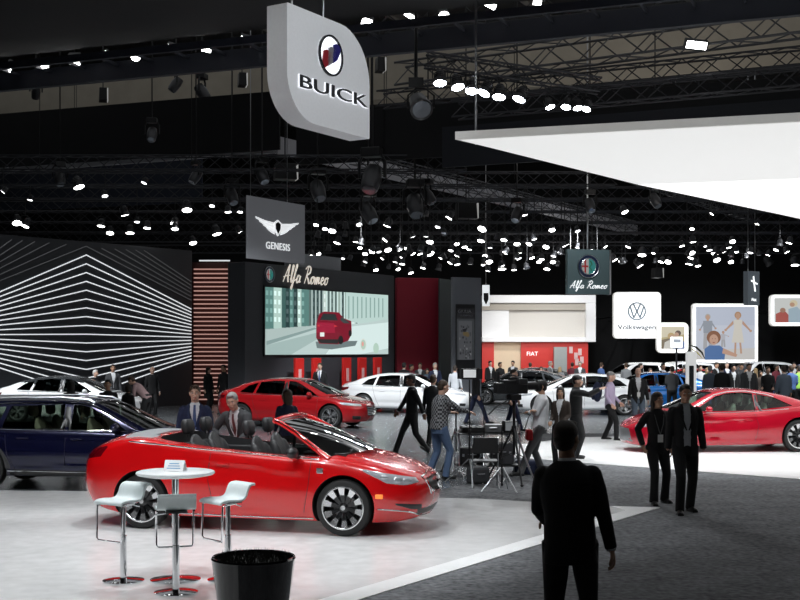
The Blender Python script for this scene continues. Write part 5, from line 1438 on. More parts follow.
ring(.43, .50, y0=-.03).build('emblem_ring', M_vw, em, 30)
b = MB()
for s_ in (-1, 1):
    b.bar((s_ * .19, -.02, .39), (0, -.02, -.01), .03, .075); 
    b.bar((s_ * .37, -.025, .25), (s_ * .17, -.025, -.36), .03, .075); b.bar((s_ * .17, -.03, -.36), (0, -.03, .0), .03, .07)
b.build('emblem_letters', M_vw, em)
text('lettering', 'Volkswagen', .36, mat('lettering_grey', (.10, .11, .13), .5), o, (w_ * .49, -.045, h_ * .24), depth=.006, sx=1.22, bold=.008)
M_pic = vcol_mat('backlit_print', .72)
def picture(o, w_, h_, m, polys):
    x0 = m * w_; z0 = m * w_
    f = empty('printed_picture', (x0, -.03, z0), 0, parent=o)
    sheet(f, 'print', polys, M_pic, -.005, w_ - 2 * x0, h_ - 2 * z0, .001)
def fig(P, x, y, s, skin, top, bottom, hair, dress=False, arms=((-.30, .30), (.30, .30)), asp=1.):
    """A small printed figure: x centre, y of the crown, s its height, all in picture units."""
    a = asp
    def T(pts): return [(x + u * s * a, y + v * s) for u, v in pts]
    P.append((skin, T([(-.03, .14), (.03, .14), (.03, .2), (-.03, .2)])))
    if dress: P.append((top, T([(-.09, .18), (.09, .18), (.08, .38), (.13, .72), (-.13, .72), (-.08, .38)]))); P.append((skin, T([(-.07, .72), (-.03, .72), (-.04, 1.), (-.08, 1.)]))); P.append((skin, T([(.03, .72), (.07, .72), (.09, .98), (.05, .98)])))
    else:
        P.append((bottom, T([(-.10, .5), (0, .5), (-.02, 1.), (-.12, 1.)]))); P.append((bottom, T([(0, .5), (.10, .5), (.13, 1.), (.03, 1.)])))
        P.append((top, T([(-.12, .19), (.12, .19), (.11, .54), (-.11, .54)])))
    for (ax, ay) in arms:
        sx_ = -.1 if ax < 0 else .1
        P.append((skin if dress else top, T([(sx_, .2), (ax, ay), (ax, ay + .05), (sx_ * .9, .28)])))
        P.append((skin, T(circ(ax, ay + .025, .03, 8))))
    P.append((hair, T(circ(0, .075, .072, 14, .085)))); P.append((skin, T(circ(0, .09, .052, 12, .07))))
# family picture
o, w_, h_ = lightbox(692.5, 303.5, 758, 363, Yv, 3, 'largest framed picture: family running on a beach, pale blue sky', 'picture_lightbox')
P = [((.55, .60, .72), [(0, 0), (1, 0), (1, 1), (0, 1)]), ((.62, .66, .76), [(0, .35), (1, .35), (1, 1), (0, 1)]), ((.66, .64, .62), [(0, .82), (1, .78), (1, 1), (0, 1)])]
sk_ = (.55, .33, .22)
fig(P, .20, .14, .66, sk_, (.30, .33, .38), (.42, .42, .44), (.45, .42, .38), arms=((-.2, .42), (.2, .38)))
fig(P, .71, .10, .80, sk_, (.72, .68, .60), None, (.45, .25, .12), True, arms=((-.26, .40), (.27, .42)))
fig(P, .46, .46, .3, sk_, (.5, .5, .55), (.4, .4, .42), (.4, .2, .1))
P.append(((.25, .09, .03), circ(.30, .58, .12, 18, .13))); P.append(((.60, .35, .24), circ(.30, .62, .075, 16, .10))); P.append(((.06, .16, .40), [(.14, .80), (.22, .73), (.40, .73), (.50, .82), (.48, 1), (.15, 1)]))
P.append(((.58, .34, .24), [(.46, .78), (.70, .90), (.68, .95), (.44, .88)])); P.append(((.3, .08, .05), [(.275, .665), (.325, .665), (.31, .685), (.29, .685)]))
P.append(((.05, .03, .03), circ(.275, .605, .008, 8))); P.append(((.05, .03, .03), circ(.325, .605, .008, 8)))
picture(o, w_, h_, .05, P)
o, w_, h_ = lightbox(657, 322.5, 688.5, 353, Yv - .6, 5, 'small framed picture of two people embracing, overlapping the round-logo sign')
P = [((.55, .45, .22), [(0, 0), (1, 0), (1, 1), (0, 1)]), ((.75, .68, .5), [(0, 0), (1, 0), (1, .35), (0, .5)]), ((.2, .15, .08), [(0, .6), (.4, .5), (.3, 1), (0, 1)])]
P += [((.12, .18, .40), [(.35, .55), (.8, .45), (1, .7), (1, 1), (.3, 1)]), ((.10, .05, .03), circ(.72, .30, .13, 14)), (sk_, circ(.66, .36, .10, 14)), ((.55, .38, .15), circ(.42, .42, .15, 14)), (sk_, circ(.47, .46, .10, 14)), ((.7, .68, .62), [(.15, .7), (.4, .58), (.55, .8), (.5, 1), (.1, 1)])]
picture(o, w_, h_, .13, P)
o, w_, h_ = lightbox(770.5, 294.5, 806, 326, Yv, 4, 'small framed picture of a woman with a child, alone at the frame edge')
P = [((.70, .72, .70), [(0, 0), (1, 0), (1, 1), (0, 1)]), ((.45, .10, .08), [(.05, .65), (.35, .5), (.55, .75), (.5, 1), (.05, 1)]), ((.40, .22, .15), circ(.30, .50, .10, 14)), ((.75, .65, .45), circ(.68, .22, .14, 14)), (sk_, circ(.63, .27, .09, 12)), ((.40, .52, .60), [(.5, .45), (.8, .35), (1, .6), (1, 1), (.5, 1)])]
picture(o, w_, h_, .10, P)
# thin dark hanging sign
o, w_, h_ = panel('hanging_sign', 747.5, 48, 759, 48.3, zpx(271, 48), zpx(305, 48), 'narrow dark hanging sign with white marks, before the family picture', 'sign')
b = MB(); b.box((w_ / 2, .1, h_ / 2), (w_, .25, h_)); b.build('sign_box', mat('sign_dark', (.03, .035, .04), .5, emis=(.1, .12, .14), es=.2), o)
b = MB(); b.bar((w_ * .45, -.04, h_ * .85), (w_ * .6, -.04, h_ * .40), .02, .06); b.build('white_mark', M_sw, o)
b = MB(); b.bar((w_ * .25, -.04, h_ * .72), (w_ * .8, -.04, h_ * .62), .02, .05); b.build('white_mark', M_sw, o)
text('lettering', 'Fiat', .18, M_sw, o, (w_ * .5, -.04, h_ * .16), depth=.004)
b = MB(); b.cyl((w_ * .2, .1, h_), (w_ * .2, .1, 16.99 - o.location.z), .015, n=5); b.build('suspension_cable', M_alu, o)
b = MB(); b.cyl((w_ * .8, .1, h_), (w_ * .8, .1, 16.99 - o.location.z), .015, n=5); b.build('suspension_cable', M_alu, o)
# ------------------------------------------------------------------ people
# person frame: feet at z = 0, faces -Y, X to the viewer's right when seen from the front (the person's left)
def V(*a): return Vector(a)
def ik(S, T, l1, l2, pole):
    S = Vector(S); T = Vector(T); d = T - S; L = min(d.length, (l1 + l2) * .999); d.normalize(); T = S + d * L
    a = (l1 * l1 - l2 * l2 + L * L) / (2 * L); h = math.sqrt(max(0, l1 * l1 - a * a))
    p = Vector(pole); p = (p - d * p.dot(d)).normalized()
    return S + d * a + p * h, T
def capsule(b, p, q, r0, r1, n=12, flat=1.):
    b.tube([p, Vector(p).lerp(Vector(q), .5), q], [r0, (r0 + r1) / 2, r1], n, True, flat); b.ell(p, (r0, r0, r0), None, n, 8); b.ell(q, (r1, r1, r1), None, n, 8)
def section(c, rx, ry, X=Vector((1, 0, 0)), Y=Vector((0, 1, 0)), n=20, sq=2.3):
    out = []
    for k in range(n):
        a = 2 * PI * k / n; ca, sa = math.cos(a), math.sin(a)
        out.append(Vector(c) + X * (rx * math.copysign(abs(ca) ** (2 / sq), ca)) + Y * (ry * math.copysign(abs(sa) ** (2 / sq), sa)))
    return out
def hand(b, w_, d, nrm, side, curl=.5, r=.0095, spread=.10):
    """Palm, four unequal fingers and a thumb from wrist w_ along d; nrm points out of the palm."""
    d = Vector(d).normalized(); nrm = Vector(nrm); nrm = (nrm - d * nrm.dot(d)).normalized(); s_ = d.cross(nrm) * side
    M_ = Matrix((s_, d, nrm)).transposed()
    b.ell(w_ + d * .045, (.040, .052, .017), M_, 14, 8); b.ell(w_ + d * .065, (.042, .030, .014), M_, 14, 8); b.tube([w_ - d * .03, w_ + d * .02], [.025, .027], 10, True, .8)
    for i, L in enumerate((.070, .080, .075, .058)):
        off = (i - 1.5) * .0212
        p = w_ + d * .078 + s_ * off - nrm * .001; a = curl * .55; dd = (d + s_ * off * spread * 12).normalized(); P = [w_ + d * .05 + s_ * off * .9, p]
        for k, f in enumerate((.45, .32, .25)):
            q = (dd * math.cos(a) + nrm * math.sin(a)); P.append(P[-1] + q * L * f); a += curl * (.75 if k == 0 else .55)
        b.tube(P, [r, r, r * .95, r * .88, r * .72], 8); b.ell(P[-1], (r * .74,) * 3, None, 8, 6)
    t0 = w_ + d * .025 - s_ * .030; q = (d * .72 - s_ * .62 + nrm * .35).normalized(); t1 = t0 + q * .038; q2 = (d * .9 - s_ * .22 + nrm * (.35 + curl * .4)).normalized()
    b.tube([w_ + d * .01 - s_ * .015, t0, t1, t1 + q2 * .028, t1 + q2 * .05], [.014, .015, .0125, .0115, .0085], 8)
def head(b, c, M, female=False):
    """Cranium, jaw, nose, ears; c is the centre of the skull; M turns the head."""
    def P(x, y, z): return c + M @ Vector((x, y, z))
    f = .95 if female else 1.
    b.ell(P(0, .012, .022), (.076 * f, .096, .096), M, 20, 14)
    b.ell(P(0, -.022, -.035), (.062 * f, .072, .085), M, 18, 12)
    b.ell(P(0, -.045, -.088), (.036 * f, .040, .030), M, 14, 10)
    b.ell(P(0, -.075, .030), (.050, .022, .020), M, 12, 8)      # brow
    b.tube([P(0, -.088, .022), P(0, -.104, -.012), P(0, -.112, -.026), P(0, -.096, -.034)], [.009, .012, .015, .010], 8)
    b.ell(P(0, -.094, -.058), (.024, .012, .010), M, 10, 8)
    for s_ in (-1, 1):
        b.ell(P(s_ * .077 * f, .008, -.008), (.010, .022, .034), M @ Matrix.Rotation(R(12), 3, 'X'), 10, 8)
        b.ell(P(s_ * .034, -.072, -.025), (.026, .022, .024), M, 10, 8)
HAIR = {
    'short': lambda b, P, M: (b.ell(P(0, .022, .040), (.084, .098, .090), M, 20, 14), b.ell(P(0, .050, -.015), (.076, .070, .075), M, 18, 12), b.ell(P(0, -.052, .098), (.055, .038, .026), M, 14, 8)),
    'buzz': lambda b, P, M: (b.ell(P(0, .024, .032), (.080, .094, .090), M, 20, 14), b.ell(P(0, .054, -.020), (.070, .060, .065), M, 18, 12)),
    'long': lambda b, P, M: (b.ell(P(0, .020, .038), (.090, .102, .094), M, 20, 14), b.ell(P(0, .058, -.06), (.092, .062, .14), M, 18, 12), b.ell(P(0, .065, -.17), (.085, .045, .13), M, 16, 10), b.ell(P(.078, .03, -.05), (.018, .042, .12), M, 12, 10), b.ell(P(-.078, .03, -.05), (.018, .042, .12), M, 12, 10)),
    'bob': lambda b, P, M: (b.ell(P(0, .020, .038), (.090, .102, .094), M, 20, 14), b.ell(P(0, .052, -.04), (.090, .066, .095), M, 18, 12), b.ell(P(.074, .0, -.03), (.024, .050, .085), M, 12, 10), b.ell(P(-.074, .0, -.03), (.024, .050, .085), M, 12, 10)),
    'bun': lambda b, P, M: (b.ell(P(0, .020, .038), (.084, .100, .092), M, 20, 14), b.ell(P(0, .050, -.02), (.076, .064, .075), M, 18, 12), b.ell(P(0, .125, .03), (.04, .035, .04), M, 12, 8)),
    'cap': lambda b, P, M: (b.ell(P(0, .018, .055), (.088, .104, .078), M, 20, 12), b.tube([P(0, -.06, .07), P(0, -.165, .052)], [.06, .045], 14, True, .18), b.ell(P(0, .055, -.02), (.070, .055, .06), M, 14, 10)),
}
SKIN = {k: mat('skin_' + k, c, .5, 0, .05, 30, spec=.35) for k, c in dict(fair=(.62, .38, .28), tan=(.45, .26, .17), brown=(.16, .08, .05)).items()}
HC = {k: mat('hair_' + k, c, .6, 0, .3, 80, .3) for k, c in dict(black=(.010, .009, .008), brown=(.05, .028, .015), grey=(.30, .29, .28), white=(.62, .61, .59), blond=(.35, .24, .12), dark=(.022, .014, .009)).items()}
def cloth(name, col, **k): return mat('cloth_' + name, col, .85, 0, .12, 40, .15, **k)
CL = dict(black=cloth('black', (.007, .007, .008)), navy=cloth('navy', (.014, .021, .062)), charcoal=cloth('charcoal', (.05, .052, .056)), grey=cloth('grey', (.16, .165, .17)), white=cloth('white', (.72, .73, .75)), lightgrey=cloth('light_grey', (.46, .48, .51)),
    jeans=cloth('blue_denim', (.10, .16, .28)), blue=cloth('mid_blue', (.06, .12, .30)), lilac=cloth('pale_lilac', (.48, .40, .55)), red=cloth('red', (.45, .02, .03)), tan=cloth('tan', (.35, .25, .16)), darkblue=cloth('dark_blue', (.012, .018, .05)), maroon=cloth('maroon', (.12, .015, .025)),
    mauve=cloth('dusty_mauve', (.30, .20, .20)), green=cloth('neon_green', (.30, .60, .10)), khaki=cloth('khaki', (.22, .20, .13)), darkbrown=cloth('dark_brown', (.04, .028, .022)), slate=cloth('slate_blue', (.10, .13, .17)))
def checked():
    m = mat('cloth_checked', (.1, .1, .1), .85); nt = m.node_tree; b = nt.nodes['Principled BSDF']
    tc = nt.nodes.new('ShaderNodeTexCoord'); ck = nt.nodes.new('ShaderNodeTexChecker'); ck.inputs['Scale'].default_value = 27; ck.inputs[1].default_value = (.03, .03, .035, 1); ck.inputs[2].default_value = (.30, .31, .32, 1)
    nt.links.new(tc.outputs['Object'], ck.inputs['Vector']); nt.links.new(ck.outputs[0], b.inputs['Base Color']); return m
CL['checked'] = checked()
M_eye = mat('eye_dark', (.03, .02, .015), .2); M_eyew = mat('eye_white', (.75, .73, .70), .3); M_lip = mat('lips', (.38, .16, .14), .5)
M_shoe = mat('black_leather_shoe', (.012, .012, .012), .35)
M_tie = mat('tie_blue', (.05, .09, .22), .6); M_badge = mat('badge_card', (.8, .8, .78), .4)

def person(label, loc, rz, h=1.78, feet=((-.11, 0, 0), (.11, .02, 0)), hands=((-.27, -.05, .80), (.27, -.05, .80)), lean=0., side=0., turn=0., nod=0., hip=.0,
           top='jacket', tc='black', bc='black', shirt='white', hair='short', hc='black', skin='fair', female=False, lany=None, tie=None, elbows=None, handdir=None, curl=.5,
           lod=1, group=None, skirt=False, fat=1., build_only=False, shoe=None, openv=True, pocket=False, swap=None, cat='person'):
    k = h / 1.78
    root = empty('person', loc, rz, label, cat, group)
    vs = {2: .0085, 1: .013, 0: .024}[lod]
    hipc = V(0, 0, .93 + hip)
    up = Euler((R(lean), R(side), 0)).to_matrix()       # lean > 0 bows forward (-Y)
    def U(x, y, z): return hipc + up @ Vector((x, y, z))
    wide = (.90 if female else 1.) * fat
    sh = [U(-.176 * (.88 if female else 1), 0, .478), U(.176 * (.88 if female else 1), 0, .478)]
    hip_j = [hipc + V(-.088, 0, -.03), hipc + V(.088, 0, -.03)]
    ank = [Vector(f) + V(0, 0, .085) for f in feet]
    knee = []
    for i in (0, 1):
        kn, an = ik(hip_j[i], ank[i], .435, .425, (0.05 * (-1 if i == 0 else 1), -1, 0)); knee.append(kn); ank[i] = an
    elb = []; wri = []
    for i in (0, 1):
        pole = elbows[i] if elbows and elbows[i] else (-.25 if i == 0 else .25, 1, -.3)
        e, w_ = ik(sh[i], hands[i], .285, .255, pole); elb.append(e); wri.append(w_)
    HM = up @ Euler((R(nod), 0, R(turn))).to_matrix()
    hc_ = U(0, -.02, .50) + up @ V(0, 0, .197) + V(0, -.012 if lean < 30 else 0, 0)
    def HP(x, y, z): return hc_ + HM @ Vector((x, y, z))
    S = Matrix.Scale(k, 4)
    def fin(mb, name, m, size=None, par=root, it=2):
        me = remesh(mb, size or vs, it); me.transform(S); me.name = name; me.materials.append(m); return link(name, me, par)
    X = up @ V(1, 0, 0); Y = up @ V(0, 1, 0)
    # body: one continuous surface
    b = MB()
    head(b, hc_, HM, female)
    b.tube([U(0, .005, .46), U(0, 0, .54), HP(0, .02, -.07)], [.070, .056, .054], 14)
    b.rings([section(U(0, 0, z), rx * wide, ry, X, Y) for z, rx, ry in ((-.06, .13, .09), (.1, .12, .085), (.25, .13, .09), (.40, .15, .09), (.49, .12, .07))])
    for i in (0, 1):
        if lod < 2 or True:
            capsule(b, sh[i] + up @ V(0, 0, -.02), elb[i], .042, .036); capsule(b, elb[i], wri[i], .036, .025)
        capsule(b, hip_j[i], knee[i], .070, .048); capsule(b, knee[i], ank[i], .048, .034)
        if not pocket or (pocket is not True and pocket != i):
            d = handdir[i] if handdir and handdir[i] else (wri[i] - elb[i]).normalized() + V(0, -.15, 0)
            if lod < 2:
                hand(b, wri[i], d, V(1 if i == 0 else -1, .2, 0) if abs(Vector(d).normalized().z) > .5 else V(0, 0, -1), 1 if i == 0 else -1, curl, .011 if lod else .013, .14)
    if lod == 2:
        me1 = remesh(b, vs, 2)
        hb = MB()
        for i in (0, 1):
            if not pocket or (pocket is not True and pocket != i):
                d = handdir[i] if handdir and handdir[i] else (wri[i] - elb[i]).normalized() + V(0, -.15, 0)
                hand(hb, wri[i], d, V(1 if i == 0 else -1, .2, 0) if abs(Vector(d).normalized().z) > .5 else V(0, 0, -1), 1 if i == 0 else -1, curl, .0098, .16)
        if hb.v:
            me2 = remesh(hb, .0045, 2); bm = bmesh.new(); bm.from_mesh(me1); bm.from_mesh(me2); bm.to_mesh(me1); bm.free()
        me1.transform(S); me1.name = 'body'; me1.materials.append(SKIN[skin]); me1.polygons.foreach_set('use_smooth', [True] * len(me1.polygons)); body = link('body', me1, root)
    else: body = fin(b, 'body', SKIN[skin])
    # hair
    if hair:
        b = MB(); HAIR[hair](b, HP, HM); ho = fin(b, 'hair' if hair != 'cap' else 'cap', HC[hc] if hc in HC else CL[hc], min(vs, .013), it=1)
    if lod:
        for s_ in (-1, 1):
            b = MB(); b.ell(HP(s_ * .031, -.0855, .004), (.0135, .008, .0075), HM, 10, 6); e_ = b.mesh('eye', M_eyew, 60); e_.transform(S); eo = link('eye', e_, root)
            b = MB(); b.ell(HP(s_ * .031, -.0920, .004), (.0052, .004, .0055), HM, 8, 6); e_ = b.mesh('iris', M_eye, 60); e_.transform(S); link('iris', e_, eo)
            b = MB(); b.tube([HP(s_ * .016, -.093, .022), HP(s_ * .033, -.094, .027), HP(s_ * .050, -.083, .022)], [.0025, .003, .0015], 5); e_ = b.mesh('eyebrow', HC[hc] if hc in HC and hc != 'white' else HC['grey'], 60); e_.transform(S); link('eyebrow', e_, root)
        b = MB(); b.ell(HP(0, -.103, -.060), (.024, .006, .0065), HM, 10, 6); e_ = b.mesh('lips', M_lip, 60); e_.transform(S); link('lips', e_, root)
    # trousers or skirt
    b = MB()
    b.rings([section(hipc + V(0, .0, z), rx * wide, ry, n=20) for z, rx, ry in ((-.13, .165, .115), (-.05, .172, .122), (.04, .160, .112), (.12, .145, .10))])
    if skirt:
        b.rings([section(hipc + V(0, 0, z), rx, ry, n=20) for z, rx, ry in ((-.45, .17, .14), (-.1, .175, .125), (.04, .16, .11))])
    else:
        for i in (0, 1):
            s_ = -1 if i == 0 else 1
            an = ank[i] + V(0, .0, -.045)
            b.tube([hip_j[i] + V(s_ * .005, 0, .02), hip_j[i].lerp(knee[i], .5), knee[i], knee[i].lerp(an, .5), an], [.098 * fat, .088, .068, .064, .062 if not female else .072], 14)
            b.ell(knee[i], (.066,) * 3, None, 12, 8)
    fin(b, 'trousers' if not skirt else 'skirt', CL[bc])
    # shoes
    for i in (0, 1):
        f = ank[i] - V(0, 0, .085); s_ = -1 if i == 0 else 1
        tilt = Matrix.Rotation(R(-35), 3, 'X') if feet[i][2] > .03 else Matrix.Identity(3)
        b = MB(); dirx = V(s_ * .18, -1, 0).normalized(); M_ = tilt @ Matrix((dirx.cross(V(0, 0, 1)), dirx, V(0, 0, 1))).transposed()
        def Q(x, y, z): return ank[i] + M_ @ V(x, y, z - .085)
        b.ell(Q(0, .09, .035), (.046, .115, .034), M_, 16, 10); b.ell(Q(0, -.01, .045), (.040, .065, .045), M_, 14, 10); b.ell(Q(0, 0, .075), (.038, .045, .05), M_, 14, 10)
        b.box(Q(0, .07, .012), (.082, .23, .024), M_); b.box(Q(0, -.035, .015), (.07, .07, .03), M_)
        fin(b, 'shoe', shoe or M_shoe, max(vs * .8, .008))
    # upper garments
    def torso(b, grow, hem, arms=True, collar=False, cuff=0.):
        z0 = hem
        prof = [(z0, .168, .122), (z0 + .12, .162, .118), (.16, .152 if not female else .138, .112), (.30, .170, .118), (.40, .176, .116), (.45, .165, .104), (.49, .140, .090), (.52, .100, .075), (.55, .066, .062)]
        b.rings([section(U(0, 0, z), (rx + grow) * wide, (ry + grow) * (1 if fat < 1.05 else fat), X, Y, 24, 2.5) for z, rx, ry in prof])
        if arms:
            for i in (0, 1):
                s_ = -1 if i == 0 else 1
                e = elb[i]; w_ = wri[i].lerp(elb[i], cuff)
                b.ell(sh[i] + up @ V(-s_ * .012, 0, -.028), (.058 + grow, .058 + grow, .056 + grow), None, 14, 10)
                b.tube([sh[i] + up @ V(-s_ * .01, 0, -.02), sh[i].lerp(e, .5), e, e.lerp(w_, .5), w_], [.056 + grow, .051 + grow, .043 + grow, .039 + grow, .033 + grow], 14); b.ell(e, (.043 + grow,) * 3, None, 12, 8)
    if top in ('jacket', 'suit'):
        b = MB(); torso(b, -.004, -.04, arms=False); b.tube([U(0, 0, .52), U(0, -.005, .565)], [.068, .062], 16); fin(b, 'shirt', CL[shirt])
        b = MB(); torso(b, .009, -.15)
        me = remesh(b, vs, 3)
        if openv:
            bm = bmesh.new(); bm.from_mesh(me); inv = up.inverted(); dl = []
            for f in bm.faces:
                c = inv @ (f.calc_center_median() - hipc)
                wv = .012 + .075 * max(0, min(1, (c.z - .20) / .32)) if c.z > .16 else .03 * min(1, (.16 - c.z) / .25)
                if openv == 'wide': wv = .05 
                if c.y < -.02 and abs(c.x) < wv: dl.append(f)
            bmesh.ops.delete(bm, geom=dl, context='FACES'); bm.to_mesh(me); bm.free()
        me.transform(S); me.name = 'jacket'; me.materials.append(CL[tc]); o = link('jacket', me, root)
        for p in me.polygons: p.use_smooth = True
        so_ = o.modifiers.new('thickness', 'SOLIDIFY') if openv else None
        if so_: so_.thickness = .006; so_.offset = 0
        b = MB()
        for s_ in (-1, 1):           # lapels
            P = [U(s_ * .070, .02, .555), U(s_ * .085, -.075, .50), U(s_ * .095, -.122, .40), U(s_ * .050, -.140, .28), U(s_ * .015, -.142, .20)]
            if lod and openv: b.tube([p * 1. for p in P], [.012, .018, .024, .018, .008], 8, True, .45)
        if lod and openv: e_ = b.mesh('lapel', CL[tc], 60); e_.transform(S); link('lapel', e_, root)
        if cat and lod:
            for i in (0, 1):
                if not pocket or (pocket is not True and pocket != i):
                    dd = (wri[i] - elb[i]).normalized(); b = MB(); b.tube([wri[i] - dd * .02, wri[i] + dd * .012], [.036, .034], 14); e_ = b.mesh('shirt_cuff', CL[shirt], 60); e_.transform(S); link('shirt_cuff', e_, root)
    elif top == 'shirt':
        b = MB(); torso(b, .004, -.06, cuff=.06); b.tube([U(0, 0, .52), U(0, -.0, .56)], [.066, .060], 16); fin(b, 'shirt', CL[tc], it=3)
    elif top == 'rolled':
        b = MB(); torso(b, .004, -.06, cuff=.55); fin(b, 'shirt', CL[tc], it=3)
    elif top == 'coat':
        b = MB(); torso(b, .016, -.36); b.tube([U(0, 0, .52), U(0, 0, .57)], [.080, .075], 16); fin(b, 'coat', CL[tc], it=3)
    if tie:
        b = MB(); P = [U(0, -.085, .525), U(0, -.120, .46), U(0, -.128, .34), U(0, -.130, .18)]
        b.tube(P, [.016, .018, .024, .030], 8, True, .3); e_ = b.mesh('tie', tie, 60); e_.transform(S); link('tie', e_, root)
    if lany:
        b = MB()
        for s_ in (-1, 1): b.tube([U(s_ * .065, .02, .55), U(s_ * .075, -.10, .46), U(s_ * .05, -.142, .32), U(0, -.150, .16)], .0065, 6)
        e_ = b.mesh('lanyard', CL[lany], 60); e_.transform(S); lo = link('lanyard', e_, root)
        b = MB(); b.box(U(0, -.155, .10), (.085, .008, .12), up); e_ = b.mesh('name_badge', M_badge); e_.transform(S); link('name_badge', e_, root)
    root['_h'] = 0; del root['_h']
    return root, dict(hands=[w_ * k for w_ in wri], U=U, k=k, HP=HP, up=up)

def stand_at(x, feet_y, dz=0): p = fl(x, feet_y); p.z = dz; return p
# walking man seen from behind, nearest
person('man in a black suit seen from behind, walking on the carpet, largest figure', (px(570, 0, 8.45).x, 8.45, .003), R(166), 1.83, feet=((-.12, -.22, 0), (.13, .14, .0)),
       hands=((-.30, .02, .80), (.20, -.30, 1.02)), turn=-18, side=2, tc='black', bc='black', hair='short', hc='dark', skin='tan', lod=2, fat=1.06, openv=False, curl=.65, nod=2)
# couple
person('woman in a black blazer and flared trousers walking beside the tall man', (px(657, 0, 18.0).x, 18.0, .0), R(8), 1.70, feet=((-.11, -.16, 0), (.16, .10, 0)), hands=((-.26, -.06, .93), (.21, -.06, .82)), elbows=((-1, .6, 0), None),
       turn=14, tc='black', bc='black', shirt='black', hair='long', hc='dark', skin='tan', female=True, lany='grey', lod=2, fat=1.0)
person('tall man in an open black jacket over a grey shirt, walking beside a woman', (px(685, 0, 16.95).x, 16.95, .0), R(2), 1.85, feet=((-.11, -.14, 0), (.12, .20, .0)), hands=((-.25, -.03, .84), (.25, -.02, .86)),
       turn=-4, nod=4, tc='black', bc='black', shirt='lightgrey', hair='short', hc='black', skin='tan', lod=2, openv='wide', pocket=True, fat=.97)
# two men behind the convertible
person('man in a navy suit with a blue tie standing behind the convertible', (px(195, 0, 18.0).x, 18.0, .008), R(6), 1.80, hands=((-.28, -.05, .80), (.28, -.05, .80)), turn=0, tc='navy', bc='navy', shirt='white', tie=M_tie, hair='short', hc='brown', skin='fair', lod=2)
person('man in a charcoal suit with a lanyard bending towards the convertible seats', (px(243, 0, 17.6).x, 17.6, .008), R(-22), 1.80, lean=24, hands=((-.20, -.38, .97), (.12, -.44, .92)), elbows=((-1, .5, -.2), (1, .5, -.2)), turn=14, nod=-6, hip=-.02,
       tc='charcoal', bc='charcoal', shirt='white', tie=mat('tie_dark_red', (.15, .04, .04), .6), lany='white', hair='short', hc='grey', skin='fair', lod=2)
person('dark-haired woman in a dark blue top standing before the deep red saloon', (px(287, 0, 21.0).x, 21.0, .006), R(200), 1.63, hands=((-.20, -.15, .95), (.20, -.15, .95)), turn=35, top='shirt', tc='darkblue', bc='black', hair='long', hc='brown', skin='tan', female=True, lod=1)
# crew
person('dark-suited man in profile striding left past the checked-shirt man', (px(412, 0, 26.2).x, 26.2, .0), R(-80), 1.80, feet=((-.10, -.36, 0), (.10, .34, .06)), hands=((-.22, -.28, .92), (.25, .22, .88)), nod=8, tc='black', bc='black', hair='short', hc='black', skin='brown', lod=1, openv=False)
person('man in a dark jacket half hidden behind the checked-shirt man', (px(433, 0, 28.8).x, 28.8, .0), R(160), 1.74, tc='black', bc='black', hair='short', hc='brown', lod=1, openv=False)
person('man in a checked shirt and blue jeans reaching for the light stand', (px(439, 0, 21.4).x, 21.4, .0), R(118), 1.80, feet=((-.12, -.06, 0), (.13, .16, 0)), hands=((-.16, -.52, 1.18), (.22, -.38, 1.16)), elbows=((-.6, .4, -1), (.6, .4, -1)), lean=5, nod=10,
       top='shirt', tc='checked', bc='jeans', hair='buzz', hc='brown', skin='fair', lod=2, fat=1.10)
person('man in a pale shirt and grey trousers with crossed arms beside the camera tripod', (px(540, 0, 21.6).x, 21.6, .0), R(-84), 1.80, feet=((-.12, .10, 0), (.16, -.42, 0)), hands=((.10, -.155, 1.20), (-.08, -.18, 1.16)), elbows=((-1, -.1, -1), (1, -.1, -1)), handdir=((1, .05, .15), (-1, .05, .15)), lean=-4, nod=0,
       top='shirt', tc='white', bc='grey', hair='buzz', hc='black', skin='tan', lod=2, fat=1.06)
person('dark-haired woman in a dark jacket behind the man with crossed arms', (px(561, 0, 23.6).x, 23.6, .0), R(-30), 1.60, turn=20, tc='darkbrown', bc='black', hair='long', hc='dark', skin='tan', female=True, lod=1, hands=((-.14, -.22, 1.0), (.14, -.22, 1.0)))
pr, pi = person('photographer in black with a beret holding up a phone', (px(576, 0, 25.4).x, 25.4, .0), R(75), 1.80, hands=((-.10, -.50, 1.46), (.10, -.48, 1.46)), elbows=((-.4, 0, -1), (.4, 0, -1)), top='coat', tc='black', bc='black', hair='cap', hc='black', skin='fair', lod=1)
q = pr.matrix_basis @ Vector((0, -.57, 1.56)); o = empty('phone', q, R(75), 'dark phone held up by the photographer in the beret', 'phone')
b = MB(); b.box((0, 0, 0), (.15, .012, .078)); b.build('phone_body', M_plastic, o, bevel=.006)
b = MB(); b.box((0, .008, 0), (.135, .003, .068)); b.build('screen', mat('phone_screen', (.1, .1, .1), .2, emis=(.6, .7, .8), es=.5), o)
person('man in a pale lilac shirt with a dark backpack before the white saloon', (px(610, 0, 30.6).x, 30.6, .0), R(62), 1.78, feet=((-.10, -.20, 0), (.12, .20, 0)), hands=((-.22, -.12, .92), (.22, -.20, .95)), top='shirt', tc='lilac', bc='black', hair='cap', hc='grey', skin='fair', lod=1)
bpk = empty('backpack', (px(606.5, 0, 30.7).x - .05, 30.9, 1.22), R(62), 'dark blue backpack on the man in the lilac shirt', 'backpack')
b = MB(); b.ell((0, .16, 0), (.17, .12, .26), None, 16, 12); b.ell((0, .27, -.08), (.12, .05, .13), None, 14, 10); b.build('bag', CL['darkblue'], bpk, 60)
for s_ in (-1, 1):
    b = MB(); b.tube([(s_ * .12, .12, .2), (s_ * .13, -.02, .25), (s_ * .13, -.14, .12), (s_ * .15, -.08, -.1), (s_ * .13, .1, -.18)], .02, 6, True, .5); b.build('strap', CL['darkblue'], bpk, 60)
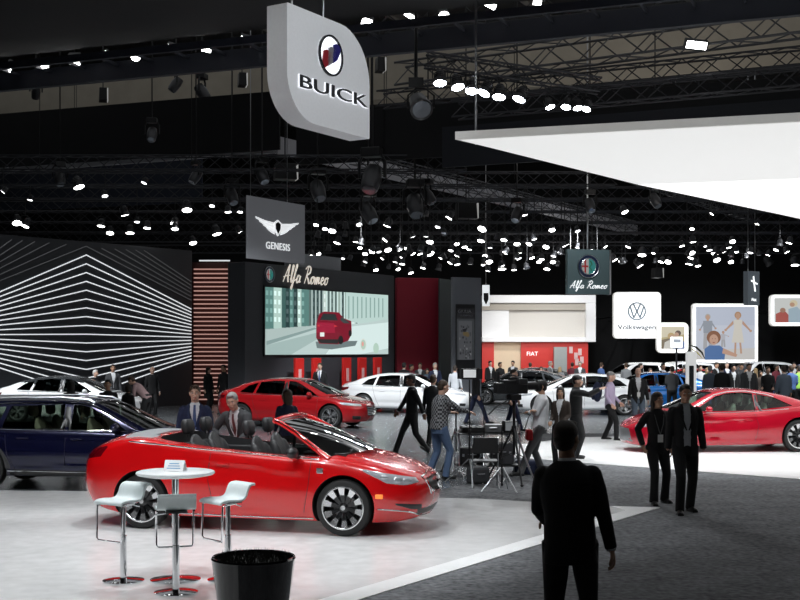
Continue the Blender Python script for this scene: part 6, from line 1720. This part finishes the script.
person('bald man in a dark suit with a white lanyard before the blue saloon', (px(638, 0, 33.5).x, 33.5, .0), R(-4), 1.84, tc='black', bc='slate', shirt='white', lany='white', hair=None, skin='fair', lod=1, fat=1.02)

# people round the left-hand cars
person('white-haired man in black beside the white saloon', (px(95, 0, 40.3).x, 40.3, .006), R(60), 1.66, tc='black', bc='black', hair='short', hc='white', lod=1, openv=False)
person('tall dark-suited man standing behind the white saloon', (px(113, 0, 40.6).x, 40.6, .006), R(20), 1.84, tc='charcoal', bc='charcoal', hair='short', hc='dark', skin='tan', lod=1)
person('man in a dusty mauve shirt leaning over the white saloon bonnet', (px(147, 0, 34.4).x, 34.4, .006), R(-100), 1.76, lean=42, nod=-6, hands=((-.18, -.55, .98), (.18, -.55, .98)), top='shirt', tc='mauve', bc='black', hair='short', hc='brown', lod=1)
person('man in black standing just behind the man in the mauve shirt', (px(152, 0, 41.2).x, 41.2, .006), R(30), 1.76, openv=False, tc='black', bc='black', hair='buzz', hc='grey', lod=1)
person('man in a black shirt seated height behind the navy estate car, facing us', (px(108, 0, 27.0).x, 27.0, .006), R(5), 1.66, top='shirt', tc='black', bc='black', hair='short', hc='black', skin='tan', lod=1)
person('long-haired woman in black behind the navy estate car roof', (px(71, 0, 27.5).x, 27.5, .006), R(170), 1.62, top='coat', tc='black', bc='black', hair='long', hc='black', skin='tan', female=True, lod=1)
person('person in a black coat before the front of the white saloon', (px(128, 0, 29.4).x, 29.4, .006), R(150), 1.48, top='coat', tc='black', bc='black', hair='bob', hc='dark', skin='tan', female=True, lod=1)
person('woman in black with long hair against the slatted wall', (px(208, 0, 44).x, 44, .006), R(60), 1.70, top='coat', tc='black', bc='black', hair='long', hc='dark', skin='fair', female=True, lod=1)
person('man in black behind the tail of the deep red saloon', (px(224, 0, 43).x, 43, .006), R(-30), 1.80, top='shirt', tc='black', bc='black', hair='short', hc='black', skin='tan', lod=1)
person('dark-suited man with a blue tie behind the deep red saloon roof', (px(320, 0, 43.5).x, 43.5, .006), R(-8), 1.86, tc='black', bc='black', shirt='white', tie=M_tie, hair='short', hc='brown', lod=1)
person('man in a dark suit and white shirt near the poster tower', (px(435, 0, 46).x, 46, .006), R(15), 1.84, tc='darkblue', bc='darkblue', shirt='white', hair='short', hc='grey', lod=1)
person('person in a pale grey top beside the video monitor', (px(455, 0, 45).x, 45, .006), R(170), 1.74, top='shirt', tc='lightgrey', bc='black', hair='short', hc='dark', lod=1)
person('man in dark blue striding behind the camera operator', (px(513, 0, 34).x, 34, .006), R(60), 1.78, feet=((-.1, -.3, 0), (.1, .3, 0)), top='shirt', tc='darkblue', bc='darkblue', hair='short', hc='dark', lod=1)
person('dark figure striding left behind the light stand', (px(476, 0, 37).x, 37, .006), R(95), 1.78, feet=((-.1, -.36, 0), (.1, .32, 0)), top='shirt', tc='black', bc='darkblue', hair='short', hc='dark', lod=1)

# crowd: a few kinds built once, each copy dressed and placed on its own
CROWD = []
def proto(**kw):
    r_, _ = person('x', (0, -4, 0), 0, lod=0, **kw); return r_
protos = dict(
    m=proto(h=1.78, tc='black', bc='black', hair='short', hc='dark', openv=True, hands=((-.26, -.06, .82), (.26, -.06, .82))),
    b=proto(h=1.76, top='shirt', tc='black', bc='black', hair='short', hc='dark', hands=((-.18, -.24, 1.02), (.18, -.24, 1.0)), turn=25),
    f=proto(h=1.66, top='coat', tc='black', bc='black', hair='long', hc='dark', female=True, hands=((-.2, -.12, .95), (.2, -.12, .95)), turn=-20),
    c=proto(h=1.76, top='shirt', tc='black', bc='black', hair='cap', hc='dark', hands=((-.14, -.40, 1.42), (.14, -.40, 1.42)), elbows=((-.5, 0, -1), (.5, 0, -1))))
def crowd(kind, x, Y, rz, h, topc, hairc, skinc, label, bc='black'):
    P = protos[kind]; first = P.get('used') is None
    c = copy_tree(P); P['used'] = 1
    if 'used' in c: del c['used']
    c.location = (px(x, 0, Y).x, Y, .006); c.rotation_euler = (0, 0, R(rz)); s_ = h / 1.76; c.scale = (s_, s_, s_); c['label'] = label
    for k_ in [o_ for o_ in bpy.data.objects if o_.parent == c]:
        n_ = k_.name.split('.')[0]; m_ = None
        if n_ in ('jacket', 'coat') or (n_ == 'shirt' and kind in 'bc'): m_ = CL[topc]
        elif n_ == 'hair': m_ = HC[hairc]
        elif n_ == 'body': m_ = SKIN[skinc]
        elif n_ == 'trousers': m_ = CL[bc]
        if m_ and k_.material_slots: k_.material_slots[0].link = 'OBJECT'; k_.material_slots[0].material = m_
    return c
for a in [
    ('m', 420, 50, 0, 1.78, 'charcoal', 'brown', 'fair', 'distant man in charcoal below the dark red wall'),
    ('b', 411, 49.5, 40, 1.74, 'maroon', 'dark', 'tan', 'distant person in maroon at the foot of the dark red wall'),
    ('f', 427, 49.3, 20, 1.66, 'slate', 'brown', 'fair', 'distant woman in slate blue near the poster tower foot'),
    ('m', 404, 48.5, 160, 1.80, 'black', 'black', 'fair', 'distant dark-suited man at the left end of the dark red wall'),
    ('b', 500, 56, 20, 1.76, 'black', 'dark', 'tan', 'distant man in black in front of the beige wall, left one'),
    ('m', 513, 57, -20, 1.80, 'charcoal', 'black', 'tan', 'distant man in charcoal in front of the beige wall, right one'),
    ('b', 530, 56, 160, 1.74, 'darkblue', 'brown', 'fair', 'distant person in dark blue in front of the red wall lettering'),
    ('f', 541, 55, 10, 1.66, 'black', 'dark', 'fair', 'distant woman in black before the red wall beside the cabinet'),
    ('m', 550, 57, 60, 1.78, 'grey', 'grey', 'fair', 'distant man in grey just left of the grey cabinet'),
    ('m', 580, 54, -10, 1.80, 'charcoal', 'grey', 'fair', 'dark-suited man with pale shirt in front of the right end of the red wall'),
    ('b', 572, 57, 150, 1.74, 'maroon', 'dark', 'tan', 'distant person in maroon beside the grey cabinet'),
    ('b', 601, 56, 120, 1.74, 'blue', 'brown', 'fair', 'person in mid blue between the white saloon and the pale utility cars'),
    ('f', 650, 48.5, 30, 1.68, 'red', 'dark', 'tan', 'woman in a bright red coat above the blue saloon'),
    ('m', 663, 46.6, 15, 1.80, 'black', 'black', 'tan', 'man in black standing at the nose of the blue saloon'),
    ('b', 672, 42.4, 170, 1.76, 'charcoal', 'dark', 'tan', 'man in charcoal just left of the white display totem'),
    ('b', 700, 46.8, 0, 1.74, 'white', 'brown', 'fair', 'person in a white shirt just right of the white display totem'),
    ('m', 710, 42.5, 160, 1.76, 'slate', 'grey', 'fair', 'man in a slate jacket seen from behind over the coupe windscreen'),
    ('f', 707, 48.5, 20, 1.70, 'green', 'blond', 'fair', 'woman in a neon green top beside the dark flag'),
    ('m', 722, 41.5, 175, 1.82, 'black', 'dark', 'tan', 'tall man in black seen from behind above the coupe roof, left one'),
    ('m', 733, 43.5, 10, 1.78, 'black', 'black', 'fair', 'man in black turned to us between two taller men over the coupe'),
    ('m', 749, 40.5, -5, 1.86, 'charcoal', 'brown', 'fair', 'tall man in a dark suit with white shirt facing us above the coupe roof'),
    ('f', 760, 44, 30, 1.66, 'darkbrown', 'dark', 'tan', 'woman in a dark brown coat right of the tall facing man'),
    ('b', 768, 42, -20, 1.74, 'black', 'brown', 'fair', 'bearded man in black between the brown coat and the grey jacket'),
    ('m', 784, 39.2, 185, 1.80, 'slate', 'dark', 'fair', 'broad man in a slate grey jacket seen from behind by the frame edge'),
    ('b', 791, 42.5, 170, 1.78, 'blue', 'brown', 'fair', 'man in a blue shirt behind the broad slate jacket'),
    ('b', 799, 44.5, 180, 1.74, 'green', 'dark', 'tan', 'person in a neon green vest at the frame edge'),
    ('c', 741, 48, 20, 1.80, 'charcoal', 'black', 'tan', 'man with raised arms and a cap deep in the crowd'),
    ('f', 756, 50, 200, 1.66, 'tan', 'blond', 'fair', 'blond woman in tan deep in the crowd over the coupe'),
    ('b', 776, 48, 30, 1.76, 'maroon', 'black', 'brown', 'man in maroon deep in the crowd behind the grey jacket'),
    ('m', 727, 50, 0, 1.80, 'darkblue', 'grey', 'fair', 'grey-haired man in dark blue deep in the crowd'),
    ('m', 716, 51.6, 40, 1.78, 'black', 'dark', 'tan', 'man in black under the left edge of the family picture'),
    ('f', 684, 51.6, 10, 1.68, 'darkblue', 'dark', 'tan', 'woman in dark blue behind the totem beside the red saloon'),
    ('b', 640, 52.8, 60, 1.74, 'black', 'dark', 'fair', 'distant person in black under the round-logo sign'),
    ('b', 626, 53.2, 160, 1.76, 'grey', 'brown', 'fair', 'distant person in grey between the pale utility cars'),
    ('m', 794, 50, -10, 1.80, 'black', 'black', 'fair', 'dark-suited man under the small picture at the frame edge'),
    ('m', 490, 56.2, 20, 1.80, 'black', 'black', 'fair', 'distant dark-suited man at the left end of the portal stand'),
    ('f', 560, 53, 170, 1.68, 'grey', 'blond', 'fair', 'distant blond woman in grey before the grey cabinet'),
]: crowd(*a)
def drop(o):
    for k_ in [x for x in bpy.data.objects if x.parent == o]: drop(k_)
    bpy.data.objects.remove(o)
for P in protos.values(): drop(P)
# ------------------------------------------------------------------ bar table, stools, planter
M_tt = mat('white_table_top', (.74, .76, .76), .25)
M_seatp = mat('pale_grey_seat', (.62, .68, .68), .4)
def base_plate(root, r=.20):
    b = MB(); b.lathe([(.001, .032), (.05, .03), (r * .8, .018), (r, .010), (r, .0), (.001, 0)], 40); b.build('base', M_chrome, root, 40)
p = px(175.5, 0, 11.95)
tb = empty('bar_table', (p.x, p.y, .01), 0, 'round white bar table on a chrome pole behind the stool with the olive-lit back', 'table')
base_plate(tb, .25)
b = MB(); b.cyl((0, 0, .02), (0, 0, 1.04), .036, n=20); b.build('pole', M_chrome, tb, 40)
b = MB(); b.lathe([(.001, 1.035), (.30, 1.035), (.375, 1.05), (.39, 1.065), (.385, 1.08), (.37, 1.085), (.001, 1.085)], 48); b.build('table_top', M_tt, tb, 35)
tent = empty('table_card', (p.x + .0, p.y - .02, 1.096), R(-8), 'small white tent card with blue print on the bar table', 'card')
b = MB(); b.box((0, -.035, .055), (.20, .004, .12), Matrix.Rotation(R(28), 3, 'X').inverted()); b.build('front_leaf', M_white, tent)
b = MB(); b.box((0, .035, .055), (.20, .004, .12), Matrix.Rotation(R(-28), 3, 'X').inverted()); b.build('back_leaf', M_white, tent)
for k in range(3):
    b = MB(); b.box((0, -.0385 - .0 + .022 * (k - 1) * .53 * 1, .055 + .022 * (k - 1)), (.14 - .02 * k, .002, .008), Matrix.Rotation(R(28), 3, 'X').inverted()); b.build('print_line', mat('blue_print', (.12, .35, .6), .5), tent)

def stool(x, Y, rz, label, hs=.80):
    p = px(x, 0, Y); root = empty('bar_stool', (p.x, p.y, .01), rz, label, 'stool')
    base_plate(root, .205)
    b = MB(); b.cyl((0, 0, .02), (0, 0, .45), .034, n=18); b.cyl((0, 0, .43), (0, 0, hs - .03), .024, n=16); b.build('gas_pole', M_chrome, root, 40)
    # seat shell: a bent ply, S-shaped in profile; local +X is the raised back
    prof = catmull([(-.205, -.026), (-.19, .0), (-.10, .010), (.0, .004), (.06, .012), (.095, .045), (.125, .115), (.155, .145), (.215, .152)], 6)
    b = MB(); t = .011; n = len(prof); W2 = .19; rows = []
    vs = []
    for i, (x_, z_) in enumerate(prof):
        a = prof[max(0, i - 1)]; c = prof[min(n - 1, i + 1)]; d = Vector((c[0] - a[0], 0, c[1] - a[1])).normalized(); nn = Vector((-d.z, 0, d.x))
        wd = W2 * (1 - .10 * (i / n)); 
        if i in (0, n - 1): wd *= .93
        ring_ = [Vector((x_, y, z_)) + nn * s_ * t for y, s_ in ((-wd, 1), (wd, 1), (wd + .004, 0), (wd, -1), (-wd, -1), (-wd - .004, 0))]
        vs.append([v + Vector((0, 0, hs)) for v in ring_])
    b.rings(vs); b.build('seat', M_seatp, root, 40)
    b = MB(); P = [(-.02, -.17, hs - .02), (-.14, -.175, hs - .03), (-.18, -.175, hs - .04), (-.19, -.175, hs - .36), (-.18, -.16, hs - .385), (-.18, .16, hs - .385), (-.19, .175, hs - .36), (-.18, .175, hs - .04), (-.14, .175, hs - .03), (-.02, .17, hs - .02)]
    b.tube(P, .010, 8); b.build('footrest', M_chrome, root, 50)
    b = MB(); b.box((0, 0, hs - .02), (.2, .2, .02)); b.tube([(.02, -.03, hs - .03), (.02, -.2, hs - .05)], .006, 6); b.build('seat_plate', M_chrome, root)
    return root
stool(123.5, 11.9, R(56), 'pale grey bar stool left of the bar table')
stool(228, 11.95, R(42), 'pale grey bar stool between the bar table and the black planter')
stool(176, 11.32, R(-76), 'bar stool in front of the bar table, seen from its back', .79)

p = px(253.5, 0, 9.75)
pl = empty('planter', (p.x, p.y, .01), 0, 'black glossy tapered planter cut by the lower frame edge', 'planter')
b = MB(); b.lathe([(.001, .0), (.25, .0), (.262, .02), (.30, .30), (.335, .575), (.342, .60), (.335, .615), (.318, .612), (.312, .59), (.305, .54), (.001, .54)], 56); b.build('pot', mat('black_glossy_pot', (.010, .010, .011), .10, 0, coat=.6), pl, 40)
rg = random.Random(5); b = MB(); b.lathe([(.001, .592), (.30, .585)], 40)
for k in range(900):
    a = rg.uniform(0, 2 * PI); r_ = math.sqrt(rg.random()) * .30; x = r_ * math.cos(a); y = r_ * math.sin(a); hgt = rg.uniform(.03, .075); dx, dy = rg.uniform(-.02, .02), rg.uniform(-.02, .02)
    b.add([(x - .004, y, .585), (x + .004, y, .585), (x + dx, y + dy, .575 + hgt)], [(0, 1, 2)]); b.add([(x, y - .004, .585), (x, y + .004, .585), (x + dx, y + dy, .575 + hgt)], [(0, 1, 2)])
g = b.build('dark_grass', mat('dark_dry_grass', (.035, .035, .032), .8), pl); g['kind'] = 'stuff'

# ------------------------------------------------------------------ camera crew's gear
def tripod(x, Y, hgt, spread, label, cat='tripod', rz=0., m=None, name='tripod', r=.018):
    p = px(x, 0, Y); root = empty(name, (p.x, p.y, .006), rz, label, cat)
    m = m or M_black
    b = MB(); b.cyl((0, 0, hgt * .35), (0, 0, hgt), r * 1.1, n=10); b.cyl((0, 0, hgt * .62), (0, 0, hgt * .70), r * 2, n=10); b.build('column', m, root, 50)
    for k in range(3):
        a = 2 * PI * k / 3 + .5; c, s_ = math.cos(a), math.sin(a)
        b = MB(); b.tube([(c * .03, s_ * .03, hgt * .66), (c * spread * .55, s_ * spread * .55, hgt * .30), (c * spread, s_ * spread, .02)], [r, r * .85, r * .7], 8); b.ell((c * spread, s_ * spread, .022), (.03, .03, .022), None, 8, 6); b.build('leg', M_alu if m is M_black and k == 0 else m, root, 50)
        b = MB(); b.tube([(0, 0, hgt * .38), (c * spread * .55, s_ * spread * .55, hgt * .30)], r * .4, 5); b.build('brace', m, root)
    return root
def stand(x, Y, hgt, label, rz=0., zl=.42, spread=.46):
    p = px(x, 0, Y); root = empty('light_stand', (p.x, p.y, .006), rz, label, 'stand')
    b = MB(); b.cyl((0, 0, .10), (0, 0, hgt * .5), .017, n=10); b.cyl((0, 0, hgt * .5), (0, 0, hgt), .011, n=8); b.cyl((0, 0, hgt * .48), (0, 0, hgt * .52), .026, n=8); b.build('pole', M_black, root, 50)
    for k in range(3):
        a = 2 * PI * k / 3 + .3; c, s_ = math.cos(a), math.sin(a)
        b = MB(); b.tube([(c * .02, s_ * .02, zl), (c * spread, s_ * spread, .012)], .012, 6); b.tube([(0, 0, .14), (c * spread * .5, s_ * spread * .5, zl * .52)], .007, 5); b.build('leg', M_alu, root)
    return root
t1 = tripod(514, 20.6, 1.42, .5, 'tall black camera tripod carrying the broadcast camera', rz=.2, r=.022)
p = t1.location
cm = empty('video_camera', (p.x, p.y, 1.43), R(28), 'large black broadcast video camera on the tall tripod', 'camera')
b = MB(); b.box((0, 0, .06), (.22, .16, .10)); b.build('tripod_head', M_black, cm, bevel=.02)
b = MB(); b.box((0, 0, .24), (.48, .17, .24)); b.box((-.30, 0, .22), (.16, .14, .18)); b.box((.02, 0, .385), (.26, .05, .05)); b.build('camera_body', M_plastic, cm, bevel=.02)
b = MB(); b.lathe([(.06, .22), (.07, .30), (.075, .44), (.10, .46), (.105, .52), (.09, .52), (.08, .50)], 20, c=(0, 0, .25), axis='X'); b.build('lens', M_black, cm, 40)
b = MB(); b.box((.05, -.17, .33), (.16, .12, .10)); b.box((.05, -.10, .33), (.04, .06, .04)); b.build('viewfinder', M_plastic, cm, bevel=.01)
b = MB(); b.tube([(-.05, .0, .05), (-.45, -.12, -.10), (-.62, -.16, -.22)], .012, 8); b.build('pan_bar', M_black, cm, 50)
b = MB(); b.box((-.34, .02, .42), (.05, .12, .16)); b.tube([(-.3, 0, .4), (-.1, .02, .46), (.05, 0, .42)], .012, 6); b.build('handle', M_plastic, cm)
ls = stand(469.5, 20.6, 1.78, 'thin black light stand held by the man in the checked shirt', .3)
p = ls.location
mo = empty('led_lamp', (p.x, p.y, 1.79), R(4), 'small lit light panel on top of the thin black stand', 'lamp')
b = MB(); b.box((0, 0, .10), (.27, .06, .19)); b.build('panel_housing', M_black, mo, bevel=.01)
b = MB(); b.box((-.0, -.032, .105), (.215, .006, .135)); b.build('diffuser', mat('panel_glow', (.6, .6, .6), .5, emis=(.55, .57, .58), es=.6), mo)
for s_ in (-1, 1):
    b = MB(); b.box((s_ * .165, -.03, .10), (.05, .10, .17), Matrix.Rotation(s_ * R(40), 3, 'Z')); b.build('barn_door', M_black, mo)
stand(502, 19.4, 1.05, 'short light stand with silver legs in front of the equipment case', .9, .40, .34)
stand(484, 20.9, 1.30, 'black stand just behind the equipment case', .1, .5, .4)
tripod(456, 22.6, 1.15, .30, 'smaller black tripod left of the trolley, behind the checked-shirt man', rz=.9, r=.014)
# trolley with cases
def trolley():
    p = px(487, 0, 21.9); root = empty('equipment_trolley', (p.x, p.y, .006), R(6), 'two-tier black equipment trolley between the camera crew', 'trolley')
    b = MB(); b.box((0, 0, .78), (1.15, .55, .03)); b.build('upper_shelf', M_plastic, root, bevel=.01)
    b = MB(); b.box((0, 0, .20), (1.15, .55, .03)); b.build('lower_shelf', M_plastic, root, bevel=.01)
    for sx_ in (-1, 1):
        for sy_ in (-1, 1):
            b = MB(); b.cyl((sx_ * .55, sy_ * .25, .06), (sx_ * .55, sy_ * .25, .95 if sx_ > 0 else .86), .014, n=8); b.lathe([(.001, -.012), (.04, -.012), (.04, .012), (.001, .012)], 12, c=(sx_ * .55, sy_ * .25, .04), axis='Y'); b.build('leg', M_alu, root, 40)
    return root
tr = trolley(); p = tr.location; M_ = tr.matrix_basis
def on(x, y, z): return Vector((p.x + x, p.y + y, p.z + z))
def box_thing(name, c, d, m, label, cat, rz=0., bevel=.015, extra=None):
    o = empty(name, c, rz, label, cat)
    b = MB(); b.box((0, 0, d[2] / 2), d); b.build('shell', m, o, bevel=bevel)
    if extra: extra(o, d)
    return o
def handle(o, d):
    b = MB(); b.tube([(-.07, -d[1] / 2, d[2] * .6), (-.06, -d[1] / 2 - .03, d[2] * .6), (.06, -d[1] / 2 - .03, d[2] * .6), (.07, -d[1] / 2, d[2] * .6)], .008, 6); b.build('handle', M_alu, o)
def latches(o, d):
    handle(o, d)
    for s_ in (-1, 1):
        b = MB(); b.box((s_ * d[0] * .35, -d[1] / 2 - .004, d[2] * .55), (.04, .01, .05)); b.build('latch', M_alu, o)
box_thing('mixing_desk', on(-.27, 0, .80), (.42, .38, .10), M_plastic, 'flat black mixing desk on the left end of the trolley', 'equipment', .1, extra=lambda o, d: [MB() and (lambda b: (b.box((-.15 + .1 * k, 0, d[2] + .008), (.05, .28, .012)), b.build('fader_strip', M_alu, o)))(MB()) for k in range(4)])
box_thing('recorder', on(.12, .02, .80), (.32, .30, .14), mat('grey_device', (.12, .125, .13), .4), 'grey recorder box in the middle of the trolley', 'equipment', -.1, extra=handle)
box_thing('monitor', on(.42, .0, .80), (.26, .16, .20), M_plastic, 'small black monitor on the right end of the trolley', 'monitor', .2, extra=lambda o, d: (lambda b: (b.box((0, -d[1] / 2 - .003, d[2] * .52), (d[0] * .85, .004, d[2] * .75)), b.build('screen', mat('grey_screen', (.2, .2, .2), .2, emis=(.3, .33, .35), es=.3), o)))(MB()))
box_thing('equipment_case', on(-.28, 0, .222), (.46, .36, .30), M_plastic, 'black equipment case low on the trolley, left side', 'case', extra=latches)
box_thing('equipment_case', on(.26, 0, .222), (.42, .36, .38), mat('dark_grey_case', (.05, .05, .055), .45), 'dark grey equipment case low on the trolley, right side', 'case', extra=latches)
q = px(478, 0, 20.6); box_thing('camera_bag', Vector((q.x, q.y, .006)), (.36, .26, .30), CL['charcoal'], 'soft charcoal bag on the floor by the light stand', 'bag', .3, .05, handle)
q = px(527, 0, 22.2); box_thing('camera_bag', Vector((q.x, q.y, .006)), (.44, .3, .26), CL['darkblue'], 'soft dark blue bag on the floor behind the camera tripod', 'bag', -.2, .05, handle)
# round black director chair-like seats hanging by the trolley: two folding chairs
def fchair(x, Y, rz, label):
    p = px(x, 0, Y); root = empty('folding_chair', (p.x, p.y, .006), rz, label, 'chair')
    b = MB(); b.box((0, 0, .45), (.42, .40, .03)); b.build('seat', M_plastic, root, bevel=.012)
    b = MB(); b.box((0, .20, .72), (.44, .03, .26)); b.build('backrest', M_plastic, root, bevel=.012)
    for s_ in (-1, 1):
        b = MB(); b.tube([(s_ * .21, .24, .86), (s_ * .21, .12, .45), (s_ * .21, -.20, .012)], .011, 6); b.build('leg', M_alu, root)
        b = MB(); b.tube([(s_ * .22, -.12, .44), (s_ * .22, .26, .012)], .011, 6); b.build('leg', M_alu, root)
    return root
fchair(485, 20.0, R(178), 'black folding chair with silver legs in front of the trolley')
# red bag under the crossed arms
q = px(529, 433, 21.45); o = empty('shoulder_bag', q, 0, 'small red bag hanging at the waist of the man with crossed arms', 'bag')
b = MB(); b.box((0, 0, -.03), (.13, .24, .20), None, .85); b.build('bag', mat('red_leather', (.45, .01, .015), .4), o, bevel=.03)
b = MB(); b.tube([(-.08, 0, .06), (0, .02, .30), (.10, .02, .42)], .008, 6); b.build('strap', M_plastic, o)

# white display totem, small sign and flag in the crowd
p = px(691, 0, 38.5)
o = empty('display_totem', (p.x, p.y, .006), 0, 'white upright display totem with a dark screen behind the walking man', 'display')
b = MB(); b.box((0, 0, 1.12), (.33, .12, 2.24)); b.build('totem_body', mat('totem_white', (.8, .8, .8), .4, emis=(.8, .82, .82), es=.5), o, bevel=.02)
b = MB(); b.box((0, -.064, 1.32), (.15, .01, .95)); b.build('screen', mat('totem_screen', (.03, .035, .04), .15), o)
b = MB(); b.box((0, 0, .02), (.6, .4, .04)); b.build('base', M_alu, o, bevel=.01)
p = px(676.5, 0, 50)
o = empty('sign_post', (p.x, p.y, .0), 0, 'small white box sign on a post under the two-person picture', 'sign')
b = MB(); b.cyl((0, 0, 0), (0, 0, 2.4), .04, n=8); b.build('post', M_black, o)
b = MB(); b.box((0, 0, 2.62), (.48, .2, .46)); b.build('sign_box', mat('sign_box_white', (.8, .8, .8), .4, emis=(.85, .87, .88), es=.5), o, bevel=.02)
b = MB(); b.box((0, -.105, 2.68), (.3, .01, .14)); b.build('mark', mat('mark_grey', (.2, .22, .25), .5), o)
p = px(690, 0, 49)
o = empty('flag', (p.x, p.y, .0), 0, 'drooping black and yellow flag beside the small white box sign', 'flag')
b = MB(); b.cyl((0, 0, 0), (0, 0, 2.55), .02, n=6); b.build('pole', M_black, o)
b = MB(); b.tube([(0, 0, 2.5), (.25, .03, 2.42), (.48, -.02, 2.2), (.60, .0, 1.95)], [.10, .17, .13, .04], 10, True, .15); b.build('cloth', mat('flag_dark', (.03, .03, .02), .8), o, 60)
b = MB(); b.tube([(.05, -.05, 2.35), (.30, -.04, 2.18), (.48, -.04, 1.98)], [.04, .06, .03], 8, True, .3); b.build('stripe', mat('flag_yellow', (.55, .45, .05), .8), o, 60)
